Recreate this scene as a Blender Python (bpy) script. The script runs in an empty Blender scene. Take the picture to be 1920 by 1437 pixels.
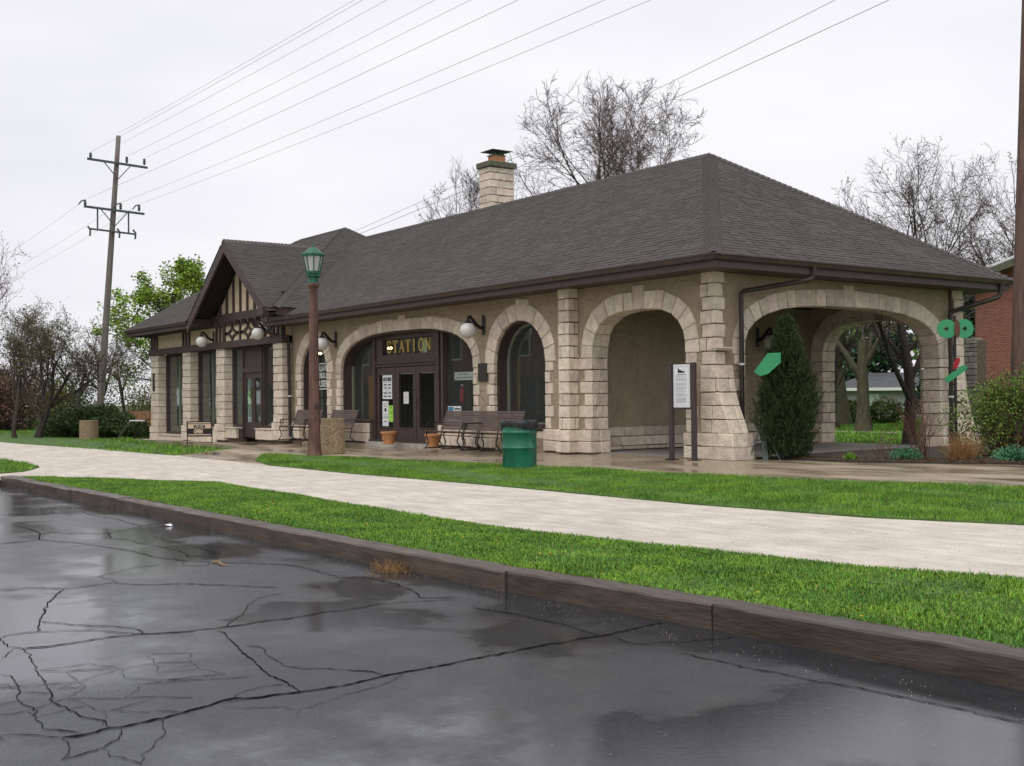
import bpy, math, random
import numpy as np
from mathutils import Vector, Matrix
from mathutils.geometry import tessellate_polygon

random.seed(7)
RNG = np.random.default_rng(11)
scene = bpy.context.scene
COL = scene.collection

# ------------------------------------------------------------------ camera
CAM = (16.5275, -16.8753, 1.25)
YAW, PITCH, ROLL, FPX = 0.9463, 0.0133, -0.0091, 2193.7
fw = Vector((-math.sin(YAW) * math.cos(PITCH), math.cos(YAW) * math.cos(PITCH), math.sin(PITCH)))
r0 = Vector((math.cos(YAW), math.sin(YAW), 0.0))
u0 = r0.cross(fw)
rt = r0 * math.cos(ROLL) + u0 * math.sin(ROLL)
up = u0 * math.cos(ROLL) - r0 * math.sin(ROLL)
cd = bpy.data.cameras.new('camera')
cam = bpy.data.objects.new('camera', cd)
COL.objects.link(cam)
cam.matrix_world = Matrix(((rt.x, up.x, -fw.x, CAM[0]), (rt.y, up.y, -fw.y, CAM[1]), (rt.z, up.z, -fw.z, CAM[2]), (0, 0, 0, 1)))
cd.sensor_fit = 'HORIZONTAL'
cd.sensor_width = 36.0
cd.lens = FPX / 1920.0 * 36.0
cd.clip_start = 0.1
cd.clip_end = 3000.0
scene.camera = cam

# ------------------------------------------------------------------ world: overcast sky
SUN_EL, SUN_AZ = math.radians(63), math.radians(-150)     # soft sun behind the cloud, over the road side
world = bpy.data.worlds.new('World')
scene.world = world
world.use_nodes = True
nt = world.node_tree
nt.nodes.clear()
wo = nt.nodes.new('ShaderNodeOutputWorld')
bg = nt.nodes.new('ShaderNodeBackground')
sky = nt.nodes.new('ShaderNodeTexSky')
sky.sky_type = 'NISHITA'
sky.sun_disc = False
sky.sun_elevation = SUN_EL
sky.sun_rotation = math.radians(150)
sky.air_density = 1.0
sky.dust_density = 6.0
tc = nt.nodes.new('ShaderNodeTexCoord')
mp = nt.nodes.new('ShaderNodeMapping')
mp.inputs['Scale'].default_value = (1.0, 1.0, 3.2)
nz = nt.nodes.new('ShaderNodeTexNoise')
nz.inputs['Scale'].default_value = 1.6
nz.inputs['Detail'].default_value = 4.0
nz.inputs['Roughness'].default_value = 0.5
rp = nt.nodes.new('ShaderNodeValToRGB')
rp.color_ramp.elements[0].position = 0.32
rp.color_ramp.elements[0].color = (8.0, 8.0, 8.6, 1)
rp.color_ramp.elements[1].position = 0.68
rp.color_ramp.elements[1].color = (10.3, 10.2, 10.55, 1)
mx = nt.nodes.new('ShaderNodeMix')
mx.data_type = 'RGBA'
mx.inputs['Factor'].default_value = 0.93        # cloud deck over the clear sky
nt.links.new(tc.outputs['Generated'], mp.inputs['Vector'])
nt.links.new(mp.outputs['Vector'], nz.inputs['Vector'])
nt.links.new(nz.outputs['Fac'], rp.inputs['Fac'])
nt.links.new(sky.outputs['Color'], mx.inputs['A'])
nt.links.new(rp.outputs['Color'], mx.inputs['B'])
nt.links.new(mx.outputs['Result'], bg.inputs['Color'])
bg.inputs['Strength'].default_value = 0.097
nt.links.new(bg.outputs['Background'], wo.inputs['Surface'])

sd = bpy.data.lights.new('sun', 'SUN')
sd.energy = 1.5
sd.angle = math.radians(50)
sd.color = (1.0, 0.97, 0.93)
sun = bpy.data.objects.new('sun', sd)
COL.objects.link(sun)
sdir = Vector((math.sin(math.radians(35)) * math.cos(SUN_EL), -math.cos(math.radians(35)) * math.cos(SUN_EL), math.sin(SUN_EL)))
sun.rotation_euler = sdir.to_track_quat('Z', 'Y').to_euler()
sky.sun_rotation = math.atan2(sdir.x, sdir.y)
sun.location = (0, -30, 40)

scene.view_settings.view_transform = 'Standard'
scene.view_settings.look = 'None'
scene.view_settings.gamma = 1.0
scene.view_settings.exposure = 0.12
scene.view_settings.use_curve_mapping = False
scene.cycles.max_bounces = 8
scene.cycles.transparent_max_bounces = 16
scene.cycles.use_denoising = True

# ------------------------------------------------------------------ object helpers
def tag(o, label=None, cat=None, group=None, kind=None):
    if label: o['label'] = label
    if cat: o['category'] = cat
    if group: o['group'] = group
    if kind: o['kind'] = kind
    return o

def empty(name, loc=(0, 0, 0), rz=0.0, parent=None):
    o = bpy.data.objects.new(name, None)
    COL.objects.link(o)
    o.location = loc
    o.rotation_euler = (0, 0, rz)
    o.empty_display_size = 0.2
    if parent: o.parent = parent
    return o

def obj(name, me, parent=None, loc=None):
    o = bpy.data.objects.new(name, me)
    COL.objects.link(o)
    if parent: o.parent = parent
    if loc is not None: o.location = loc
    return o

def mesh_np(name, V, F, mats, smooth=False, fmat=None):
    """fast mesh from numpy arrays; F is (n,3) or (n,4)"""
    me = bpy.data.meshes.new(name)
    V = np.asarray(V, np.float32); F = np.asarray(F, np.int32)
    k = F.shape[1]
    me.vertices.add(len(V)); me.vertices.foreach_set('co', V.ravel())
    me.loops.add(F.size); me.loops.foreach_set('vertex_index', F.ravel())
    me.polygons.add(len(F))
    me.polygons.foreach_set('loop_start', np.arange(0, F.size, k, dtype=np.int32))
    me.polygons.foreach_set('loop_total', np.full(len(F), k, np.int32))
    if smooth: me.polygons.foreach_set('use_smooth', np.ones(len(F), bool))
    if fmat is not None: me.polygons.foreach_set('material_index', np.asarray(fmat, np.int32))
    for m in (mats if isinstance(mats, (list, tuple)) else [mats]): me.materials.append(m)
    me.update(calc_edges=True)
    return me

class MB:
    """collects simple shapes into one mesh"""
    def __init__(s): s.v = []; s.f = []
    def add(s, vs, fs):
        n = len(s.v); s.v += [tuple(q) for q in vs]; s.f += [tuple(i + n for i in f) for f in fs]; return s
    def box(s, x0, x1, y0, y1, z0, z1):
        return s.add([(x0,y0,z0),(x1,y0,z0),(x1,y1,z0),(x0,y1,z0),(x0,y0,z1),(x1,y0,z1),(x1,y1,z1),(x0,y1,z1)],
                     [(0,3,2,1),(4,5,6,7),(0,1,5,4),(1,2,6,5),(2,3,7,6),(3,0,4,7)])
    def cbox(s, x0, x1, y0, y1, z0, z1, c=0.01):
        """chamfered box"""
        X = (x0, x1); Y = (y0, y1); Z = (z0, z1); vs = []; idx = {}
        for i in (0,1):
            for j in (0,1):
                for k in (0,1):
                    sx, sy, sz = (1,-1)[i]*c, (1,-1)[j]*c, (1,-1)[k]*c
                    for a, d in enumerate(((0,sy,sz),(sx,0,sz),(sx,sy,0))):
                        idx[i,j,k,a] = len(vs); vs.append((X[i]+d[0], Y[j]+d[1], Z[k]+d[2]))
        fs = []
        for i in (0,1):
            q = [idx[i,0,0,0],idx[i,1,0,0],idx[i,1,1,0],idx[i,0,1,0]]; fs.append(q if i else q[::-1])
        for j in (0,1):
            q = [idx[0,j,0,1],idx[0,j,1,1],idx[1,j,1,1],idx[1,j,0,1]]; fs.append(q if j else q[::-1])
        for k in (0,1):
            q = [idx[0,0,k,2],idx[1,0,k,2],idx[1,1,k,2],idx[0,1,k,2]]; fs.append(q if k else q[::-1])
        for i in (0,1):
            for j in (0,1): 
                q = [idx[i,j,0,0],idx[i,j,1,0],idx[i,j,1,1],idx[i,j,0,1]]; fs.append(q if (i==j) else q[::-1])
            for k in (0,1):
                q = [idx[i,0,k,0],idx[i,1,k,0],idx[i,1,k,2],idx[i,0,k,2]]; fs.append(q if (i!=k) else q[::-1])
        for j in (0,1):
            for k in (0,1):
                q = [idx[0,j,k,1],idx[1,j,k,1],idx[1,j,k,2],idx[0,j,k,2]]; fs.append(q if (j==k) else q[::-1])
        for i in (0,1):
            for j in (0,1):
                for k in (0,1): fs.append((idx[i,j,k,0],idx[i,j,k,1],idx[i,j,k,2]) if (i+j+k)%2 else (idx[i,j,k,0],idx[i,j,k,2],idx[i,j,k,1]))
        return s.add(vs, fs)
    def obox(s, p0, p1, w, h, upv=(0,0,1)):
        """bar from p0 to p1 of width w and height h"""
        p0 = Vector(p0); p1 = Vector(p1); d = (p1-p0).normalized(); u = Vector(upv)
        sd_ = d.cross(u)
        if sd_.length < 1e-4: sd_ = d.cross(Vector((1,0,0)))
        sd_.normalize(); uu = sd_.cross(d).normalized()
        a = sd_*w/2; b = uu*h/2
        return s.add([p0-a-b,p0+a-b,p0+a+b,p0-a+b,p1-a-b,p1+a-b,p1+a+b,p1-a+b],
                     [(0,3,2,1),(4,5,6,7),(0,1,5,4),(1,2,6,5),(2,3,7,6),(3,0,4,7)])
    def tube(s, pts, r, n=8, caps=True):
        pts = [Vector(p) for p in pts]; R_ = r if isinstance(r, (list, tuple)) else [r]*len(pts)
        vs = []; fs = []; prev = None
        for i, p in enumerate(pts):
            d = (pts[min(i+1,len(pts)-1)]-pts[max(i-1,0)]).normalized()
            if prev is None:
                a = d.cross(Vector((0,0,1)))
                if a.length < 1e-3: a = d.cross(Vector((1,0,0)))
            else: a = prev - d*prev.dot(d)
            a.normalize(); b = d.cross(a); prev = a
            for k in range(n):
                t = 2*math.pi*k/n; vs.append(p + (a*math.cos(t)+b*math.sin(t))*R_[i])
        for i in range(len(pts)-1):
            for k in range(n):
                k2 = (k+1) % n; fs.append((i*n+k, i*n+k2, (i+1)*n+k2, (i+1)*n+k))
        if caps:
            fs.append(tuple(range(n))[::-1]); fs.append(tuple((len(pts)-1)*n+k for k in range(n)))
        return s.add(vs, fs)
    def lathe(s, prof, n=24, c=(0,0,0), a0=0.0):
        vs = []; fs = []
        for r, z in prof:
            for k in range(n):
                t = 2*math.pi*k/n + a0; vs.append((c[0]+r*math.cos(t), c[1]+r*math.sin(t), c[2]+z))
        for i in range(len(prof)-1):
            for k in range(n):
                k2 = (k+1) % n; fs.append((i*n+k, i*n+k2, (i+1)*n+k2, (i+1)*n+k))
        if prof[0][0] > 1e-4: fs.append(tuple(range(n))[::-1])
        if prof[-1][0] > 1e-4: fs.append(tuple((len(prof)-1)*n+k for k in range(n)))
        return s.add(vs, fs)
    def prism(s, poly, f0, f1):
        """poly: 2-d points; f0,f1 map (u,v) to 3-d"""
        n = len(poly)
        vs = [f0(*p) for p in poly] + [f1(*p) for p in poly]
        tris = tessellate_polygon([[Vector((p[0],p[1],0)) for p in poly]])
        fs = [tuple(t) for t in tris] + [tuple(i+n for i in t[::-1]) for t in tris]
        fs += [(i, (i+1) % n, (i+1) % n + n, i+n) for i in range(n)]
        return s.add(vs, fs)
    def build(s, name, mat, parent=None, smooth=False, loc=None, kind=None):
        me = bpy.data.meshes.new(name)
        me.from_pydata(s.v, [], s.f)
        if mat: me.materials.append(mat)
        if smooth: me.polygons.foreach_set('use_smooth', [True]*len(me.polygons))
        me.validate(); me.update()
        o = obj(name, me, parent, loc)
        if kind: o['kind'] = kind
        return o

def fix_normals(o):
    import bmesh
    bm = bmesh.new(); bm.from_mesh(o.data); bmesh.ops.recalc_face_normals(bm, faces=bm.faces[:]); bm.to_mesh(o.data); bm.free()
    return o

def copy_tree(o, parent=None):
    c = o.copy(); COL.objects.link(c); c.parent = parent
    for ch in list(o.children): copy_tree(ch, c)
    return c

def text_mesh(body, size, bold=0.0):
    cu = bpy.data.curves.new('lettering', 'FONT'); cu.body = body; cu.size = size; cu.align_x = 'CENTER'; cu.extrude = 0.004; cu.offset = bold; cu.resolution_u = 2
    t = bpy.data.objects.new('lettering', cu); COL.objects.link(t)
    me = bpy.data.meshes.new_from_object(t); bpy.data.objects.remove(t); bpy.data.curves.remove(cu)
    return me

def sign_text(body, size, m, parent, loc, rot=(math.pi/2, 0, 0), bold=0.0, name='lettering'):
    me = text_mesh(body, size, bold); me.materials.clear(); me.materials.append(m)
    o = obj(name, me, parent, loc); o.rotation_euler = rot
    return o
# ------------------------------------------------------------------ materials
def L(h):
    h = h.lstrip('#'); c = [int(h[i:i+2], 16)/255 for i in (0,2,4)]
    return tuple(x/12.92 if x <= 0.04045 else ((x+0.055)/1.055)**2.4 for x in c)

def mat(name, col, rough=0.8, var=0.15, scale=6.0, bump=0.15, bscale=60.0, metal=0.0, rand=0.0, island=0.0, col2=None, spec=0.4,
        rvar=0.0, rscale=3.0, stretch=(1,1,1), hue=0.0, bdist=0.01):
    m = bpy.data.materials.new(name); m.use_nodes = True
    N = m.node_tree.nodes; K = m.node_tree.links; b = N['Principled BSDF']
    b.inputs['Roughness'].default_value = rough; b.inputs['Metallic'].default_value = metal; b.inputs['Specular IOR Level'].default_value = spec
    t = N.new('ShaderNodeTexCoord'); mpn = N.new('ShaderNodeMapping'); mpn.inputs['Scale'].default_value = stretch
    K.new(t.outputs['Object'], mpn.inputs['Vector'])
    src = mpn.outputs['Vector']
    oi = N.new('ShaderNodeObjectInfo')
    if rand or hue:
        add = N.new('ShaderNodeVectorMath'); add.operation = 'ADD'
        mu = N.new('ShaderNodeMath'); mu.operation = 'MULTIPLY'; mu.inputs[1].default_value = 37.0
        K.new(oi.outputs['Random'], mu.inputs[0]); K.new(src, add.inputs[0]); K.new(mu.outputs[0], add.inputs[1]); src = add.outputs[0]
    n = N.new('ShaderNodeTexNoise'); n.inputs['Scale'].default_value = scale; n.inputs['Detail'].default_value = 6.0; n.inputs['Roughness'].default_value = 0.6
    K.new(src, n.inputs['Vector'])
    r = N.new('ShaderNodeValToRGB')
    c1 = tuple(max(0, x*(1-var)) for x in col); c2 = col2 if col2 else tuple(x*(1+var) for x in col)
    r.color_ramp.elements[0].position = 0.3; r.color_ramp.elements[0].color = (*c1, 1)
    r.color_ramp.elements[1].position = 0.7; r.color_ramp.elements[1].color = (*c2, 1)
    K.new(n.outputs['Fac'], r.inputs['Fac']); out = r.outputs['Color']
    if rand or island or hue:
        hs = N.new('ShaderNodeHueSaturation')
        mr = N.new('ShaderNodeMapRange'); a = rand if rand else island
        mr.inputs['To Min'].default_value = 1-a; mr.inputs['To Max'].default_value = 1+a
        if island:
            g = N.new('ShaderNodeNewGeometry'); rs = g.outputs['Random Per Island']
        else: rs = oi.outputs['Random']
        K.new(rs, mr.inputs['Value']); K.new(mr.outputs['Result'], hs.inputs['Value'])
        if hue:
            w = N.new('ShaderNodeMath'); w.operation = 'MULTIPLY'; w.inputs[1].default_value = 7.31
            fr = N.new('ShaderNodeMath'); fr.operation = 'FRACT'
            m2 = N.new('ShaderNodeMapRange'); m2.inputs['To Min'].default_value = 0.5-hue; m2.inputs['To Max'].default_value = 0.5+hue
            K.new(rs, w.inputs[0]); K.new(w.outputs[0], fr.inputs[0]); K.new(fr.outputs[0], m2.inputs['Value']); K.new(m2.outputs['Result'], hs.inputs['Hue'])
        K.new(out, hs.inputs['Color']); out = hs.outputs['Color']
    K.new(out, b.inputs['Base Color'])
    if rvar:
        n3 = N.new('ShaderNodeTexNoise'); n3.inputs['Scale'].default_value = rscale; n3.inputs['Detail'].default_value = 5.0
        K.new(src, n3.inputs['Vector'])
        mr3 = N.new('ShaderNodeMapRange'); mr3.inputs['From Min'].default_value = 0.35; mr3.inputs['From Max'].default_value = 0.65
        mr3.inputs['To Min'].default_value = max(0.03, rough-rvar); mr3.inputs['To Max'].default_value = min(1, rough+rvar)
        K.new(n3.outputs['Fac'], mr3.inputs['Value']); K.new(mr3.outputs['Result'], b.inputs['Roughness'])
    if bump:
        n2 = N.new('ShaderNodeTexNoise'); n2.inputs['Scale'].default_value = bscale; n2.inputs['Detail'].default_value = 4.0
        K.new(src, n2.inputs['Vector'])
        bp = N.new('ShaderNodeBump'); bp.inputs['Strength'].default_value = bump; bp.inputs['Distance'].default_value = bdist
        K.new(n2.outputs['Fac'], bp.inputs['Height']); K.new(bp.outputs['Normal'], b.inputs['Normal'])
    return m

def emis(name, col, s):
    m = bpy.data.materials.new(name); m.use_nodes = True; b = m.node_tree.nodes['Principled BSDF']
    b.inputs['Base Color'].default_value = (*col, 1); b.inputs['Emission Color'].default_value = (*col, 1); b.inputs['Emission Strength'].default_value = s
    return m

def glass(name, tint=(0.90, 0.94, 0.92), ior=1.5, boost=1.0, tr=0.0):
    m = bpy.data.materials.new(name); m.use_nodes = True
    N = m.node_tree.nodes; K = m.node_tree.links; N.clear()
    o = N.new('ShaderNodeOutputMaterial'); mxs = N.new('ShaderNodeMixShader'); t = N.new('ShaderNodeBsdfTransparent'); g = N.new('ShaderNodeBsdfGlossy')
    t.inputs['Color'].default_value = (*tint, 1); g.inputs['Roughness'].default_value = 0.015; g.inputs['Color'].default_value = (0.95, 1, 0.98, 1)
    f = N.new('ShaderNodeFresnel'); ge = N.new('ShaderNodeNewGeometry'); ma = N.new('ShaderNodeMath'); ma.operation = 'MULTIPLY_ADD'
    ma.inputs[1].default_value = 1/ior-ior; ma.inputs[2].default_value = ior; K.new(ge.outputs['Backfacing'], ma.inputs[0]); K.new(ma.outputs[0], f.inputs['IOR'])
    df = N.new('ShaderNodeBsdfDiffuse'); df.inputs['Color'].default_value = (.55, .62, .60, 1); m0 = N.new('ShaderNodeMixShader'); m0.inputs[0].default_value = 0.03      # faint grey haze mixed into the pane, standing in for pale reflections
    K.new(t.outputs[0], m0.inputs[1]); K.new(df.outputs[0], m0.inputs[2]); K.new(f.outputs[0], mxs.inputs[0]); K.new(m0.outputs[0], mxs.inputs[1]); K.new(g.outputs[0], mxs.inputs[2]); K.new(mxs.outputs[0], o.inputs['Surface'])
    return m

M = {}
M['stone'] = mat('limestone', (0.675, 0.585, 0.475), rough=0.88, var=0.2, scale=6, bump=0.75, bscale=22, rand=0.15, hue=0.017, bdist=0.03)
M['stone_stuff'] = mat('limestone_far', (0.675, 0.585, 0.48), rough=0.88, var=0.2, scale=6, bump=0.75, bscale=22, island=0.10, bdist=0.025)
M['mortar'] = mat('mortar', (0.12, 0.092, 0.066), rough=0.95, var=0.2, scale=9, bump=0.3)
M['trim'] = mat('brown_trim_paint', (0.062, 0.041, 0.036), rough=0.55, var=0.22, scale=4, bump=0.12, bscale=30)
M['dark'] = mat('dark_brown_boards', (0.022, 0.017, 0.015), rough=0.8, var=0.2, scale=5, bump=0.1)
M['cream'] = mat('cream_stucco', (0.62, 0.50, 0.36), rough=0.9, var=0.14, scale=3, bump=0.3, bscale=35)
M['iron'] = mat('black_iron', (0.018, 0.017, 0.017), rough=0.45, var=0.25, scale=9, bump=0.08)
M['slat'] = mat('bench_wood', (0.085, 0.055, 0.042), rough=0.5, var=0.35, scale=6, bump=0.25, bscale=25, stretch=(1,6,6), rand=0.18)
M['globe'] = mat('opal_glass', (0.66, 0.65, 0.61), rough=0.22, var=0.03, bump=0)
M['gutter'] = mat('brown_gutter_metal', (0.062, 0.043, 0.038), rough=0.38, var=0.28, scale=3, bump=0.06, bscale=12)
M['pipe'] = mat('downspout_metal', (0.035, 0.024, 0.022), rough=0.4, var=0.2, scale=3, bump=0.05)
M['green'] = mat('lantern_green', (0.020, 0.115, 0.072), rough=0.4, var=0.25, scale=12, bump=0.08)
M['rust'] = mat('rusty_brown_post', (0.085, 0.038, 0.029), rough=0.62, var=0.5, scale=5, bump=0.35, bscale=22, col2=(0.19, 0.10, 0.078), stretch=(1,1,0.35))
M['lampglass'] = mat('frosted_lamp_glass', (0.50, 0.50, 0.48), rough=0.3, var=0.08, bump=0)
M['aggregate'] = mat('exposed_aggregate', (0.20, 0.135, 0.07), rough=0.85, var=0.5, scale=34, bump=0.5, bscale=40, col2=(0.42, 0.32, 0.2))
M['pebble'] = mat('pebbles', (0.42, 0.33, 0.21), rough=0.7, var=0.2, scale=10, bump=0, island=0.35)
M['pathstone'] = mat('path_stones', (0.50, 0.45, 0.38), rough=0.9, var=0.15, bump=0, island=0.4)
M['terra'] = mat('terracotta', (0.50, 0.24, 0.10), rough=0.75, var=0.18, scale=8, bump=0.15)
M['drum'] = mat('green_drum_paint', (0.012, 0.125, 0.068), rough=0.36, var=0.35, scale=3.5, stretch=(1.5, 1.5, .5), bump=0.1, bscale=9, rvar=0.12)
M['bag'] = mat('black_plastic_bag', (0.02, 0.022, 0.025), rough=0.3, var=0.2, bump=0.6, bscale=25, bdist=0.02)
M['paper'] = mat('white_paper', (0.74, 0.75, 0.76), rough=0.7, var=0.02, bump=0)
M['lime'] = mat('lime_paper', (0.36, 0.72, 0.10), rough=0.7, var=0.03, bump=0)
M['ink'] = mat('black_print', (0.03, 0.03, 0.035), rough=0.7, var=0.05, bump=0)
M['grey_ink'] = mat('grey_print', (0.38, 0.41, 0.44), rough=0.7, var=0.05, bump=0)
M['blue_ink'] = mat('blue_print', (0.06, 0.25, 0.45), rough=0.6, var=0.2, bump=0)
M['red'] = mat('red_paint', (0.34, 0.012, 0.02), rough=0.4, var=0.1, bump=0)
M['maroon'] = mat('maroon_paint', (0.10, 0.012, 0.016), rough=0.6, var=0.1, bump=0)
M['gold'] = mat('gold_leaf', (0.72, 0.50, 0.13), rough=0.4, var=0.2, scale=14, bump=0.05, metal=0.1)
M['white'] = mat('white_paint', (0.72, 0.73, 0.72), rough=0.6, var=0.05, bump=0.05)
M['post'] = mat('sign_post_paint', (0.055, 0.042, 0.042), rough=0.5, var=0.15, bump=0.1)
M['sculpt'] = mat('sculpture_green', (0.038, 0.29, 0.125), rough=0.45, var=0.08, bump=0.03)
M['orange'] = mat('orange_brown_board', (0.30, 0.12, 0.028), rough=0.6, var=0.12, bump=0.05, stretch=(1,1,0.3))
M['plaque'] = mat('bronze_plaque', (0.05, 0.045, 0.04), rough=0.45, var=0.25, scale=30, bump=0.3, metal=0.4)
M['floor_in'] = mat('interior_floor', (0.14, 0.10, 0.07), rough=0.4, var=0.2, bump=0.05)
M['wall_in'] = mat('interior_wall', (0.36, 0.35, 0.29), rough=0.9, var=0.2, bump=0.05)
M['sage'] = mat('sage_frame_paint', (0.20, 0.21, 0.15), rough=0.6, var=0.1, bump=0.05)
M['screen'] = mat('pale_screen', (0.42, 0.48, 0.48), rough=0.8, var=0.15, scale=1.5, bump=0)
M['glass'] = glass('window_glass')
M['lamp_on'] = emis('lit_lamp', (1.0, 0.72, 0.36), 6.0)
def frosted():
    m = bpy.data.materials.new('frosted_pane'); m.use_nodes = True; N = m.node_tree.nodes; K = m.node_tree.links; N.clear()
    o = N.new('ShaderNodeOutputMaterial'); t = N.new('ShaderNodeBsdfTranslucent'); t.inputs['Color'].default_value = (.80, .95, .80, 1); K.new(t.outputs[0], o.inputs['Surface']); return m
M['frosted'] = frosted()
M['pole'] = mat('weathered_pole_wood', (0.17, 0.148, 0.13), rough=0.9, var=0.4, scale=5, bump=0.5, bscale=18, stretch=(3,3,0.25))
M['pole_red'] = mat('creosoted_pole_wood', (0.125, 0.078, 0.062), rough=0.9, var=0.4, scale=5, bump=0.5, bscale=18, stretch=(3,3,0.25))
M['wire'] = mat('aluminium_cable', (0.42, 0.42, 0.43), rough=0.6, var=0.1, bump=0)
M['hardware'] = mat('line_hardware', (0.075, 0.095, 0.09), rough=0.6, var=0.2, bump=0.05)
M['bark'] = mat('bark', (0.055, 0.045, 0.035), rough=0.95, var=0.4, scale=7, bump=0.8, bscale=20, stretch=(2,2,0.4), bdist=0.03)
M['barkg'] = mat('mossy_bark', (0.075, 0.072, 0.042), rough=0.95, var=0.4, scale=5, bump=0.8, bscale=20, stretch=(2,2,0.4), bdist=0.03)
M['twig'] = mat('twigs', (0.125, 0.105, 0.092), rough=0.95, var=0.25, scale=3, bump=0)
M['twig_dark'] = mat('dark_twigs', (0.088, 0.068, 0.056), rough=0.95, var=0.25, scale=3, bump=0)
M['twig_red'] = mat('budding_twigs', (0.135, 0.095, 0.085), rough=0.95, var=0.25, scale=3, bump=0)
def leaf(name, col, a=0.35, hue=0.02, rough=0.6): return mat(name, col, rough=rough, var=0.25, scale=1.5, bump=0, island=a, hue=hue, spec=0.25)
M['grass'] = leaf('grass_blades', (0.148, 0.300, 0.036), 0.42, 0.028)
def grass_tone(m):
    N = m.node_tree.nodes; K = m.node_tree.links; b = N['Principled BSDF']; t = N.new('ShaderNodeTexCoord')
    n = N.new('ShaderNodeTexNoise'); n.inputs['Scale'].default_value = 1.7; n.inputs['Detail'].default_value = 4; K.new(t.outputs['Object'], n.inputs['Vector'])
    r = N.new('ShaderNodeValToRGB'); r.color_ramp.elements[0].position = .35; r.color_ramp.elements[0].color = (.62, .70, .75, 1); r.color_ramp.elements[1].position = .68; r.color_ramp.elements[1].color = (1.25, 1.12, .95, 1)
    mx_ = N.new('ShaderNodeMix'); mx_.data_type = 'RGBA'; mx_.blend_type = 'MULTIPLY'; mx_.inputs['Factor'].default_value = 1.0
    old = b.inputs['Base Color'].links[0].from_socket; K.new(n.outputs['Fac'], r.inputs['Fac']); K.new(old, mx_.inputs['A']); K.new(r.outputs['Color'], mx_.inputs['B']); K.new(mx_.outputs['Result'], b.inputs['Base Color'])
def dry_blades(m, frac=.02):
    N = m.node_tree.nodes; K = m.node_tree.links; b = N['Principled BSDF']; g = N.new('ShaderNodeNewGeometry')
    w = N.new('ShaderNodeMath'); w.operation = 'MULTIPLY'; w.inputs[1].default_value = 17.3; f = N.new('ShaderNodeMath'); f.operation = 'FRACT'; l = N.new('ShaderNodeMath'); l.operation = 'LESS_THAN'; l.inputs[1].default_value = frac
    K.new(g.outputs['Random Per Island'], w.inputs[0]); K.new(w.outputs[0], f.inputs[0]); K.new(f.outputs[0], l.inputs[0])
    mx_ = N.new('ShaderNodeMix'); mx_.data_type = 'RGBA'; mx_.inputs['B'].default_value = (.26, .21, .09, 1); old = b.inputs['Base Color'].links[0].from_socket
    K.new(l.outputs[0], mx_.inputs['Factor']); K.new(old, mx_.inputs['A']); K.new(mx_.outputs['Result'], b.inputs['Base Color'])
grass_tone(M['grass']); dry_blades(M['grass'])
M['soil_g'] = mat('turf_ground', (0.07, 0.13, 0.03), rough=0.95, var=0.35, scale=4, bump=0.5, bscale=60)
M['lawn'] = mat('far_lawn', (0.065, 0.17, 0.02), rough=0.95, var=0.3, scale=1.2, bump=0.4, bscale=40)
M['ground'] = mat('earth', (0.06, 0.085, 0.03), rough=0.95, var=0.3, scale=0.6, bump=0.3, bscale=10)
M['soil'] = mat('mulch_soil', (0.06, 0.045, 0.033), rough=0.95, var=0.5, scale=18, bump=0.9, bscale=40, bdist=0.03)
M['ever'] = leaf('juniper_sprays', (0.032, 0.060, 0.017), 0.55, 0.03)
M['junip'] = leaf('low_juniper_sprays', (0.055, 0.088, 0.028), 0.5, 0.02)
M['maple'] = leaf('spring_leaves', (0.22, 0.34, 0.04), 0.45, 0.02)
M['olive'] = leaf('olive_leaves', (0.125, 0.13, 0.040), 0.45, 0.04)
M['hedge'] = leaf('hedge_leaves', (0.065, 0.11, 0.02), 0.45, 0.02)
M['bushg'] = leaf('shrub_leaves', (0.105, 0.165, 0.030), 0.55, 0.04)
M['bluegreen'] = leaf('blue_green_leaves', (0.07, 0.20, 0.10), 0.4, 0.02)
M['darkleaf'] = leaf('dark_leaves', (0.035, 0.075, 0.035), 0.5, 0.02)
M['straw'] = leaf('dry_stalks', (0.30, 0.17, 0.07), 0.4, 0.02)
M['redleaf'] = leaf('reddish_stems', (0.135, 0.072, 0.050), 0.4, 0.02)
M['flower'] = leaf('yellow_flowers', (0.7, 0.42, 0.02), 0.2, 0.01)

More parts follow.
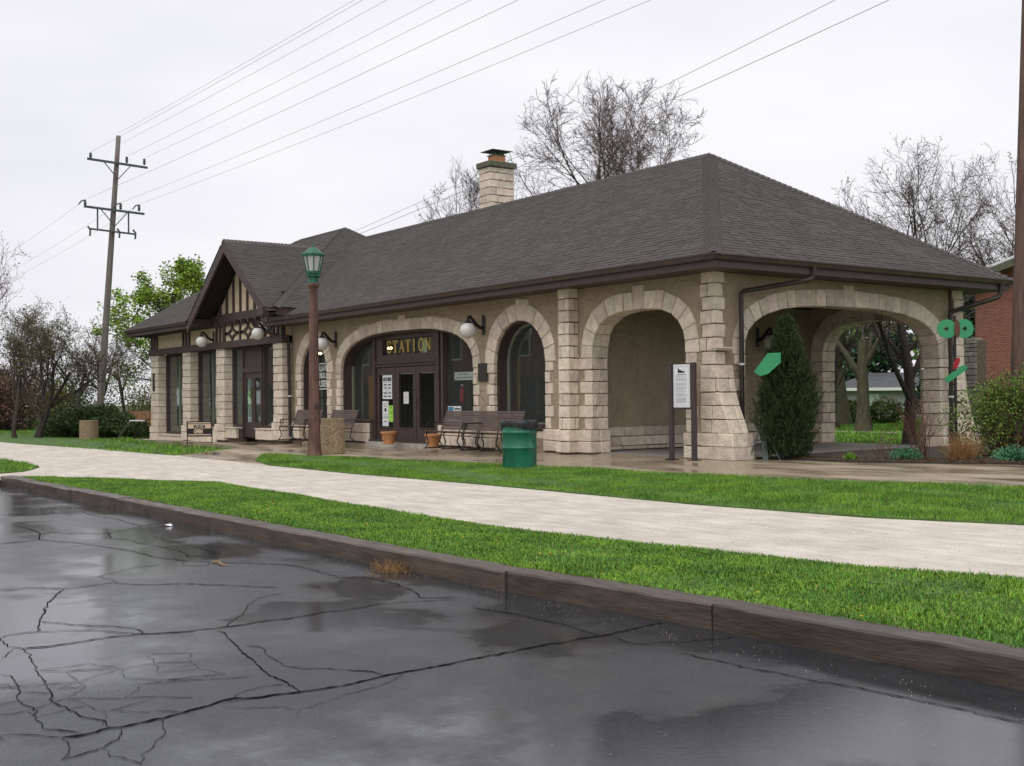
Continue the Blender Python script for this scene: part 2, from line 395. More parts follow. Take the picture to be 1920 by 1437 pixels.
def stucco():
    m = mat('troweled_stucco', (0.37, 0.30, 0.212), rough=0.95, var=0.13, scale=2.2, bump=0.0)
    N = m.node_tree.nodes; K = m.node_tree.links; b = N['Principled BSDF']
    t = N.new('ShaderNodeTexCoord'); w = N.new('ShaderNodeTexNoise'); w.inputs['Scale'].default_value = 2.4; w.inputs['Detail'].default_value = 2; w.inputs['Distortion'].default_value = 2.5
    n2 = N.new('ShaderNodeTexNoise'); n2.inputs['Scale'].default_value = 22; n2.inputs['Detail'].default_value = 5
    v = N.new('ShaderNodeTexVoronoi'); v.feature = 'DISTANCE_TO_EDGE'; v.inputs['Scale'].default_value = 3.2
    wn = N.new('ShaderNodeTexNoise'); wn.inputs['Scale'].default_value = 3.0; wn.inputs['Detail'].default_value = 3
    mxv = N.new('ShaderNodeMix'); mxv.data_type = 'VECTOR'; mxv.inputs['Factor'].default_value = 0.35
    K.new(t.outputs['Object'], wn.inputs['Vector']); K.new(t.outputs['Object'], mxv.inputs['A']); K.new(wn.outputs['Color'], mxv.inputs['B']); K.new(mxv.outputs['Result'], v.inputs['Vector'])
    mr = N.new('ShaderNodeMapRange'); mr.inputs['From Max'].default_value = 0.10; mr.inputs['To Max'].default_value = 0.5
    K.new(v.outputs['Distance'], mr.inputs['Value'])
    for x in (w, n2): K.new(t.outputs['Object'], x.inputs['Vector'])
    a = N.new('ShaderNodeMath'); a.operation = 'ADD'; a2 = N.new('ShaderNodeMath'); a2.operation = 'MULTIPLY_ADD'; a2.inputs[1].default_value = 0.55
    K.new(mr.outputs['Result'], a.inputs[0]); K.new(w.outputs['Fac'], a.inputs[1]); K.new(n2.outputs['Fac'], a2.inputs[0]); K.new(a.outputs[0], a2.inputs[2])
    bp = N.new('ShaderNodeBump'); bp.inputs['Strength'].default_value = 0.7; bp.inputs['Distance'].default_value = 0.04
    K.new(a2.outputs[0], bp.inputs['Height']); K.new(bp.outputs['Normal'], b.inputs['Normal'])
    return m
M['stucco'] = stucco()

def shingle_mat():
    m = mat('asphalt_shingle', (0.100, 0.091, 0.086), rough=0.92, var=0.12, scale=0.7, bump=0.35, bscale=150, island=0.09, hue=0.005, spec=0.25)
    return m
M['shingle'] = shingle_mat()
M['shingle1'] = mat('asphalt_shingle_single', (0.100, 0.091, 0.086), rough=0.92, var=0.12, scale=0.7, bump=0.35, bscale=150, rand=0.09, hue=0.005, spec=0.25)
M['butt'] = mat('shingle_cut_edge', (0.026, 0.022, 0.020), rough=0.9, var=0.1, bump=0)

def asphalt():
    m = bpy.data.materials.new('wet_asphalt'); m.use_nodes = True
    N = m.node_tree.nodes; K = m.node_tree.links; b = N['Principled BSDF']
    t = N.new('ShaderNodeTexCoord')
    def noise(s, d=5, r=0.6):
        n = N.new('ShaderNodeTexNoise'); n.inputs['Scale'].default_value = s; n.inputs['Detail'].default_value = d; n.inputs['Roughness'].default_value = r
        K.new(t.outputs['Object'], n.inputs['Vector']); return n.outputs['Fac']
    def mth(op, a, b_=None, c=None):
        x = N.new('ShaderNodeMath'); x.operation = op
        for i, v in enumerate((a, b_, c)):
            if v is None: continue
            if isinstance(v, (int, float)): x.inputs[i].default_value = v
            else: K.new(v, x.inputs[i])
        return x.outputs[0]
    def rng_(v, a, b_, c, d):
        x = N.new('ShaderNodeMapRange'); x.inputs['From Min'].default_value = a; x.inputs['From Max'].default_value = b_; x.inputs['To Min'].default_value = c; x.inputs['To Max'].default_value = d
        K.new(v, x.inputs['Value']); return x.outputs['Result']
    big = noise(0.42, 3, .5); mid = noise(2.6, 7, .68); fine = noise(70, 4, .8); coarse = noise(26, 5, .7)
    # aggregate: many small stones of different greys
    vo = N.new('ShaderNodeTexVoronoi'); vo.inputs['Scale'].default_value = 85; K.new(t.outputs['Object'], vo.inputs['Vector'])
    sep = N.new('ShaderNodeSeparateColor'); K.new(vo.outputs['Color'], sep.inputs['Color'])
    tone = mth('MULTIPLY', rng_(mid, .3, .7, .62, 1.35), rng_(fine, .3, .7, .55, 1.45))
    tone = mth('MULTIPLY', tone, rng_(sep.outputs['Red'], 0, 1, .72, 1.3))
    pale = mth('MULTIPLY', mth('GREATER_THAN', sep.outputs['Green'], .998), mth('LESS_THAN', vo.outputs['Distance'], .42))
    col = N.new('ShaderNodeMix'); col.data_type = 'RGBA'; col.blend_type = 'MULTIPLY'; col.inputs['Factor'].default_value = 1; col.inputs['A'].default_value = (0.0215, 0.0245, 0.0290, 1)
    cb = N.new('ShaderNodeCombineColor'); [K.new(tone, cb.inputs[i]) for i in range(3)]; K.new(cb.outputs[0], col.inputs['B'])
    mc = N.new('ShaderNodeMix'); mc.data_type = 'RGBA'; mc.inputs['B'].default_value = (0.16, 0.155, 0.14, 1); K.new(pale, mc.inputs['Factor']); K.new(col.outputs['Result'], mc.inputs['A'])
    K.new(mc.outputs['Result'], b.inputs['Base Color'])
    wet = mth('ADD', mth('MULTIPLY', big, .78), mth('MULTIPLY', mid, .22))          # depth of the water film
    rough = mth('ADD', rng_(wet, .38, .52, .32, .085), mth('MULTIPLY', mth('SUBTRACT', coarse, .5), .16))
    K.new(mth('MAXIMUM', rough, .06), b.inputs['Roughness'])
    bp = N.new('ShaderNodeBump'); bp.inputs['Distance'].default_value = 0.006; K.new(rng_(wet, .38, .52, .5, .05), bp.inputs['Strength'])
    K.new(mth('ADD', fine, mth('MULTIPLY', coarse, .8)), bp.inputs['Height']); K.new(bp.outputs['Normal'], b.inputs['Normal'])
    b.inputs['Specular IOR Level'].default_value = 0.5
    return m
M['asphalt'] = asphalt()
M['crack'] = mat('crack_gap', (0.006, 0.006, 0.006), rough=0.95, var=0.2, bump=0, spec=0.05)

def gravel():
    m = mat('crushed_limestone', (0.535, 0.485, 0.42), rough=0.95, var=0.14, scale=1.3, bump=0.8, bscale=75, bdist=0.012)
    N = m.node_tree.nodes; K = m.node_tree.links; b = N['Principled BSDF']
    t = N.new('ShaderNodeTexCoord'); mpn = N.new('ShaderNodeMapping'); mpn.inputs['Scale'].default_value = (2.0, 5.5, 1)
    n = N.new('ShaderNodeTexNoise'); n.inputs['Scale'].default_value = 1.0; n.inputs['Detail'].default_value = 6; K.new(t.outputs['Object'], mpn.inputs['Vector']); K.new(mpn.outputs['Vector'], n.inputs['Vector'])
    n2 = N.new('ShaderNodeTexNoise'); n2.inputs['Scale'].default_value = 42; n2.inputs['Detail'].default_value = 5; n2.inputs['Roughness'].default_value = .75; K.new(t.outputs['Object'], n2.inputs['Vector'])
    ad = N.new('ShaderNodeMath'); ad.operation = 'ADD'; K.new(n.outputs['Fac'], ad.inputs[0]); K.new(n2.outputs['Fac'], ad.inputs[1])
    mr = N.new('ShaderNodeMapRange'); mr.inputs['From Min'].default_value = 0.7; mr.inputs['From Max'].default_value = 1.3; mr.inputs['To Min'].default_value = 0.76; mr.inputs['To Max'].default_value = 1.2
    K.new(ad.outputs[0], mr.inputs['Value'])
    old = b.inputs['Base Color'].links[0].from_socket
    hs = N.new('ShaderNodeHueSaturation'); K.new(old, hs.inputs['Color']); K.new(mr.outputs['Result'], hs.inputs['Value']); K.new(hs.outputs['Color'], b.inputs['Base Color'])
    return m
M['gravel'] = gravel()

def concrete():
    m = mat('wet_concrete', (0.235, 0.178, 0.118), rough=0.30, var=0.3, scale=0.9, bump=0.08, bscale=40, col2=(0.38, 0.31, 0.225), rvar=0.26, rscale=0.9, stretch=(0.5,1.4,1))
    return m
M['concrete'] = concrete()
M['concrete_dry'] = mat('concrete_light', (0.40, 0.365, 0.32), rough=0.8, var=0.2, scale=3, bump=0.2)
M['concrete_grey'] = mat('porch_concrete', (0.24, 0.22, 0.19), rough=0.7, var=0.2, scale=1.5, bump=0.2)
M['timber'] = mat('wet_timber', (0.056, 0.040, 0.028), rough=0.45, var=0.3, scale=3.5, bump=0.35, bscale=16, stretch=(0.6,4,4), rand=0.2, rvar=0.16, col2=(0.098, 0.074, 0.056), bdist=0.012)
M['brick'] = None
def brickm():
    m = mat('red_brick', (0.34, 0.13, 0.085), rough=0.9, var=0.2, scale=3, bump=0.0)
    N = m.node_tree.nodes; K = m.node_tree.links; b = N['Principled BSDF']
    t = N.new('ShaderNodeTexCoord'); g = N.new('ShaderNodeNewGeometry')
    sx = N.new('ShaderNodeSeparateXYZ'); K.new(t.outputs['Object'], sx.inputs[0])
    ad = N.new('ShaderNodeMath'); ad.operation = 'ADD'; K.new(sx.outputs['X'], ad.inputs[0]); K.new(sx.outputs['Y'], ad.inputs[1])
    cb = N.new('ShaderNodeCombineXYZ'); K.new(ad.outputs[0], cb.inputs['X']); K.new(sx.outputs['Z'], cb.inputs['Y'])
    br = N.new('ShaderNodeTexBrick'); br.inputs['Scale'].default_value = 1.0; br.inputs['Brick Width'].default_value = 0.215; br.inputs['Row Height'].default_value = 0.075; br.inputs['Mortar Size'].default_value = 0.008
    br.inputs['Color1'].default_value = (0.30, 0.095, 0.065, 1); br.inputs['Color2'].default_value = (0.21, 0.065, 0.045, 1); br.inputs['Mortar'].default_value = (0.30, 0.22, 0.18, 1)
    K.new(cb.outputs[0], br.inputs['Vector']); K.new(br.outputs['Color'], b.inputs['Base Color'])
    bp = N.new('ShaderNodeBump'); bp.inputs['Strength'].default_value = 0.6; bp.inputs['Distance'].default_value = 0.01; bp.invert = True
    K.new(br.outputs['Fac'], bp.inputs['Height']); K.new(bp.outputs['Normal'], b.inputs['Normal'])
    return m
M['brick'] = brickm()
M['siding'] = mat('grey_siding', (0.30, 0.31, 0.30), rough=0.8, var=0.08, scale=2, bump=0.05)
M['far_roof'] = mat('far_shingles', (0.09, 0.095, 0.10), rough=0.9, var=0.2, scale=2, bump=0.2, bscale=8)
M['fence'] = mat('cedar_fence', (0.29, 0.15, 0.085), rough=0.85, var=0.25, scale=3, bump=0.2, rand=0.15)
# ------------------------------------------------------------------ ground, road, path, platform
def sheet(name, poly, z, m, kind='structure', thick=0.0, label=None):
    zf = z if callable(z) else (lambda x, y: z)
    tris = tessellate_polygon([[Vector((p[0], p[1], 0)) for p in poly]])
    n = len(poly)
    vs = [(p[0], p[1], zf(*p)) for p in poly]
    fs = []
    for t in tris:
        a, b, c = (Vector(vs[i]) for i in t)
        fs.append(tuple(t) if (b-a).cross(c-a).z > 0 else tuple(t[::-1]))
    if thick:
        vs += [(p[0], p[1], zf(*p)-thick) for p in poly]
        fs += [(i, (i+1) % n, (i+1) % n + n, i+n) for i in range(n)]
    me = bpy.data.meshes.new(name); me.from_pydata(vs, [], fs); me.materials.append(m); me.validate(); me.update()
    o = obj(name, me); o['kind'] = kind
    if label: o['label'] = label
    return o

sheet('ground', [(-600, -600), (600, -600), (600, 900), (-600, 900)], -0.62, M['ground'])
RZ = -0.26
ROAD = sheet('road', [(-7.9, -11.80), (4.6, -11.6), (9, -11.48), (11.1, -11.3), (13.2, -11.2), (24, -10.8), (60, -10.8), (60, -60), (-90, -60), (-90, -13.4), (-30, -12.2)], RZ, M['asphalt'], thick=0.3)

# cracks: open gaps in the asphalt, laid as thin ribbons
def ribbon(pts, w, rng):
    P = [np.array(p) for p in pts]; out = []
    for a, b in zip(P[:-1], P[1:]):
        d = b-a; l = np.hypot(*d); k = max(1, int(l/0.035)); nrm = np.array((-d[1], d[0]))/max(l, 1e-6)
        for i in range(k): out.append(a + d*i/k + nrm*(rng.normal(0, 0.006) if i else 0))
    out.append(P[-1]); out = np.array(out)
    t = np.gradient(out, axis=0); t /= np.maximum(np.linalg.norm(t, axis=1, keepdims=True), 1e-6); nn = np.stack((-t[:, 1], t[:, 0]), 1)
    ww = w*(0.55 + 0.9*rng.random(len(out)))[:, None]; vw = out-np.array(CAM[:2]); vw /= np.linalg.norm(vw, axis=1, keepdims=True)
    ww = ww*(1+2.2*(t[:, 0]*vw[:, 1]-t[:, 1]*vw[:, 0])**2)[:, None]          # gaps running across the slope of the lot have opened wider
    ww[0] *= .3; ww[-1] *= .3
    Lp = out - nn*ww/2; Rp = out + nn*ww/2; n = len(out)
    V = np.zeros((2*n, 3)); V[:n, :2] = Lp; V[n:, :2] = Rp; V[:, 2] = RZ + 0.004
    i = np.arange(n-1); F = np.stack((i, i+1, i+1+n, i+n), 1)
    return V, F[:, ::-1]
CRACKS = [(1,[(-0.3,-13.26),(-0.35,-13.08),(0.03,-12.97),(-0.1,-12.65),(-0.11,-12.24),(-0.53,-11.93),(-0.94,-11.66)]),
(1,[(-0.11,-12.24),(0.35,-12.28),(0.76,-12.25),(1.2,-12.18),(1.87,-12.22),(2.37,-12.22)]),
(1.2,[(3.13,-14),(3.08,-13.85),(2.99,-13.55),(3.27,-13.46),(3.5,-13.34),(3.89,-13.24),(4.32,-13.14),(4.61,-13.07),(4.95,-13.05),(5.27,-13.05),(5.46,-12.99),(5.64,-12.92),(5.71,-12.88)]),
(1.3,[(1.18,-13.42),(1.61,-13.37),(2.02,-13.37),(2.37,-13.4),(2.76,-13.51),(2.99,-13.55)]),
(1,[(2.37,-13.4),(2.35,-13.25),(2.63,-13.1),(2.78,-12.92),(2.83,-12.76),(2.64,-12.52),(2.37,-12.22),(2.22,-12.01),(2.07,-11.79)]),
(1,[(2.83,-12.76),(3.36,-12.89),(3.54,-12.84),(3.73,-12.77),(4.05,-12.81),(4.3,-12.74),(4.61,-12.71),(4.92,-12.7),(5.19,-12.71),(5.4,-12.77),(5.48,-12.62)]),
(0.8,[(3.46,-12.46),(4.02,-12.48),(4.42,-12.45),(4.8,-12.43),(5.23,-12.45),(5.42,-12.44)]),
(1,[(5.74,-12.96),(5.78,-12.84),(5.91,-12.75),(6.06,-12.69),(6.22,-12.54),(6.4,-12.4),(6.59,-12.27),(6.8,-12.23),(7.07,-12.23),(7.35,-12.24),(7.62,-12.26)]),
(0.7,[(5.74,-12.96),(5.98,-13.02),(6.11,-12.97),(6.12,-12.84),(5.91,-12.75)]),
(1,[(6.45,-14.71),(6.48,-14.58),(6.46,-14.46),(6.62,-14.33),(6.71,-14.21),(6.66,-14.04),(6.62,-13.86),(6.83,-13.76),(6.97,-13.63),(7,-13.49),(7.1,-13.37),(7.26,-13.27),(7.4,-13.13),(7.58,-13.02),(7.73,-12.89)]),
(0.8,[(5.83,-13.2),(5.82,-13.32),(5.87,-13.48),(6.02,-13.66),(6.19,-13.86),(6.43,-13.82),(6.61,-13.84)]),
(1.6,[(6.72,-14.29),(6.86,-14.36),(7.11,-14.47),(7.29,-14.56),(7.67,-14.67),(7.92,-14.76),(8.17,-14.83),(8.41,-14.9)]),
(1.3,[(8.06,-14.79),(8.2,-14.71),(8.34,-14.64),(8.45,-14.55),(8.53,-14.46),(8.64,-14.39),(8.75,-14.35),(8.85,-14.35),(8.93,-14.36)]),
(0.9,[(8.48,-15.15),(8.41,-15.07),(8.4,-14.97),(8.44,-14.86),(8.5,-14.74),(8.58,-14.62),(8.67,-14.55),(8.79,-14.48),(8.94,-14.36)]),
(1.5,[(8.48,-15.15),(8.69,-15.17),(8.83,-15.15),(8.92,-15.11),(8.95,-14.99),(8.93,-14.8),(8.9,-14.6),(8.91,-14.49),(8.94,-14.36),(8.99,-14.26),(9.03,-14.14),(9.03,-14.06),(9.04,-13.89),(9.05,-13.73),(9.01,-13.59),(9.03,-13.43),(9,-13.25),(8.95,-13.09),(8.98,-12.96)]),
(1,[(9.03,-13.86),(8.84,-13.71),(8.64,-13.56),(8.38,-13.42),(8.15,-13.25),(8.05,-13.11),(8.04,-12.99)]),
(1.6,[(9.11,-13.96),(9.21,-13.94),(9.48,-14),(9.7,-14.04),(9.93,-14.09),(10.13,-14.12),(10.34,-14.17),(10.52,-14.2),(10.71,-14.19),(10.85,-14.21),(10.95,-14.22)]),
(1,[(9.7,-13.99),(9.76,-13.94),(9.85,-13.94),(10,-14),(10.15,-14.01),(10.31,-14.03),(10.41,-14.01),(10.49,-13.97),(10.55,-13.89),(10.63,-13.82)]),
(2.2,[(11.04,-15.44),(11.06,-15.38),(11.05,-15.29),(11.02,-15.22),(11.04,-15.17),(11.02,-15.08),(11,-15),(11.01,-14.96),(10.98,-14.89),(10.94,-14.78),(10.92,-14.7),(10.87,-14.62),(10.86,-14.54),(10.92,-14.46),(10.92,-14.38),(10.94,-14.3),(10.95,-14.22),(10.96,-14.15),(10.96,-14.05),(10.97,-14)]),
(0.8,[(10.85,-14.55),(10.78,-14.49),(10.74,-14.39),(10.73,-14.29),(10.75,-14.21)]),
(1.2,[(8.92,-15.11),(9.16,-15.13),(9.46,-15.17),(9.63,-15.2),(9.85,-15.22),(10.08,-15.25),(10.18,-15.26),(10.32,-15.3),(10.42,-15.3),(10.55,-15.28),(10.68,-15.27),(10.78,-15.25),(10.88,-15.2),(11.01,-15.22)]),
(1,[(9.11,-15.28),(8.98,-15.21),(8.87,-15.14)]),
(1.2,[(9.56,-15.38),(9.63,-15.34),(9.8,-15.36),(10.03,-15.38),(10.16,-15.43),(10.32,-15.44),(10.42,-15.41),(10.5,-15.41),(10.57,-15.45),(10.74,-15.45),(10.84,-15.47),(10.9,-15.42),(10.96,-15.38),(11.02,-15.35)]),
(0.8,[(10.05,-15.39),(10.09,-15.34),(10.15,-15.29),(10.26,-15.27)]),
(0.8,[(9.81,-15.43),(9.9,-15.4),(10.03,-15.38)]),
(0.9,[(10.83,-15.65),(10.86,-15.6),(10.9,-15.55),(10.97,-15.5),(11.04,-15.44)]),
(1.2,[(11.05,-15.44),(11.19,-15.45),(11.27,-15.47),(11.34,-15.5),(11.38,-15.53),(11.37,-15.47),(11.34,-15.41),(11.32,-15.34),(11.25,-15.28),(11.14,-15.2),(11.04,-15.17)]),
(0.9,[(11.32,-15.34),(11.38,-15.33),(11.46,-15.35),(11.51,-15.31),(11.58,-15.29),(11.67,-15.28)]),
(1,[(11.02,-14.98),(11.13,-15.01),(11.23,-15.03),(11.32,-15.08),(11.4,-15.14),(11.48,-15.19),(11.52,-15.24),(11.65,-15.28)]),
(0.7,[(11.35,-14.43),(11.25,-14.37),(11.23,-14.27),(11.17,-14.1)]),
(0.6,[(10.98,-14.66),(11.08,-14.59),(11.15,-14.45),(11.24,-14.38)]),
(2.2,[(10.97,-14),(10.96,-13.91),(10.94,-13.82),(10.91,-13.7),(10.9,-13.58),(10.9,-13.43),(10.89,-13.29),(10.87,-13.15),(10.86,-13),(10.84,-12.84),(10.83,-12.69),(10.81,-12.52),(10.83,-12.4),(10.8,-12.24),(10.82,-12.09),(10.81,-11.97),(10.78,-11.79),(10.75,-11.59),(10.74,-11.48)]),
(1.2,[(10.64,-13.83),(10.71,-13.77),(10.78,-13.71),(10.91,-13.7)]),
(0.8,[(11.15,-14.09),(11.12,-13.97),(11.1,-13.85),(11.04,-13.73),(10.93,-13.59)]),
(1,[(8.98,-12.96),(8.97,-12.79),(8.9,-12.63),(8.76,-12.42),(8.62,-12.19)]),
(1.3,[(7.6,-12.25),(7.66,-12.06),(7.94,-12.05),(8.18,-12.04),(8.49,-12.1),(8.73,-12.17),(8.89,-12.25),(8.95,-12.16),(9.03,-12.01)]),
(0.7,[(8.92,-12.64),(8.96,-12.43),(9.04,-12.25),(9.1,-12.07)]),
(1.2,[(9.44,-12.17),(9.59,-12.13),(9.73,-12.09),(9.91,-12.07),(10.08,-12.06),(10.24,-12.05),(10.39,-12.04),(10.58,-12.06),(10.73,-12.07),(10.82,-12.09)]),
(0.8,[(10.9,-12.03),(11.09,-12.09),(11.19,-12.03),(11.2,-11.91),(11.28,-11.82)]),
(0.8,[(9.43,-12.12),(9.26,-11.95)]),
(1.2,[(11.49,-12.02),(11.62,-12.04),(11.75,-12.01),(11.92,-12.01),(12.03,-12.01),(12.16,-11.97),(12.32,-11.97),(12.45,-11.95),(12.57,-11.92),(12.66,-11.89),(12.77,-11.89),(12.89,-11.88),(13.01,-11.87),(13.12,-11.86),(13.26,-11.84),(13.38,-11.85),(13.47,-11.85),(13.52,-11.82)]),
(0.8,[(11.28,-11.82),(11.29,-11.71),(11.37,-11.52),(11.34,-11.42)])]
for w, pl in CRACKS:
    dcam = np.hypot(pl[0][0]-CAM[0], pl[0][1]-CAM[1]); far_k = 1.0 if dcam < 6 else 1.0+(dcam-6)*.14
    VV, FF = [], []; V, F = ribbon(pl, 0.0034*w*far_k, RNG); VV.append(V); FF.append(F); o_ = len(V)
    for _ in range(0):                        # hairline side branches
        i = RNG.integers(0, len(pl)); p = np.array(pl[i]); a = RNG.random()*6.28; q = [p]; st = RNG.uniform(.05, .14)*(1 if dcam < 9 else 2)
        for _k in range(RNG.integers(2, 6)): a += RNG.normal(0, .75); q.append(q[-1]+st*np.array((math.cos(a), math.sin(a))))
        V, F = ribbon(q, 0.0012*far_k, RNG); VV.append(V); FF.append(F+o_); o_ += len(V)
    obj('crack', mesh_np('crack', np.concatenate(VV), np.concatenate(FF), M['crack']), ROAD)

agr = np.random.default_rng(9); VV, FF, o_ = [], [], 0; sp = .21; gx = np.arange(9.6, 11.0, sp); gy = np.arange(-16.3, -14.35, sp)
GP = {(i, j): (x+agr.normal(0, .055)+(sp/2 if j % 2 else 0), y+agr.normal(0, .05)) for i, x in enumerate(gx) for j, y in enumerate(gy)}
for (i, j), p in GP.items():
    for di, dj in ((1, 0), (0, 1), (-1 if j % 2 == 0 else 1, 1)):
        if (i+di, j+dj) in GP and agr.random() < .50-.18*(i/len(gx)):
            V, F = ribbon([p, GP[i+di, j+dj]], .0024, agr); VV.append(V); FF.append(F+o_); o_ += len(V)
o = obj('crack_web', mesh_np('crack_web', np.concatenate(VV), np.concatenate(FF), M['crack']), ROAD); o['kind'] = 'stuff'

# gravel path
sheet('gravel_path', [(-90, -12.6), (-30, -11.9), (-7.2, -11.82), (-6.2, -11.70), (4.6, -11.48), (9, -11.36), (13.2, -11.07), (20, -10.8), (45, -10.7), (45, 9.5), (30, 3.8), (16, -1.9), (9.7, -4.8), (5, -5.8), (-13, -6.0), (-25, -7.2), (-90, -9.0)], -0.135, M['gravel'])

sheet('gravel_apron', [(-90, -12.55), (-30, -11.85), (-7.3, -11.70), (-6.62, -11.66), (-6.7, -12.3), (-8.0, -12.75), (-30, -13.2), (-90, -14.2)], lambda x, y: -0.131 if y > -11.71-(0.9 if x < -80 else (.2 if x < -20 else 0)) else RZ+0.004, M['gravel'])
# timber kerb
def kerb_y(x): return float(np.interp(x, [-8, -6.5, 4.6, 9.0, 11.1, 13.2, 16, 24], [-11.83, -11.79, -11.57, -11.45, -11.27, -11.16, -11.05, -10.8]))
kerb = empty('kerb', (0, 0, RZ)); kerb['kind'] = 'structure'
KJ = [-6.55, -4.62, -2.23, -0.03, 4.5, 9.06, 11.11, 15.3, 19.5, 24]
for i, (a, b) in enumerate(zip(KJ[:-1], KJ[1:])):
    n = max(2, int((b-a)/0.16)); m_ = MB(); rng = random.Random(i)
    prof = [(-0.125, -0.05), (-0.125, 0.150), (-0.112, 0.163), (0.098, 0.166), (0.11, 0.152), (0.11, -0.05)]
    vs = []; fs = []; k = len(prof); dz = rng.uniform(-.006, .006); dy = rng.uniform(-.012, .012); ph = rng.uniform(0, 6)
    for j in range(n+1):
        x = a+0.006 + (b-a-0.012)*j/n
        w = 0.006*math.sin(j*0.5+ph) + rng.uniform(-.004, .004)
        wear = 0.03 if (i == 0 and j > n*0.75) else 0.0
        for (py, pz) in prof:
            vs.append((x, kerb_y(x)+py+dy+w*(1 if pz > 0 else 0) + rng.uniform(-.003, .003), pz+dz+(rng.uniform(-.004, .003)-wear*rng.random() if pz > 0 else 0)))
    for j in range(n):
        for q in range(k): fs.append((j*k+q, j*k+(q+1) % k, (j+1)*k+(q+1) % k, (j+1)*k+q))
    fs += [tuple(range(k)), tuple(n*k+q for q in range(k))[::-1]]
    fix_normals(m_.add(vs, fs).build('timber', M['timber'], kerb))

# turf strips: ground sheets and blades
def turf(name, poly, zf, label, dens, h, tris=3, seed=1, w=0.006, extra=0.0, mat_=None, base=None, patch=0.5, edge=0.0):
    base_o = sheet('turf_base', poly, zf, base or M['soil_g'], 'structure', thick=.06)
    rng = np.random.default_rng(seed); P = np.array(poly)
    x0, y0 = P.min(0); x1, y1 = P.max(0)
    n = int(dens*(x1-x0)*(y1-y0)); q = rng.random((n, 2))*(x1-x0, y1-y0)+(x0, y0)
    q = q + rng.normal(0, edge, q.shape)
    ins = np.zeros(n, bool); j = len(P)-1
    qx, qy = q[:, 0], q[:, 1]
    for i in range(len(P)):
        xi, yi = P[i]; xj, yj = P[j]
        c = ((yi > qy) != (yj > qy)) & (qx < (xj-xi)*(qy-yi)/((yj-yi) if yj != yi else 1e-9)+xi)
        ins ^= c; j = i
    q = q[ins]; n = len(q)
    # clumpiness from summed sines
    cl = 0.5+0.25*np.sin(q[:, 0]*2.1+np.sin(q[:, 1]*3.3)*1.7)+0.25*np.sin(q[:, 1]*4.7+q[:, 0]*1.1)
    cl2 = 0.5+0.5*np.sin(q[:, 0]*9.3+q[:, 1]*5.1)*np.sin(q[:, 1]*11.7-q[:, 0]*3.1)
    worn = np.sin(q[:, 0]*.83+1.3)*np.sin(q[:, 1]*1.9+q[:, 0]*.37)*np.sin(q[:, 0]*2.3+.4); keep = rng.random(n) < np.where(worn > .62, .4, (0.6+0.4*cl)); q = q[keep]; cl = cl[keep]; cl2 = cl2[keep]; n = len(q)
    z = zf(q[:, 0], q[:, 1]) if callable(zf) else np.full(n, zf)
    z = np.broadcast_to(z, (n,))
    hh = h*(0.45+0.55*cl+0.35*cl2*patch)*(0.6+0.8*rng.random(n)); hh[rng.random(n) < 0.015] *= 1.8
    a = rng.random(n)*2*np.pi; ln = hh*(0.25+0.75*rng.random(n)); d = np.stack((np.cos(a), np.sin(a)), 1)
    b = a+np.pi/2+rng.normal(0, .6, n); s = np.stack((np.cos(b), np.sin(b)), 1)*(w*(0.6+0.8*rng.random(n)))[:, None]
    if tris == 1:
        V = np.zeros((n, 3, 3)); V[:, 0, :2] = q-s; V[:, 1, :2] = q+s; V[:, 2, :2] = q+d*ln[:, None]*.7; V[:, :2, 2] = (z-0.005)[:, None]; V[:, 2, 2] = z+hh
        F = np.arange(n*3).reshape(n, 3)
    else:
        V = np.zeros((n, 5, 3)); V[:, 0, :2] = q-s; V[:, 1, :2] = q+s; m2 = q+d*ln[:, None]*.35
        V[:, 2, :2] = m2-s*.8; V[:, 3, :2] = m2+s*.8; V[:, 4, :2] = q+d*ln[:, None]
        V[:, :2, 2] = (z-0.005)[:, None]; V[:, 2, 2] = V[:, 3, 2] = z+hh*.65; V[:, 4, 2] = z+hh*.95
        k = np.arange(n)[:, None]*5
        F = np.concatenate((k+np.array([[0, 1, 3]]), k+np.array([[0, 3, 2]]), k+np.array([[2, 3, 4]])), 0)
    o = obj(name, mesh_np(name, V.reshape(-1, 3), F, mat_ or M['grass'])); tag(o, label, 'grass', kind='stuff')
    return o

NEAR = [(-6.2, -11.70), (4.6, -11.48), (9, -11.36), (11.1, -11.18), (13.2, -11.07), (16, -10.96), (24, -10.7), (26, -10.6), (26, -7.6), (18, -8.0), (11.8, -8.85), (10.6, -9.2), (9, -9.45), (7.1, -9.75), (5, -9.75), (2.9, -9.7), (.5, -9.55), (-2, -9.45), (-4.2, -10.4), (-5.6, -11.2)]
turf('grass', NEAR, -0.105, 'bright green grass strip between the timber kerb and the gravel path', 7500, 0.031, 3, 1, 0.0034, edge=0.035)
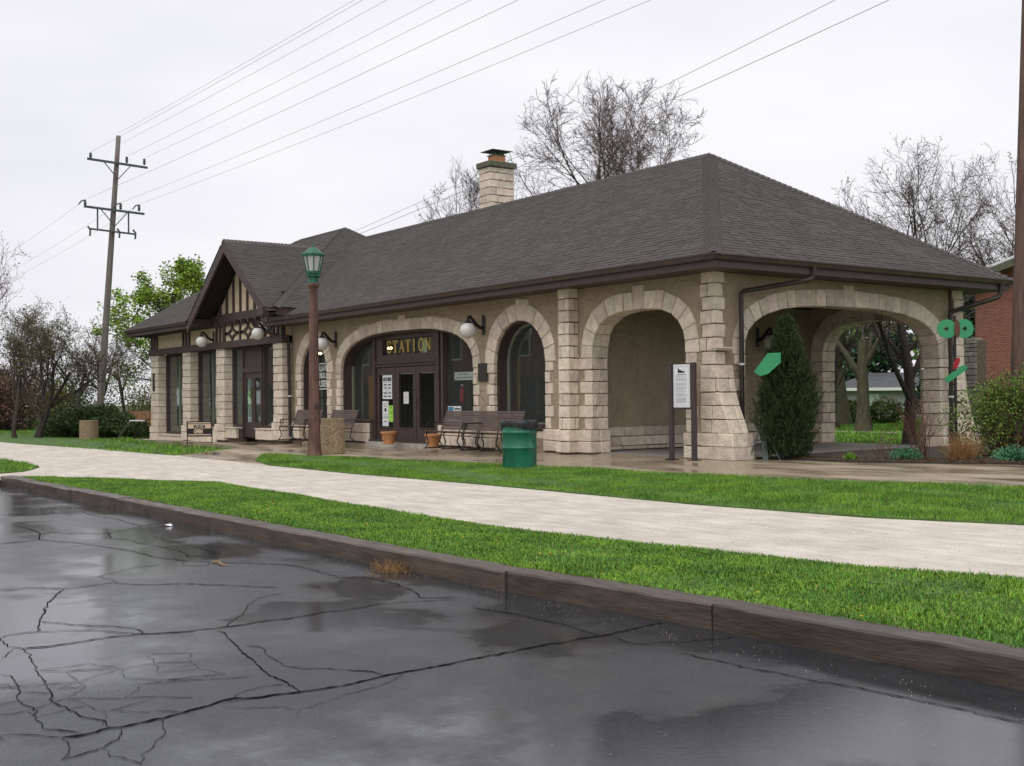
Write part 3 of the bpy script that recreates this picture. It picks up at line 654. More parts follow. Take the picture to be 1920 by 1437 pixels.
# platform
PLAT = [(-33.6, -1.0), (-28.5, -2.2), (-22.4, -3.3), (-15.2, -3.95), (-13.4, -4.35), (-12.6, -6.35), (-6.6, -6.35), (-6.9, -5.7), (-8.6, -5.35), (-5.05, -4.85), (-0.5, -4.0), (2.8, -3.55), (5.74, -3.0), (7.8, -2.2), (14, 0.6), (30, 6), (30, 10), (11, 6), (7.2, 3.9), (5.1, 2.5), (3.4, 1.5), (2.1, 1.0), (0.45, 0.75), (0.3, 0.2), (-4, 0.2), (-33.6, 0.2)]
def plat_z(x, y):
    x = np.asarray(x, float); y = np.asarray(y, float)
    z = np.where(x < -20.5, (x+20.5)*0.0255, 0.0)
    z = np.where((y < -5.6) & (x < -6), -0.125, z)
    return z
pl = sheet('platform', PLAT, lambda x, y: float(plat_z(x, y)), M['concrete'], thick=0.25)
FAR = [(-8.5, -6.05), (-6.9, -6.45), (-3.2, -6.5), (.9, -6.25), (5.6, -6.2), (8.1, -5.9), (9.9, -5.2), (16, -2.4), (30, 3.0), (30, 6.2), (14, .7), (7.8, -2.1), (5.74, -2.9), (2.8, -3.45), (-0.5, -3.9), (-5.05, -4.75), (-8.5, -5.25), (-9.4, -5.5)]
def far_z(x, y):
    e = np.interp(x, [-9.4, -5, -.5, 2.8, 5.7, 7.8, 14, 30], [-5.4, -4.8, -4.0, -3.5, -3., -2.2, .6, 6])
    e0 = np.interp(x, [-9.4, -3.2, .9, 5.6, 8.1, 9.9, 16, 30], [-6.2, -6.5, -6.25, -6.2, -5.9, -5.2, -2.4, 3.0])
    t = np.clip((y-e0)/np.maximum(e-e0, .2), 0, 1)
    return -0.115+0.118*t
turf('grass', FAR, lambda x, y: float(far_z(x, y)) if np.isscalar(x) else far_z(x, y), 'green grass strip between the gravel path and the wet platform', 3600, 0.042, 1, 2, 0.005, edge=0.05)
LEFT = [(-90, -9.4), (-26, -7.5), (-20, -6.9), (-13.0, -6.35), (-13.4, -4.35), (-15.2, -3.95), (-22.4, -3.25), (-28.5, -2.1), (-33.6, -.9), (-33.6, 12), (-90, 30)]
def left_z(x, y):
    return np.clip(-0.12+(np.minimum(x, -14)+14)*0.010, -0.36, -0.1)
turf('grass', LEFT, lambda x, y: float(left_z(x, y)) if np.isscalar(x) else left_z(x, y), 'green lawn left of the station beside the low sign', 130, 0.09, 1, 3, 0.02)
ISL = [(-40, -11.7), (-14, -10.3), (-11.8, -10.3), (-9.7, -10.45), (-8.3, -11.1), (-8.0, -11.6), (-12, -11.9), (-40, -12.5)]
turf('grass', ISL, -0.115, 'small grass island at the left edge of the gravel path', 500, 0.06, 1, 4, 0.012)
BACK = [(-60, 9.2), (0.2, 9.2), (0.2, 6.0), (2.0, 3.2), (4.5, 2.6), (7.2, 4.0), (11, 6.1), (60, 30), (60, 120), (-120, 120), (-60, 40)]
def back_z(x, y): return -0.12-0.0006*np.maximum(y-9, 0)
sheet('back_lawn', BACK, -0.16, M['lawn'])
turf('grass', [(-30, 9.3), (-2, 9.3), (2, 9.3), (-4, 24), (-22, 40), (-34, 40)], -0.15, 'mown lawn seen through the arch behind the station', 90, 0.09, 1, 5, 0.022, base=M['lawn'])
BED = [(0.35, 0.80), (2.1, 1.05), (3.4, 1.55), (5.1, 2.55), (7.2, 3.95), (9.5, 5.4), (8, 9), (0.4, 9.2), (0.4, 8.5), (0.25, 4)]
sheet('planting_bed', BED, lambda x, y: 0.03 + 0.03*min(1, max(0, y-1)/2), M['soil'], thick=0.3)
sheet('back_walk', [(-60, 19.2), (40, 19.2), (40, 20.6), (-60, 20.6)], -0.135, M['concrete_dry'])
# ------------------------------------------------------------------ the station building
ST = empty('station_building', (0, 0, 0))
tag(ST, 'long stone and stucco station with brown hipped roof and arched porch', 'building')
D = 8.34
def fF(u, v, w): return (u, w, v)                 # front wall (outer plane y=0, w inwards)
def fS(u, v, w): return (-w, u, v)                # side wall (outer plane x=0)
def fB(u, v, w): return (u, D-w, v)               # back wall

def outline(x0, x1, zs, zt, n=2.0, N=40):
    c = (x0+x1)/2; h = (x1-x0)/2; out = []
    for i in range(N+1):
        t = math.pi*(1-i/N); cs = math.cos(t); sn = max(0, math.sin(t))
        out.append((c+h*math.copysign(abs(cs)**(2/n), cs), zs+(zt-zs)*sn**(2/n)))
    return out

def holed_wall(name, outer, holes, fm, w0, w1, m, parent):
    pls = [outer]+holes; flat = [p for pl_ in pls for p in pl_]
    tris = tessellate_polygon([[Vector((p[0], p[1], 0)) for p in pl_] for pl_ in pls])
    n = len(flat); mb = MB()
    vs = [fm(p[0], p[1], w0) for p in flat]+[fm(p[0], p[1], w1) for p in flat]
    fs = [tuple(t) for t in tris]+[tuple(i+n for i in t[::-1]) for t in tris]
    o = 0
    for pl_ in pls:
        k = len(pl_); fs += [(o+i, o+(i+1) % k, o+(i+1) % k+n, o+i+n) for i in range(k)]; o += k
    return fix_normals(mb.add(vs, fs).build(name, m, parent))

SR = random.Random(5)
STUFF = {}
def emit(name, mb, parent, m, merge=None):
    if merge is not None: merge.add(mb.v, mb.f); return None
    V = np.array(mb.v); c = V.mean(0); mb.v = [tuple(q) for q in (V-c)]
    return fix_normals(mb.build(name, m, parent, loc=tuple(c)))

def block(parent, u0, u1, v0, v1, w0, w1, fm, name='stone', g=0.009, c=0.014, m=None, merge=None, j=0.006):
    """one dressed stone with chamfered, slightly uneven faces"""
    mb = MB(); pw = SR.uniform(-0.010, 0.006)
    mb.cbox(u0+g, u1-g, w0+pw, w1, v0+g, v1-g, min(c, (u1-u0)/4, (v1-v0)/4))
    mb.v = [fm(x+SR.uniform(-j, j), z+SR.uniform(-j, j), y+SR.uniform(-j, j)) for x, y, z in mb.v]
    return emit(name, mb, parent, m or M['stone'], merge)

def wedge(parent, poly, w0, w1, fm, name='voussoir', merge=None, m=None, g=0.008):
    cx = sum(p[0] for p in poly)/len(poly); cz = sum(p[1] for p in poly)/len(poly)
    def ins(p, d):
        v = Vector((cx-p[0], cz-p[1])); l = v.length; return (p[0]+v.x/l*d, p[1]+v.y/l*d)
    pw = SR.uniform(-0.012, 0.006); n = len(poly)
    A = [ins(p, g*1.4) for p in poly]; B = [ins(p, g*1.4+0.02) for p in poly]
    j = lambda: SR.uniform(-.005, .005)
    vs = [fm(p[0]+j(), p[1]+j(), w1) for p in A]+[fm(p[0]+j(), p[1]+j(), w0+pw+0.014) for p in A]+[fm(p[0]+j(), p[1]+j(), w0+pw+j()) for p in B]+[fm(cx, cz, w0+pw-0.006)]
    fs = [tuple(range(n))]
    for k in range(n):
        k2 = (k+1) % n
        fs += [(k, k2, n+k2, n+k), (n+k, n+k2, 2*n+k2, 2*n+k), (2*n+k, 2*n+k2, 3*n)]
    return emit(name, MB().add(vs, fs), parent, m or M['stone'], merge)

CH = 0.272; PT = 0.527
def courses(z0, z1):
    zs = []; z = z0
    while z < z1-0.12: zs.append((z, min(z+CH, z1))); z += CH
    return zs

def arch_set(name, x0, x1, zs, zt, n, fm, w1, count, th, base=PT, jl=(0.28, 0.44), jr=(0.28, 0.44), split=False, key=0.13, merge=None, w0=-0.03, jog=0.02, plinthw=0.0):
    """voussoir ring and jamb stones of an arched opening; returns the arch part"""
    ol = outline(x0, x1, zs, zt, n, 160)
    P = np.array(ol); seg = np.hypot(*(P[1:]-P[:-1]).T); s = np.concatenate(([0], np.cumsum(seg)))
    part = None
    if merge is None:
        # mortar bed behind the stones
        o2 = outline(x0-th*.8, x1+th*.8, zs, zt+th*.8, n, 48); i2 = outline(x0+.012, x1-.012, zs, zt-.012, n, 48)
        mb = MB(); k = len(o2)
        vs = [fm(*p, 0.012) for p in o2]+[fm(*p, 0.012) for p in i2]+[fm(*p, w1-.02) for p in o2]+[fm(*p, w1-.02) for p in i2]
        vs = [fm(*p, 0.012) for p in o2]+[fm(p[0]-(.03 if p[0] < (x0+x1)/2 else -.03), p[1]+.03*(1 if p[1] > zs+.02 else 0), 0.012) for p in i2]+[fm(*p, w1-.02) for p in o2]+[fm(p[0]-(.03 if p[0] < (x0+x1)/2 else -.03), p[1]+.03*(1 if p[1] > zs+.02 else 0), w1-.02) for p in i2]
        fs = []
        for i in range(k-1): fs += [(i, i+1, k+i+1, k+i), (2*k+i, 2*k+i+1, 3*k+i+1, 3*k+i), (k+i, k+i+1, 3*k+i+1, 3*k+i), (i, i+1, 2*k+i+1, 2*k+i)]
        part = fix_normals(mb.add(vs, fs).build(name, M['mortar'], ST))
    def at(t):
        q = t*s[-1]; i = min(len(seg)-1, max(0, np.searchsorted(s, q)-1)); f = (q-s[i])/seg[i]
        p = P[i]+(P[i+1]-P[i])*f; a = P[max(0, i-3)]; b = P[min(len(P)-1, i+4)]; d = b-a; d = d/np.hypot(*d)
        return p, np.array((-d[1], d[0]))
    ts = [0.0]
    ws = [SR.uniform(.8, 1.2) for _ in range(count)]; ws[count//2] = 1.35
    tot = sum(ws)
    for w in ws: ts.append(ts[-1]+w/tot)
    for i in range(count):
        (pa, na), (pb, nb) = at(ts[i]), at(ts[i+1])
        t = th*SR.uniform(1-jog*2, 1+jog*2)+(key if i == count//2 else 0)
        if i == 0: na = np.array((-1.0, 0))
        if i == count-1: nb = np.array((1.0, 0))
        poly = [tuple(pa), tuple(pb), tuple(pb+nb*t), tuple(pa+na*t)]
        if split and SR.random() < 0.8:
            sp = SR.uniform(.18, .3)
            wedge(part, poly, w0, sp-.005, fm, merge=merge); wedge(part, poly, sp+.005, w1, fm, merge=merge)
        else: wedge(part, poly, w0, w1, fm, merge=merge)
    for side, wd in ((-1, jl), (1, jr)):
        if not wd: continue
        for k, (a, b) in enumerate(courses(base, zs)):
            wdt = wd[k % 2]*SR.uniform(.93, 1.07)
            u0, u1 = (x0-wdt, x0) if side < 0 else (x1, x1+wdt)
            if split:
                cuts = sorted([w0, w1]+[SR.uniform(.1, .2)+.0, SR.uniform(.26, .36)][: (2 if k % 2 else 1)])
                for q0, q1 in zip(cuts[:-1], cuts[1:]): block(part, u0, u1, a, b, q0+(0.004 if q0 > 0 else 0), q1-.004, fm, merge=merge)
            else: block(part, u0, u1, a, b, w0, w1, fm, merge=merge)
    return part

# openings: x0, x1, spring, top, shape
O_MUS = (-18.72, -16.86, 2.12, 3.12, 2.0)
O_BIG = (-15.92, -8.58, 2.05, 3.21, 2.75)
O_WIN = (-7.62, -5.52, 2.12, 3.16, 2.05)
O_POR = (-3.75, -0.80, 2.15, 3.13, 2.9)
O_SID = (0.87, 7.47, 2.10, 3.18, 2.9)
def hole(o, zb, g=0.12):
    x0, x1, zs, zt, n = o
    return outline(x0-g, x1+g, zs, zt+g, n, 36)+[(x1+g, zb), (x0-g, zb)]
TOPZ = 3.76
holed_wall('wall', [(-19.42, -0.4), (-0.02, -0.4), (-0.02, TOPZ), (-19.42, TOPZ)], [hole(O_MUS, 0.3), hole(O_BIG, -0.05), hole(O_WIN, 0.3), hole(O_POR, -0.05)], fF, 0.0, 0.45, M['stucco'], ST)
holed_wall('wall', [(0.03, -0.4), (D, -0.4), (D, TOPZ), (0.03, TOPZ)], [hole(O_SID, -0.05)], fS, 0.0, 0.45, M['stucco'], ST)
BW = (-24.45, -23.60, 3.12, 3.75)
holed_wall('wall', [(-32.4, -0.4), (-0.47, -0.4), (-0.47, TOPZ), (-32.4, TOPZ)], [hole(O_POR, -0.05), [(BW[0], BW[2]), (BW[1], BW[2]), (BW[1], BW[3]), (BW[0], BW[3])]], fB, 0.0, 0.45, M['stucco'], ST)
MB().box(-4.55, -4.20, 0.46, D-0.46, -0.3, TOPZ).build('wall', M['stucco'], ST)     # closed end of the porch
MB().box(-32.5, -32.1, 0.3, D-0.3, -0.6, 4.2).build('wall', M['stucco'], ST)
MB().box(-4.19, -0.46, 0.46, D-0.46, 3.55, 3.62).build('ceiling', M['dark'], ST)
MB().box(-4.19, -0.3, 0.2, D-0.2, -0.2, 0.014).build('porch_floor', M['concrete_grey'], ST)

arch_set('stone_arch', *O_MUS, fF, 0.30, 11, 0.42, jl=(0.30, 0.42), jr=(0.26, 0.34))
arch_set('stone_arch', *O_BIG, fF, 0.30, 31, 0.37, jl=(0.26, 0.34), jr=(0.22, 0.30), jog=0.055)
arch_set('stone_arch', *O_WIN, fF, 0.30, 11, 0.43, jl=(0.24, 0.33), jr=(0.22, 0.34))
arch_set('stone_arch', *O_POR, fF, 0.44, 15, 0.42, jl=(0.30, 0.48), jr=(0.22, 0.36), split=True)
sd_arch = arch_set('stone_arch', *O_SID, fS, 0.44, 27, 0.38, jl=(0.16, 0.30), jr=(0.34, 0.52))
arch_set('stone_arch', *O_POR, fB, 0.475, 15, 0.42, split=True)

# plinth courses (front)
plinth = MB().box(-19.40, -18.74, -0.05, 0.02, -.3, PT-.02).box(-16.84, -15.94, -0.05, 0.02, -.3, PT-.02).box(-8.56, -7.64, -0.05, 0.02, -.3, PT-.02).box(-5.50, -3.78, -0.05, 0.02, -.3, PT-.02).box(-0.78, -0.02, -0.05, 0.02, -.3, PT-.02).build('plinth', M['mortar'], ST)
def run(parent, u0, u1, w0, w1, fm, lens=(0.38, 0.75), z=(0.0, 0.262, PT), name='plinth_block', merge=None, m=None):
    for a, b in zip(z[:-1], z[1:]):
        u = u0
        while u < u1-1e-3:
            l = SR.uniform(*lens); e = u+l if u1-(u+l) > lens[0]*.6 else u1
            block(parent, u, e, a, b, w0, w1, fm, name=name, merge=merge, m=m); u = e
for a, b in ((-19.40, -18.72), (-16.86, -15.92), (-8.58, -7.62), (-0.80, -0.02)): run(plinth, a, b, -0.10, 0.2, fF)
run(plinth, -5.52, -3.745, -0.10, 0.18, fF); 
for z0, z1 in ((0, .262), (.262, PT)):
    block(plinth, -3.9, -3.70, z0, z1, 0.185, 0.46, fF, name='plinth_block'); block(plinth, -0.83, -0.6, z0, z1, 0.205, 0.46, fF, name='plinth_block')
# plinth of the side wall
p2 = MB().box(-.02, .05, 7.5, D-.1, -.3, PT-.02).build('plinth', M['mortar'], ST)
run(p2, 7.47, D+0.02, -0.10, 0.40, fS)
run(p2, 0.42, 0.87, -0.06, 0.40, fS)
# plinth of the back arch and the porch end wall
run(p2, -4.19, -3.75, -0.02, 0.53, fB); run(p2, -0.80, -0.46, -0.02, 0.53, fB)
def fP(u, v, w): return (-4.20-w, u, v)
dado = MB().box(-4.215, -4.19, 0.47, D-0.47, -.2, PT+.02).build('dado', M['mortar'], ST)
DM = None
run(dado, 0.50, D-0.48, -0.05, 0.0, fP, lens=(0.5, 0.95), z=(0.03, 0.12, 0.345, 0.57), name='dado_stone')

# engaged pier between the arched window and the porch
pier = MB().box(-4.63, -4.27, -0.27, 0.02, -.3, TOPZ-.02).build('pier', M['mortar'], ST)
for k, (a, b) in enumerate([(0, .262), (.262, PT)]+courses(PT, TOPZ)):
    pr = 0.06 if k < 2 else 0.0
    if k % 2: block(pier, -4.66-pr, -4.25+pr, a, b, -0.30-pr, 0.0, fF)
    else:
        c = SR.uniform(-4.55, -4.40)
        block(pier, -4.66-pr, c, a, b, -0.30-pr, 0.0, fF); block(pier, c, -4.25+pr, a, b, -0.30-pr, -0.12, fF); block(pier, -4.40, -4.25+pr, a, b, -0.115, 0.0, fF)

# corner pier with flared buttress, and its twin at the far corner
FL = [(0.0, .62), (.52, .60), (.53, .53), (.8, .42), (1.07, .30), (1.35, .21), (1.62, .16), (1.9, .13), (2.2, .10), (4, .10)]
def flare(z): return float(np.interp(z, [f[0] for f in FL], [f[1] for f in FL]))
def buttress(fm, u_sign, merge=None):
    core = MB()
    part = None
    return part
bt = MB().box(-.30, .07, -.04, .20, -.3, TOPZ-.02).build('corner_pier', M['mortar'], ST)
for k, (a, b) in enumerate([(0, .262), (.262, PT)]+courses(PT, TOPZ)):
    low = b < 2.15
    x0 = -.33 if not k < 2 else -.30
    if k % 2 and not low: x0 += .05
    xa, xb = flare(a+.01), flare(b-.01)
    y0 = -0.12 if k < 2 else -0.07
    y1 = 0.40 if low else (0.23 if k % 2 else 0.18)
    if k < 2: y1 = .46
    if low:
        c = SR.uniform(x0+.18, max(x0+.25, (xa)*.6))
        wedge(bt, [(x0, a), (c, a), (c, b), (x0, b)], y0, .2, fF, name='stone')
        wedge(bt, [(c, a), (xa, a), (xb, b), (c, b)], y0, y1*.62, fF, name='stone')
        mid = y1*.62
        def fR(u, v, w): return (u, w, v)
        wedge(bt, [(.02, a), (xa, a), (xb, b), (.02, b)], mid+.006, y1, fF, name='stone')
    else:
        if k % 2: block(bt, x0, .10, a, b, y0, y1, fF)
        else:
            c = SR.uniform(-.15, 0.0); block(bt, x0, c, a, b, y0, y1, fF); block(bt, c, .10, a, b, y0, y1, fF)
MB().box(.02, .16, -.09, .36, 2.17, 2.20).box(.02, .20, -.10, .38, 2.205, 2.235).build('ledge', M['stone'], bt)
fb = MB().box(-.2, .06, 7.9, D+.04, -.3, TOPZ-.02).build('corner_pier', M['mortar'], ST)
for k, (a, b) in enumerate([(0, .262), (.262, PT)]+courses(PT, TOPZ)):
    low = b < 2.2; e = 0.1 if k < 2 else 0.0
    y0 = 7.98-(0.06 if k % 2 else 0); xa, xb = flare(a+.01)+.02, flare(b-.01)+.02
    yy = D+0.02
    f1 = (flare(a+.01)-.1)*0.95; f2 = (flare(b-.01)-.1)*0.95
    # flares along y (away) and a little along x
    wedge(fb, [(y0, a), (yy+f1, a), (yy+f2, b), (y0, b)], -0.10-e, .3, fS, name='stone')

# ---- windows and doors
def ring(name, o, zb, i0, i1, y0, y1, m, parent, fm=fF):
    x0, x1, zs, zt, n = o
    A = outline(x0+i0, x1-i0, zs, zt-i0, n, 40); B = outline(x0+i1, x1-i1, zs, zt-i1, n, 40)
    A = [(x0+i0, zb)]+A+[(x1-i0, zb)]; B = [(x0+i1, zb+(i1-i0))]+B+[(x1-i1, zb+(i1-i0))]
    k = len(A); vs = [fm(*p, y0) for p in A]+[fm(*p, y0) for p in B]+[fm(*p, y1) for p in A]+[fm(*p, y1) for p in B]; fs = []
    for i in range(k):
        j = (i+1) % k
        fs += [(i, j, k+j, k+i), (2*k+i, 2*k+j, 3*k+j, 3*k+i), (k+i, k+j, 3*k+j, 3*k+i), (i, j, 2*k+j, 2*k+i)]
    return fix_normals(MB().add(vs, fs).build(name, m, parent))
def pane(parent, poly, y, fm=fF, t=0.006):
    return fix_normals(MB().prism(poly, lambda u, v: fm(u, v, y), lambda u, v: fm(u, v, y+t)).build('pane', M['glass'], parent))
for o, sz in ((O_MUS, 0.54), (O_WIN, 0.54)):
    w_ = ring('window', o, sz, -0.03, 0.05, 0.07, 0.42, M['trim'], ST)
    ring('sash', o, sz+.05, 0.05, 0.12, 0.34, 0.40, M['sage'], w_)
    x0, x1, zs, zt, n = o
    pane(w_, outline(x0+.10, x1-.10, zs, zt-.10, n, 30)+[(x1-.10, sz+.1), (x0+.10, sz+.1)], 0.37)
    MB().cbox(x0-.02, x1+.02, 0.02, 0.45, sz-.06, sz+.01, .008).build('sill', M['trim'], w_)
    dw = MB().box(x0, x1, 0.10, 0.44, -.3, sz-.07).build('dwarf_wall', M['mortar'], ST)
    run(dw, x0+.003, x1-.003, 0.04, 0.2, fF, lens=(.55, .95), z=(0, .24, sz-.065), name='plinth_block')

# the big arched entrance
EN = ring('entrance', O_BIG, 0.0, -0.03, 0.05, 0.07, 0.42, M['trim'], ST)
x0, x1, zs, zt, nn = O_BIG
def zarch(x, ins=0.05):
    c = (x0+x1)/2; h = (x1-x0)/2-ins; t = min(1, abs(x-c)/h); return zs+(zt-ins-zs)*max(0, (1-t**nn))**(1/nn)
for xa, xb in ((-14.32, -14.18), (-10.76, -10.62), (-10.52, -10.40)):
    zz = min(zarch(xa), zarch(xb)); MB().box(xa, xb, 0.22, 0.42, 0.0, zz+.02).build('mullion', M['trim'], EN)
MB().box(-14.18, -10.76, 0.24, 0.42, 2.21, 2.30).box(-14.18, -10.76, 0.20, 0.40, 2.30, 2.36).build('transom_bar', M['trim'], EN)
tf = MB().box(-14.18, -13.80, .26, .40, 2.361, zarch(-14.1)+.02).box(-10.95, -10.76, .26, .40, 2.361, zarch(-10.8)+.02).box(-13.80, -10.95, .26, .40, 2.361, 2.56).build('transom_frame', M['trim'], EN)
tp = [(-13.80, 2.56), (-10.95, 2.56)]+[(x, zarch(x, .07)) for x in np.linspace(-10.95, -13.80, 16)]
MB().prism([(-13.80, 3.02), (-10.95, 3.02)]+[(x, zarch(x, .03)) for x in np.linspace(-10.95, -13.80, 12)], lambda u, v: (u, .262, v), lambda u, v: (u, .36, v)).build('transom_frame', M['trim'], EN)
pane(EN, tp, 0.37)
for xa, xb in ((x0+.05, -14.32), (-10.40, x1-.05)):       # side lights over dwarf walls
    xs = np.linspace(xb, xa, 14)
    pane(EN, [(xa, .66), (xb, .66)]+[(x, zarch(x, .10)) for x in xs], 0.37)
    MB().cbox(xa-.02, xb, 0.10, 0.44, 0.56, 0.66, .008).build('sill', M['trim'], EN)
    dw = MB().box(xa-.03, xb-.002, 0.12, 0.44, -.3, .56).build('dwarf_wall', M['mortar'], ST)
    run(dw, xa-.04, xb, 0.05, 0.2, fF, lens=(.6, 1.0), z=(0, .27, .555), name='plinth_block')
MB().box(x0+.05, x0+.13, .34, .40, .66, 2.3).build('sash', M['sage'], EN)
MB().box(x1-.12, x1-.05, .34, .40, .66, 2.25).build('sash', M['trim'], EN)
DX = (-14.175, -13.04, -11.905, -10.765)
for k in range(3):
    a, b = DX[k]+.012, DX[k+1]-.012; st = .16
    dr = MB().box(a, a+st, .27, .33, .02, 2.19).box(b-st, b, .27, .33, .02, 2.19).box(a+st, b-st, .272, .328, 2.0, 2.188).box(a+st, b-st, .272, .328, .022, .42).build('door', M['trim'], EN)
    MB().box(a+st, b-st, .262, .272, .06, .36).build('kick_panel', M['trim'], dr)
    MB().box(a+st-.004, b-st+.004, .255, .285, .42, .45).build('glazing_bar', M['trim'], dr)
    pane(dr, [(a+st, .42), (b-st, .42), (b-st, 2.0), (a+st, 2.0)], .30)
    hx = b-.07 if k == 0 else a+.07
    MB().lathe([(0, 0), (.028, .0), (.03, .02), (.018, .03), (.018, .05), (0, .05)], 10).build('door_knob', M['white'], dr)
    kn = dr.children[-1]; kn.rotation_euler = (math.pi/2, 0, 0); kn.location = (hx, .27, 1.42 if k < 2 else 1.45)
    if k == 2:
        MB().tube([(hx, .265, 1.30), (hx, .23, 1.28), (hx, .23, 1.02), (hx, .265, 1.0)], .012, 6).build('pull_handle', M['iron'], dr)
        k2 = kn.copy(); COL.objects.link(k2); k2.parent = dr; k2.location = (hx, .27, .98)
    MB().box(a+st, b-st, .335, .35, 1.985, 2.0).build('glazing_bar', M['white'], dr)
MB().box(-14.3, -10.6, -0.06, 0.30, -.2, .018).build('threshold', M['concrete_dry'], ST)
# notices on the doors
def notice(parent, xa, xb, za, zb, y, m, lines=(), name='notice', rot=0.0):
    o = MB().box(xa, xb, y, y+.003, za, zb).build(name, m, parent)
    for (fa, fb_, ga, gb, mm) in lines:
        w = xb-xa; h = zb-za
        MB().box(xa+w*fa, xa+w*fb_, y-.003, y-.0005, za+h*ga, za+h*gb).build('print', mm, o)
    return o
d1 = [c for c in EN.children if c.name.startswith('door')]
hours = notice(d1[0], -13.86, -13.30, 1.27, 1.97, .294, M['paper'], [(.12, .46, .57, .62, M['ink']), (.58, .9, .57, .62, M['ink']), (.18, .44, .44, .49, M['ink']), (.6, .86, .44, .49, M['ink']), (.1, .46, .23, .28, M['ink']), (.58, .9, .23, .28, M['ink']), (.14, .46, .09, .14, M['ink']), (.58, .88, .09, .14, M['ink']), (.46, .54, .35, .38, M['ink']), (.06, .94, .70, .715, M['grey_ink'])])
sign_text('HOURS', 0.15, M['ink'], hours, (-13.58, .290, 1.80), bold=.004)
notice(d1[0], -13.88, -13.52, .47, 1.21, .294, M['paper'], [(.15, .85, .86, .9, M['grey_ink']), (.2, .8, .78, .81, M['grey_ink']), (.36, .66, .58, .72, M['ink']), (.15, .85, .44, .47, M['grey_ink']), (.15, .85, .38, .4, M['grey_ink']), (0, 1, .33, .345, M['ink']), (.3, .7, .17, .2, M['ink'])])
notice(d1[0], -13.50, -13.20, .60, 1.08, .293, M['lime'], [(.4, .6, .84, .9, M['ink']), (.2, .8, .6, .63, M['hedge']), (.2, .8, .5, .53, M['hedge']), (.15, .85, .28, .30, M['hedge'])])
notice(d1[1], -12.64, -12.36, 1.13, 1.47, .294, M['paper'], [(.2, .8, .86, .92, M['grey_ink']), (.15, .85, .64, .67, M['grey_ink']), (.15, .85, .52, .55, M['grey_ink']), (.15, .85, .4, .43, M['grey_ink']), (.15, .85, .28, .31, M['grey_ink'])])

# gilded STATION lettering on the transom (serif strokes)
def letter(ch):
    T = {'T': [([(.5, 0), (.5, 1)], .17), ([(.02, .96), (.98, .96)], .09), ([(.04, .74), (.06, .96)], .07), ([(.96, .74), (.94, .96)], .07), ([(.28, .025), (.72, .025)], .05)],
         'A': [([(.12, 0), (.5, 1)], .07), ([(.46, 1), (.86, 0)], .17), ([(.24, .34), (.74, .34)], .06), ([(-.02, .025), (.28, .025)], .05), ([(.66, .025), (1.04, .025)], .05)],
         'I': [([(.5, 0), (.5, 1)], .17), ([(.28, .975), (.72, .975)], .05), ([(.28, .025), (.72, .025)], .05)],
         'O': [([(.5+.40*math.cos(t), .5+.47*math.sin(t)) for t in np.linspace(0, 2*math.pi, 25)], .13)],
         'N': [([(.16, 0), (.16, 1)], .07), ([(.14, .98), (.86, .02)], .17), ([(.86, 0), (.86, 1)], .07), ([(0, .975), (.3, .975)], .05), ([(.02, .025), (.32, .025)], .05), ([(.7, .975), (1.02, .975)], .05)],
         'S': [([(.80, .72), (.80, .80), (.72, .92), (.5, .97), (.28, .92), (.19, .78), (.26, .63), (.5, .52), (.73, .40), (.82, .24), (.74, .09), (.5, .03), (.28, .08), (.18, .2), (.17, .3)], .13)]}
    return T[ch]
def strokes(mb, st, ox, oz, sx, sz, y):
    for pts, w in st:
        P = np.array(pts, float)*(sx, sz)+(ox, oz); w = w*sx; t = np.gradient(P, axis=0); t /= np.linalg.norm(t, axis=1, keepdims=True); nrm = np.stack((-t[:, 1], t[:, 0]), 1)
        A = P-nrm*w/2; B = P+nrm*w/2; n = len(P)
        vs = [(a[0], y, a[1]) for a in A]+[(b[0], y, b[1]) for b in B]+[(a[0], y+.012, a[1]) for a in A]+[(b[0], y+.012, b[1]) for b in B]
        fs = []
        for i in range(n-1): fs += [(i, i+1, n+i+1, n+i), (2*n+i, 2*n+i+1, 3*n+i+1, 3*n+i), (i, i+1, 2*n+i+1, 2*n+i), (n+i, n+i+1, 3*n+i+1, 3*n+i)]
        mb.add(vs, fs)
for i, ch in enumerate('STATION'):
    mb = MB(); wd = .31; xs = -13.72+i*.362; strokes(mb, letter(ch), xs, 2.62, wd if ch != 'I' else .26, .36, .352)
    fix_normals(mb.build('letter', M['gold'], EN))

# ---- gilded / white window lettering of the museum window
mw = [c for c in ST.children if c.name.startswith('window')][0]
for z in (1.60, 2.42): MB().box(-18.55, -17.02, .350, .356, z, z+.035).build('sign_line', M['white'], mw)
for i, (t_, z) in enumerate((('VILLA PARK', 2.20), ('HISTORICAL SOCIETY', 1.97), ('MUSEUM', 1.69))):
    o = sign_text(t_, .25 if i != 2 else .30, M['white'], mw, (-17.78, .352, z), bold=.006)
    o.scale = (.78 if i == 0 else (.56 if i == 1 else 1.0), 1, 1)
# poster in the museum window
notice(mw, -17.45, -17.1, .78, 1.30, .345, M['blue_ink'], [(.1, .9, .6, .95, M['paper']), (.35, .6, .1, .7, M['ink'])], name='poster')

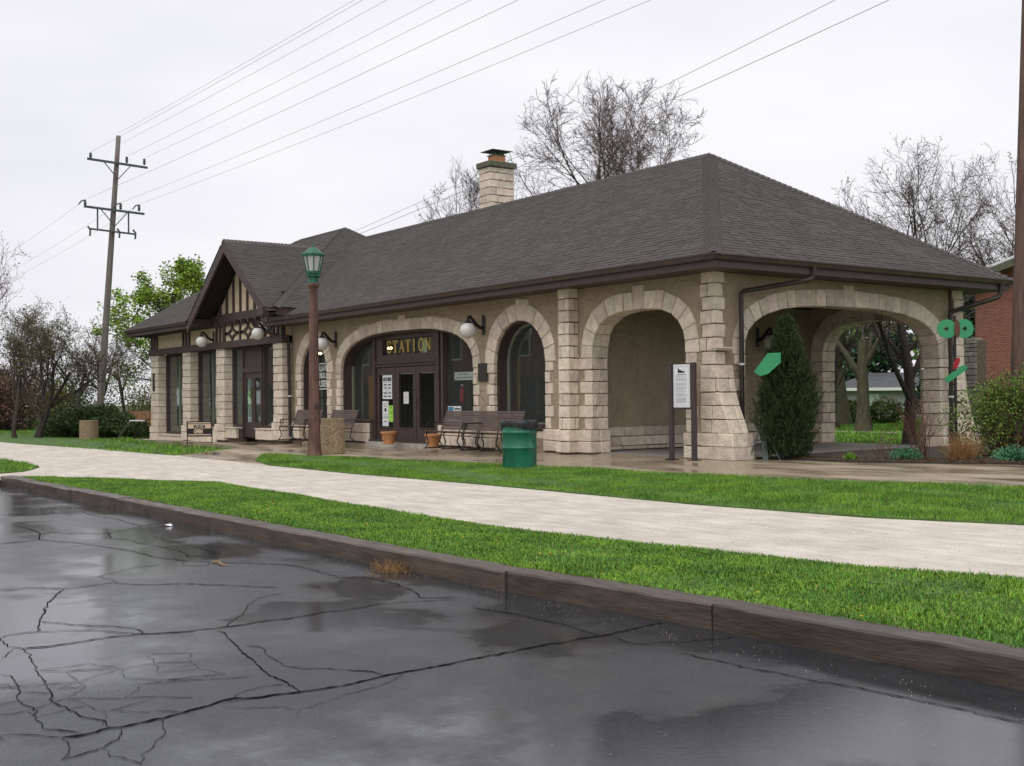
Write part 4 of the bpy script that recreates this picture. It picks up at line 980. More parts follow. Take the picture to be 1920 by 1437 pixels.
# ---- left block: piers, shop windows, door, frieze
LB = -0.35
LP = [(-32.49, -31.60), (-28.76, -27.92), (-25.25, -24.45), (-20.18, -19.45)]
def lz(x): return float(plat_z(x, 0))
for i, (a, b) in enumerate(LP):
    g = lz((a+b)/2); part = MB().box(a+.03, b-.03, LB+.03, .1, g-.5, 3.18).build('pier', M['mortar'], ST)
    st = MB(); zz = [g-.08, g+.25, g+.52]
    z = g+.52
    while z < 3.0: z += CH; zz.append(min(z, 3.19))
    if zz[-1] < 3.19: zz.append(3.19)
    for k in range(len(zz)-1):
        pr = .05 if k < 2 else 0
        c = a+(b-a)*(.36 if k % 2 else .62)
        block(None, a-pr, c, zz[k], zz[k+1], LB-pr, .15, fF, merge=st); block(None, c, b+pr, zz[k], zz[k+1], LB-pr, .15, fF, merge=st)
    o = fix_normals(st.build('stonework', M['stone_stuff'], part)); o['kind'] = 'stuff'
def shopwin(a, b, z0, z1, y, mulls, parent, dark=True):
    w = MB().box(a, a+.12, y-.04, y+.12, z0, z1).box(b-.10, b, y-.04, y+.12, z0, z1).box(a+.12, b-.10, y-.038, y+.118, z0, z0+.10).box(a+.12, b-.10, y-.038, y+.118, z1-.09, z1).build('shop_window', M['trim'], parent)
    for x, wd, m in mulls: MB().box(x-wd/2, x+wd/2, y-.02, y+.06, z0+.1, z1-.09).build('mullion', m, w)
    pane(w, [(a+.12, z0+.1), (b-.1, z0+.1), (b-.1, z1-.09), (a+.12, z1-.09)], y+.03)
    return w
wl = []
for i, (a, b, dz) in enumerate(((LP[0][1], LP[1][0], -.08), (LP[1][1], LP[2][0], .28))):
    w = shopwin(a, b, dz, 3.19, 0.02, [((a+b)/2+.1, .05, M['sage']), ], ST); wl.append(w)
    g = lz((a+b)/2)
    dw = MB().box(a, b, LB+.12, .1, g-.5, dz-.01).build('dwarf_wall', M['mortar'], ST); st = MB()
    run(None, a, b, LB+.02, .05, fF, lens=(.7, 1.3), z=(g-.15, dz-.06), merge=st)
    st.box(a-.02, b+.02, LB-.01, .02, dz-.055, dz); o = fix_normals(st.build('stonework', M['stone_stuff'], dw)); o['kind'] = 'stuff'
a, b = LP[2][1], LP[3][0]
w = shopwin(a, -23.45, .30, 3.19, 0.0, [], ST); wl.append(w)
w = shopwin(-21.72, b, .30, 3.19, 0.0, [], ST); wl.append(w)
for xa, xb in ((a, -23.45), (-21.72, b)):
    dw = MB().box(xa, xb, LB+.12, .1, -.5, .29).build('dwarf_wall', M['mortar'], ST); st = MB(); run(None, xa, xb, LB+.02, .05, fF, lens=(.5, .9), z=(-.1, .26), merge=st)
    st.box(xa-.02, xb+.02, LB-.01, .02, .262, .30); o = fix_normals(st.build('stonework', M['stone_stuff'], dw)); o['kind'] = 'stuff'
dd = MB().box(-23.45, -23.36, -.08, .10, -.08, 3.18).box(-21.81, -21.72, -.08, .10, -.08, 3.18).box(-23.36, -21.81, -.08, .10, 2.27, 2.42).box(-23.36, -21.81, -.03, .08, 2.42, 3.10).box(-23.36, -21.81, -.08, .10, 3.10, 3.18).build('shop_entrance', M['trim'], ST)
for a_, b_ in ((-23.355, -22.59), (-22.58, -21.815)):
    dr = MB().box(a_, a_+.14, -.03, .03, -.05, 2.26).box(b_-.14, b_, -.03, .03, -.05, 2.26).box(a_+.14, b_-.14, -.028, .028, 2.05, 2.258).box(a_+.14, b_-.14, -.028, .028, -.048, .5).build('door', M['trim'], dd)
    pane(dr, [(a_+.14, .5), (b_-.14, .5), (b_-.14, 2.05), (a_+.14, 2.05)], 0)
MB().box(-32.6, -19.30, LB-.06, LB+.20, 3.19, 3.43).build('lintel_beam', M['trim'], ST)
MB().box(-32.45, -19.44, LB+.04, .1, 3.43, 4.22).build('frieze', M['cream'], ST)
fr = ST.children[-1]
MB().box(-32.55, -19.33, LB-.03, LB+.1, 3.99, 4.24).build('frieze_rail', M['trim'], fr)
for c in (-32.1, -28.35, -24.85, -19.8):
    for dx in (-.33, 0, .33):
        MB().box(c+dx-.075, c+dx+.075, LB-.01, LB+.1, 3.43, 3.99).build('stud', M['trim'], fr)
for k in range(4): MB().box(-24.42+k*1.42-.06, -24.42+k*1.42+.06, LB-.008, LB+.1, 3.43, 3.99).build('stud', M['trim'], fr)
for k in range(3):
    cx = -24.42+(k+.5)*1.42; cz = 3.71; hw, hh = .64, .27
    for sx in (-1, 1):
        for sz in (-1, 1):
            mb = MB(); pts = [(cx+sx*hw*(1-math.cos(t)) if False else cx+sx*(hw-hw*math.sin(t)), cz+sz*(hh-hh*math.cos(t))) for t in np.linspace(0, math.pi/2, 9)]
            for p, q in zip(pts[:-1], pts[1:]): mb.obox((p[0], LB+.02, p[1]), (q[0], LB+.02, q[1]), .05, .085, (0, -1, 0)) if False else mb.obox((p[0], LB+.02, p[1]), (q[0], LB+.02, q[1]), .085, .06, (0, -1, 0))
            mb.build('brace', M['trim'], fr)
MB().box(-32.2, -4.6, .6, 7.86, 4.05, 4.12).build('ceiling', M['dark'], ST)
MB().box(-32.1, -4.56, .46, 7.88, -.3, -.02).build('floor', M['floor_in'], ST)
MB().box(-32.05, -24.6, 7.80, 7.86, -.02, 4.04).box(-23.4, -4.58, 7.80, 7.86, -.02, 4.04).box(-24.6, -23.4, 7.80, 7.86, -.02, 3.0).build('lining', M['wall_in'], ST)
MB().box(-24.6, -23.4, 7.80, 7.86, 3.755, 4.04).build('lining', M['wall_in'], ST)
bwp = MB().box(BW[0], BW[1], D-.2, D-.199, BW[2], BW[3]).build('window', M['frosted'], ST)
MB().box(BW[0]+.45, BW[0]+.52, D-.24, D-.16, BW[2], BW[3]).build('mullion', M['trim'], bwp)
# ------------------------------------------------------------------ roofs
EY, EZ, RZP = -0.86, 3.985, 7.30          # main eave line (front), its height, ridge height
XE = 0.86                                  # eave of the hip end
RYC = D/2
HALF = RYC-EY
PKX = XE-HALF                              # hip peak
E2Y, E2Z, R2Z = -1.25, 4.25, 7.84          # left block
H2 = RYC-E2Y
L0, L1 = -33.05, -18.05
A0, A1 = L0+H2, -23.49
deck = MB()
def quad(mb, *p): mb.add(p, [tuple(range(len(p)))])
quad(deck, (XE, EY, EZ-.02), (-19.4, EY, EZ-.02), (-24, RYC, RZP-.02), (PKX, RYC, RZP-.02))
quad(deck, (XE, EY, EZ-.02), (PKX, RYC, RZP-.02), (XE, D-EY, EZ-.02))
quad(deck, (XE, D-EY, EZ-.02), (PKX, RYC, RZP-.02), (-24, RYC, RZP-.02), (-24, D-EY, EZ-.02))
ROOF = deck.build('roof', M['butt'], ST)
d2 = MB()
SL2 = (R2Z-E2Z)/H2; NY = -0.30; NZ = E2Z+(NY-E2Y)*SL2
GL0 = -22.29-3.60+.1
quad(d2, (GL0, E2Y, E2Z-.02), (L0, E2Y, E2Z-.02), (L0+(NY-E2Y), NY, NZ-.02), (GL0, NY, NZ-.02))
quad(d2, (L1-(NY-E2Y), NY, NZ-.02), (L0+(NY-E2Y), NY, NZ-.02), (A0, RYC, R2Z-.02), (A1, RYC, R2Z-.02))
quad(d2, (L1, E2Y, E2Z-.02), (A1, RYC, R2Z-.02), (L1, D-E2Y, E2Z-.02))
quad(d2, (L0, E2Y, E2Z-.02), (L0, D-E2Y, E2Z-.02), (A0, RYC, R2Z-.02))
quad(d2, (L1, D-E2Y, E2Z-.02), (A1, RYC, R2Z-.02), (A0, RYC, R2Z-.02), (L0, D-E2Y, E2Z-.02))
ROOF2 = d2.build('roof', M['butt'], ST)
GX, GZ, GH, GY = -22.29, 6.86, 3.60, -1.22       # gable centre, ridge height, half width, front plane
GE = 4.17
gb = MB()
quad(gb, (GX, GY, GZ-.02), (GX-GH, GY, GE-.02), (GX-GH, 3.0, GE-.02), (GX, 3.0, GZ-.02))
quad(gb, (GX, GY, GZ-.02), (GX, 3.0, GZ-.02), (GX+GH, 3.0, GE-.02), (GX+GH, GY, GE-.02))
ROOF3 = gb.build('roof', M['butt'], ST)

EXPO = 0.132
def shingles(O, U, Vd, uL, uR, vmax, seed, lift=0.0):
    """shingle tabs on a plane: O origin on the eave, U along it, Vd up the slope; uL/uR(v) bounds. returns list of (6,3) tabs"""
    O = np.array(O, float); U = np.array(U, float); Vd = np.array(Vd, float); Nn = np.cross(U, Vd); Nn /= np.linalg.norm(Nn)
    if Nn[2] < 0: Nn = -Nn
    rng = np.random.default_rng(seed); tabs = []
    rows = int(vmax/EXPO)+1
    for r in range(rows):
        v0 = r*EXPO-0.03; v1 = min(v0+EXPO*1.25, vmax+.01)
        if v1 <= v0+.02: continue
        vm = max(0, min(vmax, v0+EXPO*.4)); a, b = uL(vm), uR(vm)
        u = a-rng.random()*.3
        while u < b:
            w = rng.uniform(.10, .26); s, e = max(u+.002, a), min(u+w-.002, b)
            if e-s > .03:
                t = (0.0150 if rng.random() < .5 else 0.0075); dv = 0.0
                P = lambda uu, vv, h: O+U*uu+Vd*vv+Nn*(h+lift)
                tabs.append([P(s, v0+dv, -.004), P(e, v0+dv, -.004), P(s, v0+dv, t), P(e, v0+dv, t), P(s, v1, .003), P(e, v1, .003)])
            u += w
    return tabs
TF = [(0, 1, 3, 2), (2, 3, 5, 4)]
def tabs_mesh(name, tabs, mats):
    T = np.array(tabs); n = len(T); k = np.arange(n)[:, None]*6
    F = np.concatenate((k+np.array([TF[0]]), k+np.array([TF[1]])), 0); fm = np.concatenate((np.ones(n), np.zeros(n)))
    # cheeks
    Q = np.concatenate((k+np.array([[0, 2, 4, 4]]),), 0)
    return mesh_np(name, T.reshape(-1, 3), F, mats, fmat=fm)
cs = math.hypot(HALF, RZP-EZ); vs_ = np.array((0, HALF, RZP-EZ))/cs
front = shingles((0, EY, EZ), (1, 0, 0), vs_, lambda v: -19.3-3.6*v/cs, lambda v: XE-v*HALF/cs, cs, 1)
hip = shingles((XE, 0, EZ), (0, 1, 0), np.array((-HALF, 0, RZP-EZ))/cs, lambda v: EY+v*HALF/cs, lambda v: D-EY-v*HALF/cs, cs, 2)
backs = shingles((0, D-EY, EZ), (1, 0, 0), np.array((0, -HALF, RZP-EZ))/cs, lambda v: -22.6, lambda v: XE-v*HALF/cs, .6, 9)
allt = front+hip
Cc = np.array(CAM); cen = np.array([np.mean(t, 0) for t in allt]); dist = np.linalg.norm(cen-Cc, axis=1); order = np.argsort(dist)
near = set(order[:290].tolist())
for i in order[:290]:
    T = np.array(allt[i]); c = T.mean(0)
    me = mesh_np('shingle', T-c, TF, [M['shingle1'], M['butt']], fmat=[1, 0]); obj('shingle', me, ROOF, tuple(c))
rest = [t for i, t in enumerate(allt) if i not in near]+backs
o = obj('shingles', tabs_mesh('shingles', rest, [M['shingle'], M['butt']]), ROOF); o['kind'] = 'stuff'
c2 = math.hypot(H2, R2Z-E2Z)
t2 = shingles((0, E2Y, E2Z), (1, 0, 0), np.array((0, H2, R2Z-E2Z))/c2, lambda v: L0+v*H2/c2, lambda v: L1-v*H2/c2, c2, 3)
t2 = [t for t in t2 if not (t[0][1] < NY and t[0][0] > GL0-.1)]
t2 += shingles((L1, 0, E2Z), (0, 1, 0), np.array((-H2, 0, R2Z-E2Z))/c2, lambda v: E2Y+v*H2/c2, lambda v: D-E2Y-v*H2/c2, c2, 4)
o = obj('shingles', tabs_mesh('shingles', t2, [M['shingle'], M['butt']]), ROOF2); o['kind'] = 'stuff'
c3 = math.hypot(GH, GZ-GE)
t3 = shingles((GX+GH, 0, GE), (0, 1, 0), np.array((-GH, 0, GZ-GE))/c3, lambda v: GY-.03, lambda v: 2.9, c3, 5)
t3 += shingles((GX-GH, 0, GE), (0, 1, 0), np.array((GH, 0, GZ-GE))/c3, lambda v: GY-.03, lambda v: 2.9, c3, 6)
o = obj('shingles', tabs_mesh('shingles', t3, [M['shingle'], M['butt']]), ROOF3); o['kind'] = 'stuff'

# ridge and hip caps: folded shingles, each overlapping the next
def caps(p0, p1, nl, nr, parent, single=False, step=.145, w=.20):
    p0 = np.array(p0, float); p1 = np.array(p1, float); d = p1-p0; Ln = np.linalg.norm(d); d /= Ln
    nl = np.array(nl, float); nr = np.array(nr, float)
    k = int(Ln/step); allV = []; F = [(0, 1, 4, 3), (1, 2, 5, 4), (6, 7, 1, 0), (7, 8, 2, 1)]; res = []
    nm = np.cross(nl, d); 
    upn = np.array((0, 0, 1.0)); upn -= d*upn.dot(d); upn /= np.linalg.norm(upn)
    for i in range(k):
        a = p0+d*(i*step); b = p0+d*(i*step+step*1.3); h = .034
        V = np.array([a+nl*w+upn*(h-.012), a+upn*(h+.008), a+nr*w+upn*(h-.012), b+nl*w+upn*.006, b+upn*.022, b+nr*w+upn*.006, a+nl*w-upn*.0, a+upn*.012, a+nr*w-upn*.0])
        res.append(V)
    if single:
        for V in res:
            c = V.mean(0); obj('hip_cap', mesh_np('hip_cap', V-c, F, [M['shingle1'], M['butt']], fmat=[0, 0, 1, 1]), parent, tuple(c))
    else:
        T = np.array(res); kk = np.arange(len(T))[:, None]*9
        FF = np.concatenate([kk+np.array([f]) for f in F], 0); fm = np.repeat([0, 0, 1, 1], len(T))
        o = obj('hip_caps', mesh_np('hip_caps', T.reshape(-1, 3), FF, [M['shingle'], M['butt']], fmat=fm), parent); o['kind'] = 'stuff'
def nrmz(v): v = np.array(v, float); return v/np.linalg.norm(v)
def perp_down(plane_n, d, side):
    t = np.cross(plane_n, d); t /= np.linalg.norm(t); return t if t.dot(side) > 0 else -t
NF = nrmz((0, -(RZP-EZ), HALF)); NH = nrmz((RZP-EZ, 0, HALF)); NB = nrmz((0, RZP-EZ, HALF)); NW = nrmz((-(RZP-EZ), 0, HALF))
def hipline(p0, p1, n1, s1, n2, s2, parent, single=False):
    d = nrmz(np.array(p1)-np.array(p0)); caps(p0, p1, perp_down(n1, d, np.array(s1, float)), perp_down(n2, d, np.array(s2, float)), parent, single)
hipline((XE, EY, EZ), (PKX, RYC, RZP), NF, (-1, 0, 0), NH, (0, 1, 0), ROOF, True)
hipline((XE, D-EY, EZ), (PKX, RYC, RZP), NB, (-1, 0, 0), NH, (0, -1, 0), ROOF)
hipline((PKX, RYC, RZP), (-22.7, RYC, RZP), NF, (0, -1, 0), NB, (0, 1, 0), ROOF)
hipline((L1, E2Y, E2Z), (A1, RYC, R2Z), NF, (-1, 0, 0), NH, (0, 1, 0), ROOF2)
hipline((L0, E2Y, E2Z), (A0, RYC, R2Z), NF, (1, 0, 0), NW, (0, 1, 0), ROOF2)
hipline((A1, RYC, R2Z), (A0, RYC, R2Z), NF, (0, -1, 0), NB, (0, 1, 0), ROOF2)
hipline((L1, D-E2Y, E2Z), (A1, RYC, R2Z), NB, (-1, 0, 0), NH, (0, -1, 0), ROOF2)
hipline((GX, GY, GZ), (GX, 2.8, GZ), nrmz((GZ-GE, 0, GH)), (1, 0, 0), nrmz((-(GZ-GE), 0, GH)), (-1, 0, 0), ROOF3)

# fascia, gutters, soffits
def eave_run(pts, zf0, zf1, off):
    """pts: outline of the fascia plane in plan, counter-clockwise seen from above"""
    fas = MB(); gut = MB()
    for a, b in zip(pts[:-1], pts[1:]):
        a = np.array(a); b = np.array(b); d = nrmz(b-a); n = np.array((d[1], -d[0]))
        def P(p, o, z): q = p+n*o; return (q[0], q[1], z)
        return_a = a; 
        fas.add([P(a, 0, zf0), P(b, 0, zf0), P(b, 0, zf1), P(a, 0, zf1), P(a, -.03, zf0), P(b, -.03, zf0), P(b, -.03, zf1), P(a, -.03, zf1)], [(0, 1, 2, 3), (4, 7, 6, 5), (0, 4, 5, 1), (3, 2, 6, 7), (0, 3, 7, 4), (1, 5, 6, 2)])
    return fas
def mitred(pts, prof, name, m, parent, closed=False):
    """sweep a profile (out, z) along a plan polyline with mitred corners; outward is to the right of travel"""
    P = [np.array(p, float) for p in pts]; n = len(P); k = len(prof); vs = []
    for i in range(n):
        d0 = nrmz(P[i]-P[i-1]) if i > 0 else None; d1 = nrmz(P[i+1]-P[i]) if i < n-1 else None
        if d0 is None: nn_ = np.array((d1[1], -d1[0])); s = 1
        elif d1 is None: nn_ = np.array((d0[1], -d0[0])); s = 1
        else:
            n0 = np.array((d0[1], -d0[0])); n1 = np.array((d1[1], -d1[0])); nn_ = nrmz(n0+n1); s = 1/max(.3, nn_.dot(n0))
        for (o_, z) in prof: q = P[i]+nn_*o_*s; vs.append((q[0], q[1], z))
    fs = []
    for i in range(n-1):
        for j in range(k): fs.append((i*k+j, i*k+(j+1) % k, (i+1)*k+(j+1) % k, (i+1)*k+j))
    fs += [tuple(range(k)), tuple((n-1)*k+j for j in range(k))[::-1]]
    return fix_normals(MB().add(vs, fs).build(name, m, parent))
EV = [(-19.9, EY+.05), (XE-.05, EY+.05), (XE-.05, D-EY-.05), (-18, D-EY-.05)]
mitred(EV, [(-.03, 3.72), (.0, 3.72), (.0, 3.96), (-.03, 3.96)], 'fascia', M['trim'], ST)
mitred(EV, [(.004, 3.862), (.055, 3.855), (.07, 3.872), (.092, 3.935), (.112, 3.952), (.112, 3.978), (.094, 3.978), (.088, 3.96), (.06, 3.885), (.018, 3.88), (.014, 3.975), (.004, 3.975)], 'gutter', M['gutter'], ST)
mitred([(-19.9, EY+.05), (XE-.05, EY+.05), (XE-.05, D-EY-.05), (-18, D-EY-.05)], [(-.035, 3.725), (-.035, 3.745), (-.80, 3.757), (-.80, 3.737)], 'soffit', M['trim'], ST)
EV2 = [(L0+.05, D-E2Y-.05), (L0+.05, E2Y+.05), (GX-GH+.05, E2Y+.05)]
mitred(EV2, [(-.03, 3.98), (.0, 3.98), (.0, 4.22), (-.03, 4.22)], 'fascia', M['trim'], ST)
mitred(EV2, [(.004, 4.12), (.07, 4.12), (.10, 4.2), (.11, 4.235), (.09, 4.235), (.06, 4.145), (.014, 4.145), (.004, 4.235)], 'gutter', M['gutter'], ST)
mitred([(L0+.05, D), (L0+.05, E2Y+.05), (GX-GH+.1, E2Y+.05)], [(-.035, 4.0), (-.035, 4.02), (-.95, 4.03), (-.95, 4.01)], 'soffit', M['dark'], ST)
MB().box(L1-.05, L1-.02, E2Y+.1, 1.2, 3.98, 4.22).build('fascia', M['trim'], ST)
MB().box(-19.5, L1-.05, E2Y+.1, .5, 4.05, 4.07).build('soffit', M['dark'], ST)

# front gable: barge boards, beams, studs
ga = MB().prism([(GX-GH+.35, 4.1), (GX+GH-.35, 4.1), (GX, GZ-.18)], lambda u, v: (u, LB+.02, v), lambda u, v: (u, LB+.2, v)).build('gable_wall', M['cream'], ST)
fix_normals(ga)
sl = (GZ-GE)/GH
for k in range(-4, 5):
    x = GX+k*.62; zt = GZ-.2-abs(x-GX)*sl
    if zt > 4.45: MB().box(x-.065, x+.065, LB-.03, LB+.1, 4.40, zt).build('stud', M['trim'], ga)
MB().box(GX-GH+.2, GX+GH-.2, LB-.10, LB+.12, 4.12, 4.42).build('tie_beam', M['trim'], ga)
for s in (-1, 1):
    poly = [(GX, GZ-.02), (GX+s*GH, GE-.02), (GX+s*GH, GE-.02-.36), (GX, GZ-.02-.40)]
    fix_normals(MB().prism(poly, lambda u, v: (u, GY-.01, v), lambda u, v: (u, GY+.07, v)).build('barge_board', M['trim'], ga))
    poly = [(GX, GZ-.06), (GX+s*GH, GE-.06), (GX+s*GH, GE-.12), (GX, GZ-.12)]
    fix_normals(MB().prism(poly, lambda u, v: (u, GY+.07, v), lambda u, v: (u, 1.5, v)).build('gable_soffit', M['dark'], ga))
    xo = GX+s*(GH-.25); ya = GY-.14 if s > 0 else GY+.02
    MB().cbox(xo-.20, xo+.20, ya, LB+.1, 4.02, 4.32, .015).build('outrigger', M['trim'], ga)
MB().box(GX-GH+.3, GX+GH-.3, LB-.02, LB+.1, 4.22, 4.30).build('rail', M['trim'], ga)
for k in range(9): MB().box(GX-2.4+k*.6-.05, GX-2.4+k*.6+.05, LB-.25, LB-.02, 4.0, 4.14).build('rafter_end', M['trim'], ga)

# downspouts
def spout(pts, r, clamps=()):
    o = MB().tube(pts, r, 8).build('downspout', M['pipe'], ST)
    for p in clamps: MB().lathe([(r+.012, -.02), (r+.012, .02)], 10, p).build('clamp', M['white'], o)
def bend(pts, r=.12):
    out = [Vector(pts[0])]
    for a, b, c in zip(pts[:-2], pts[1:-1], pts[2:]):
        a, b, c = Vector(a), Vector(b), Vector(c); p = b+(a-b).normalized()*r; q = b+(c-b).normalized()*r
        for t in (0, .33, .67, 1): out.append(p.lerp(b, t).lerp(b.lerp(q, t), t))
    return out+[Vector(pts[-1])]
spout(bend([(XE-.05+.05, 2.02, 3.88), (XE-.02, 2.0, 3.62), (.16, .62, 3.36), (.16, .62, 0.75)], .10), .05, [(.16, .62, 1.9)])
spout(bend([(XE-.0, 8.75, 3.88), (XE-.03, 8.7, 3.55), (.17, 7.70, 3.2), (.17, 7.70, .1)], .10), .055, [(.17, 7.70, 1.2)])
spout(bend([(-20.6, EY-.02, 3.90), (-20.55, EY+.05, 3.70), (-19.36, -.16, 3.30), (-19.30, -.14, .05)], .08), .055, [(-19.30, -.14, 1.4)])

# chimney
CXa, CXb, CYa, CYb = -15.16, -14.50, 4.70, 5.66
chm = MB().box(CXa+.02, CXb-.02, CYa+.02, CYb-.02, 6.2, 8.78).build('chimney', M['mortar'], ST)
z = 6.4; k = 0
while z < 8.75:
    b = min(z+.245, 8.79)
    if k % 2:
        c = SR.uniform(.3, .5)
        block(chm, CXa, CXa+.66*c+.1, z, b, CYa, CYa+.3, fF); block(chm, CXa+.66*c+.1, CXb, z, b, CYa, CYa+.34, fF); block(chm, CXb-.3, CXb, z, b, CYa+.34, CYb, fF)
    else:
        c = CYa+SR.uniform(.5, .7); block(chm, CXa, CXb, z, b, CYa, CYa+.24, fF); block(chm, CXb-.3, CXb, z, b, CYa+.24, c, fF); block(chm, CXb-.3, CXb, z, b, c, CYb, fF)
    z = b; k += 1
M['cap'] = mat('weathered_concrete_cap', (0.12, 0.12, 0.085), rough=.95, var=.3, bump=.3)
MB().cbox(CXa-.07, CXb+.07, CYa-.07, CYb+.07, 8.79, 8.97, .015).build('chimney_cap', M['cap'], chm)
fl = MB().box(CXa+.16, CXb-.12, CYa+.26, CYb-.28, 8.97, 9.20).build('flue', M['terra'], chm)
MB().box(CXa+.13, CXb-.09, CYa+.23, CYb-.25, 9.20, 9.225).build('flue_rim', M['hardware'], fl)
for sx in (CXa+.2, CXb-.16):
    for sy in (CYa+.3, CYb-.32): MB().box(sx-.012, sx+.012, sy-.012, sy+.012, 9.22, 9.36).build('cap_leg', M['hardware'], fl)
cx, cy = (CXa+CXb)/2, (CYa+CYb)/2
MB().add([(cx-.38, cy-.42, 9.35), (cx+.38, cy-.42, 9.35), (cx+.38, cy+.42, 9.35), (cx-.38, cy+.42, 9.35), (cx, cy, 9.45)], [(3, 2, 1, 0), (0, 1, 4), (1, 2, 4), (2, 3, 4), (3, 0, 4)]).build('rain_cap', M['hardware'], fl)

# plaques and brackets on the walls
MB().cbox(-8.30, -7.92, -.06, -.02, 1.70, 2.16, .008).build('wall_plaque', M['plaque'], ST)
tag(ST.children[-1])
MB().cbox(-32.22, -32.0, LB-.03, LB-.005, 1.7, 2.45, .008).build('wall_plaque', M['plaque'], ST)

# wall lamps: iron bracket with opal globe (each lifts off the wall)
def wall_lamp(x, y, z, label):
    t = empty('wall_lamp', (x, y, z)); tag(t, label, 'lamp', 'globe lamps on the station wall')
    MB().cbox(-.05, .05, -.035, 0, -.16, .34, .01).build('back_plate', M['iron'], t)
    pts = [(0, -.03, .02), (0, -.12, .02), (0, -.24, .10), (0, -.34, .22), (0, -.42, .30), (0, -.47, .28), (0, -.48, .22)]
    MB().tube(pts, [.045, .045, .05, .045, .04, .04, .035], 8).build('bracket', M['iron'], t, smooth=True)
    MB().lathe([(.03, .10), (.035, .02), (.09, -.02), (.10, -.06), (.06, -.06)], 14, (0, -.48, .18)).build('gallery', M['iron'], t)
    prof = [(.205*math.sin(a), -.205*math.cos(a)) for a in np.linspace(0.001, math.pi-.45, 14)]
    MB().lathe(prof, 24, (0, -.48, -.06)).build('globe', M['globe'], t, smooth=True)
    return t
wall_lamp(-8.06, -.03, 3.04, 'round white globe lamp on black bracket right of the entrance arch')
wall_lamp(-16.20, -.03, 3.05, 'round white globe lamp on bracket left of the entrance arch')
wall_lamp(-20.18, LB-.06, 3.56, 'white globe lamp half hidden by the eave above the shop door')
wall_lamp(-25.35, LB-.03, 3.52, 'white globe lamp under the left end of the gable')
t = wall_lamp(-4.19, 5.85, 2.68, 'white globe lamp inside the porch behind the evergreen'); t.rotation_euler = (0, 0, math.pi/2)
# interior: lit lamps, furniture seen through the glass
for (x, y, lab) in ((-23.1, 2.85, 'leftmost lit ceiling lamp seen through the museum window'), (-20.5, 2.97, 'lit ceiling lamp seen through the left side light of the entrance'), (-18.1, 2.98, 'lit ceiling lamp seen behind the gilded letters')):
    t = empty('ceiling_lamp', (x, y, 3.0)); tag(t, lab, 'lamp', 'lit lamps inside the station')
    MB().lathe([(0, -.05), (.06, -.042), (.095, 0), (.06, .042), (0, .05)], 14).build('bulb', M['lamp_on'], t, smooth=True)
    MB().tube([(0, 0, .05), (0, 0, 1.05)], .012, 6).build('cord', M['iron'], t)
t = MB().box(-8.25, -7.68, .8, .84, .55, 2.3).build('display_board', M['orange']); tag(t, 'orange brown board standing behind the arched window', 'board')
t = MB().box(-5.85, -5.5, .55, .59, 0, 1.05).build('display_board', M['orange']); tag(t, 'low orange board in the right corner of the arched window', 'board')
t = MB().box(-15.55, -15.1, .75, .79, -.02, 2.0).build('display_board', M['orange']); tag(t, 'tan board behind the left side light of the entrance', 'board')
t = empty('fire_extinguisher', (-10.05, .62, 1.15)); tag(t, 'red fire extinguisher behind the right side light', 'extinguisher')
MB().lathe([(0, 0), (.075, .0), (.08, .03), (.08, .34), (.05, .40), (.02, .42), (.02, .46)], 12).build('cylinder', M['red'], t, smooth=True)
MB().box(-.05, .02, -.015, .015, .46, .50).build('valve', M['white'], t)
t = MB().box(-10.30, -9.25, .52, .526, 1.76, 1.98).build('banner', M['paper']); tag(t, 'white paper banner hanging behind the right side light', 'banner')
MB().box(-10.1, -9.6, .515, .5185, 1.90, 1.94).box(-10.2, -9.4, .515, .5185, 1.81, 1.85).build('print', M['grey_ink'], t)
t = notice(None, -10.37, -9.72, .67, 1.06, .352, M['paper'], [(.05, .42, .05, .95, M['blue_ink']), (.12, .3, .25, .6, M['paper']), (.5, .95, .76, .86, M['ink']), (.5, .95, .56, .66, M['ink']), (.5, .95, .36, .46, M['ink']), (.5, .95, .14, .24, M['ink'])], name='poster'); tag(t, 'blue and white poster leaning in the right side light above the bench', 'poster')
t = MB().box(-24.1, -23.6, .35, .37, .4, 3.0).build('curtain', M['screen']); tag(t, 'pale curtain behind the window left of the shop door', 'curtain')
for i, (a, b, z0, z1, m, lb) in enumerate(((-31.0, -30.2, .1, 2.9, 'screen', 'pale tall screen in the leftmost shop window'), (-27.6, -26.9, .5, 2.9, 'screen', 'pale tall screen in the second shop window'), (-30.9, -30.4, 1.1, 1.75, 'grey_ink', 'grey sheet hanging in the leftmost shop window'), (-27.2, -26.6, 1.2, 2.2, 'grey_ink', 'grey sheet hanging in the second shop window'))):
    t = MB().box(a, b, .55 if i < 2 else .40, .58 if i < 2 else .42, z0, z1).build('display_screen', M[m]); tag(t, lb, 'screen')
t = MB().prism([(-23.95, 1.15), (-23.55, 1.10), (-23.55, 1.55), (-23.65, 1.7)], lambda u, v: (u, .30, v), lambda u, v: (u, .31, v)).build('paper_flag', M['lime']); tag(t, 'lime green paper in the window left of the shop door', 'paper')
t = empty('counter', (-13.0, 3.2, 0)); tag(t, 'dark wooden counter inside the entrance', 'counter')
MB().box(-1.6, 1.6, -.3, .3, 0, .95).build('cabinet', M['floor_in'], t); MB().box(-1.68, 1.68, -.36, .36, .95, 1.0).build('counter_top', M['slat'], t)
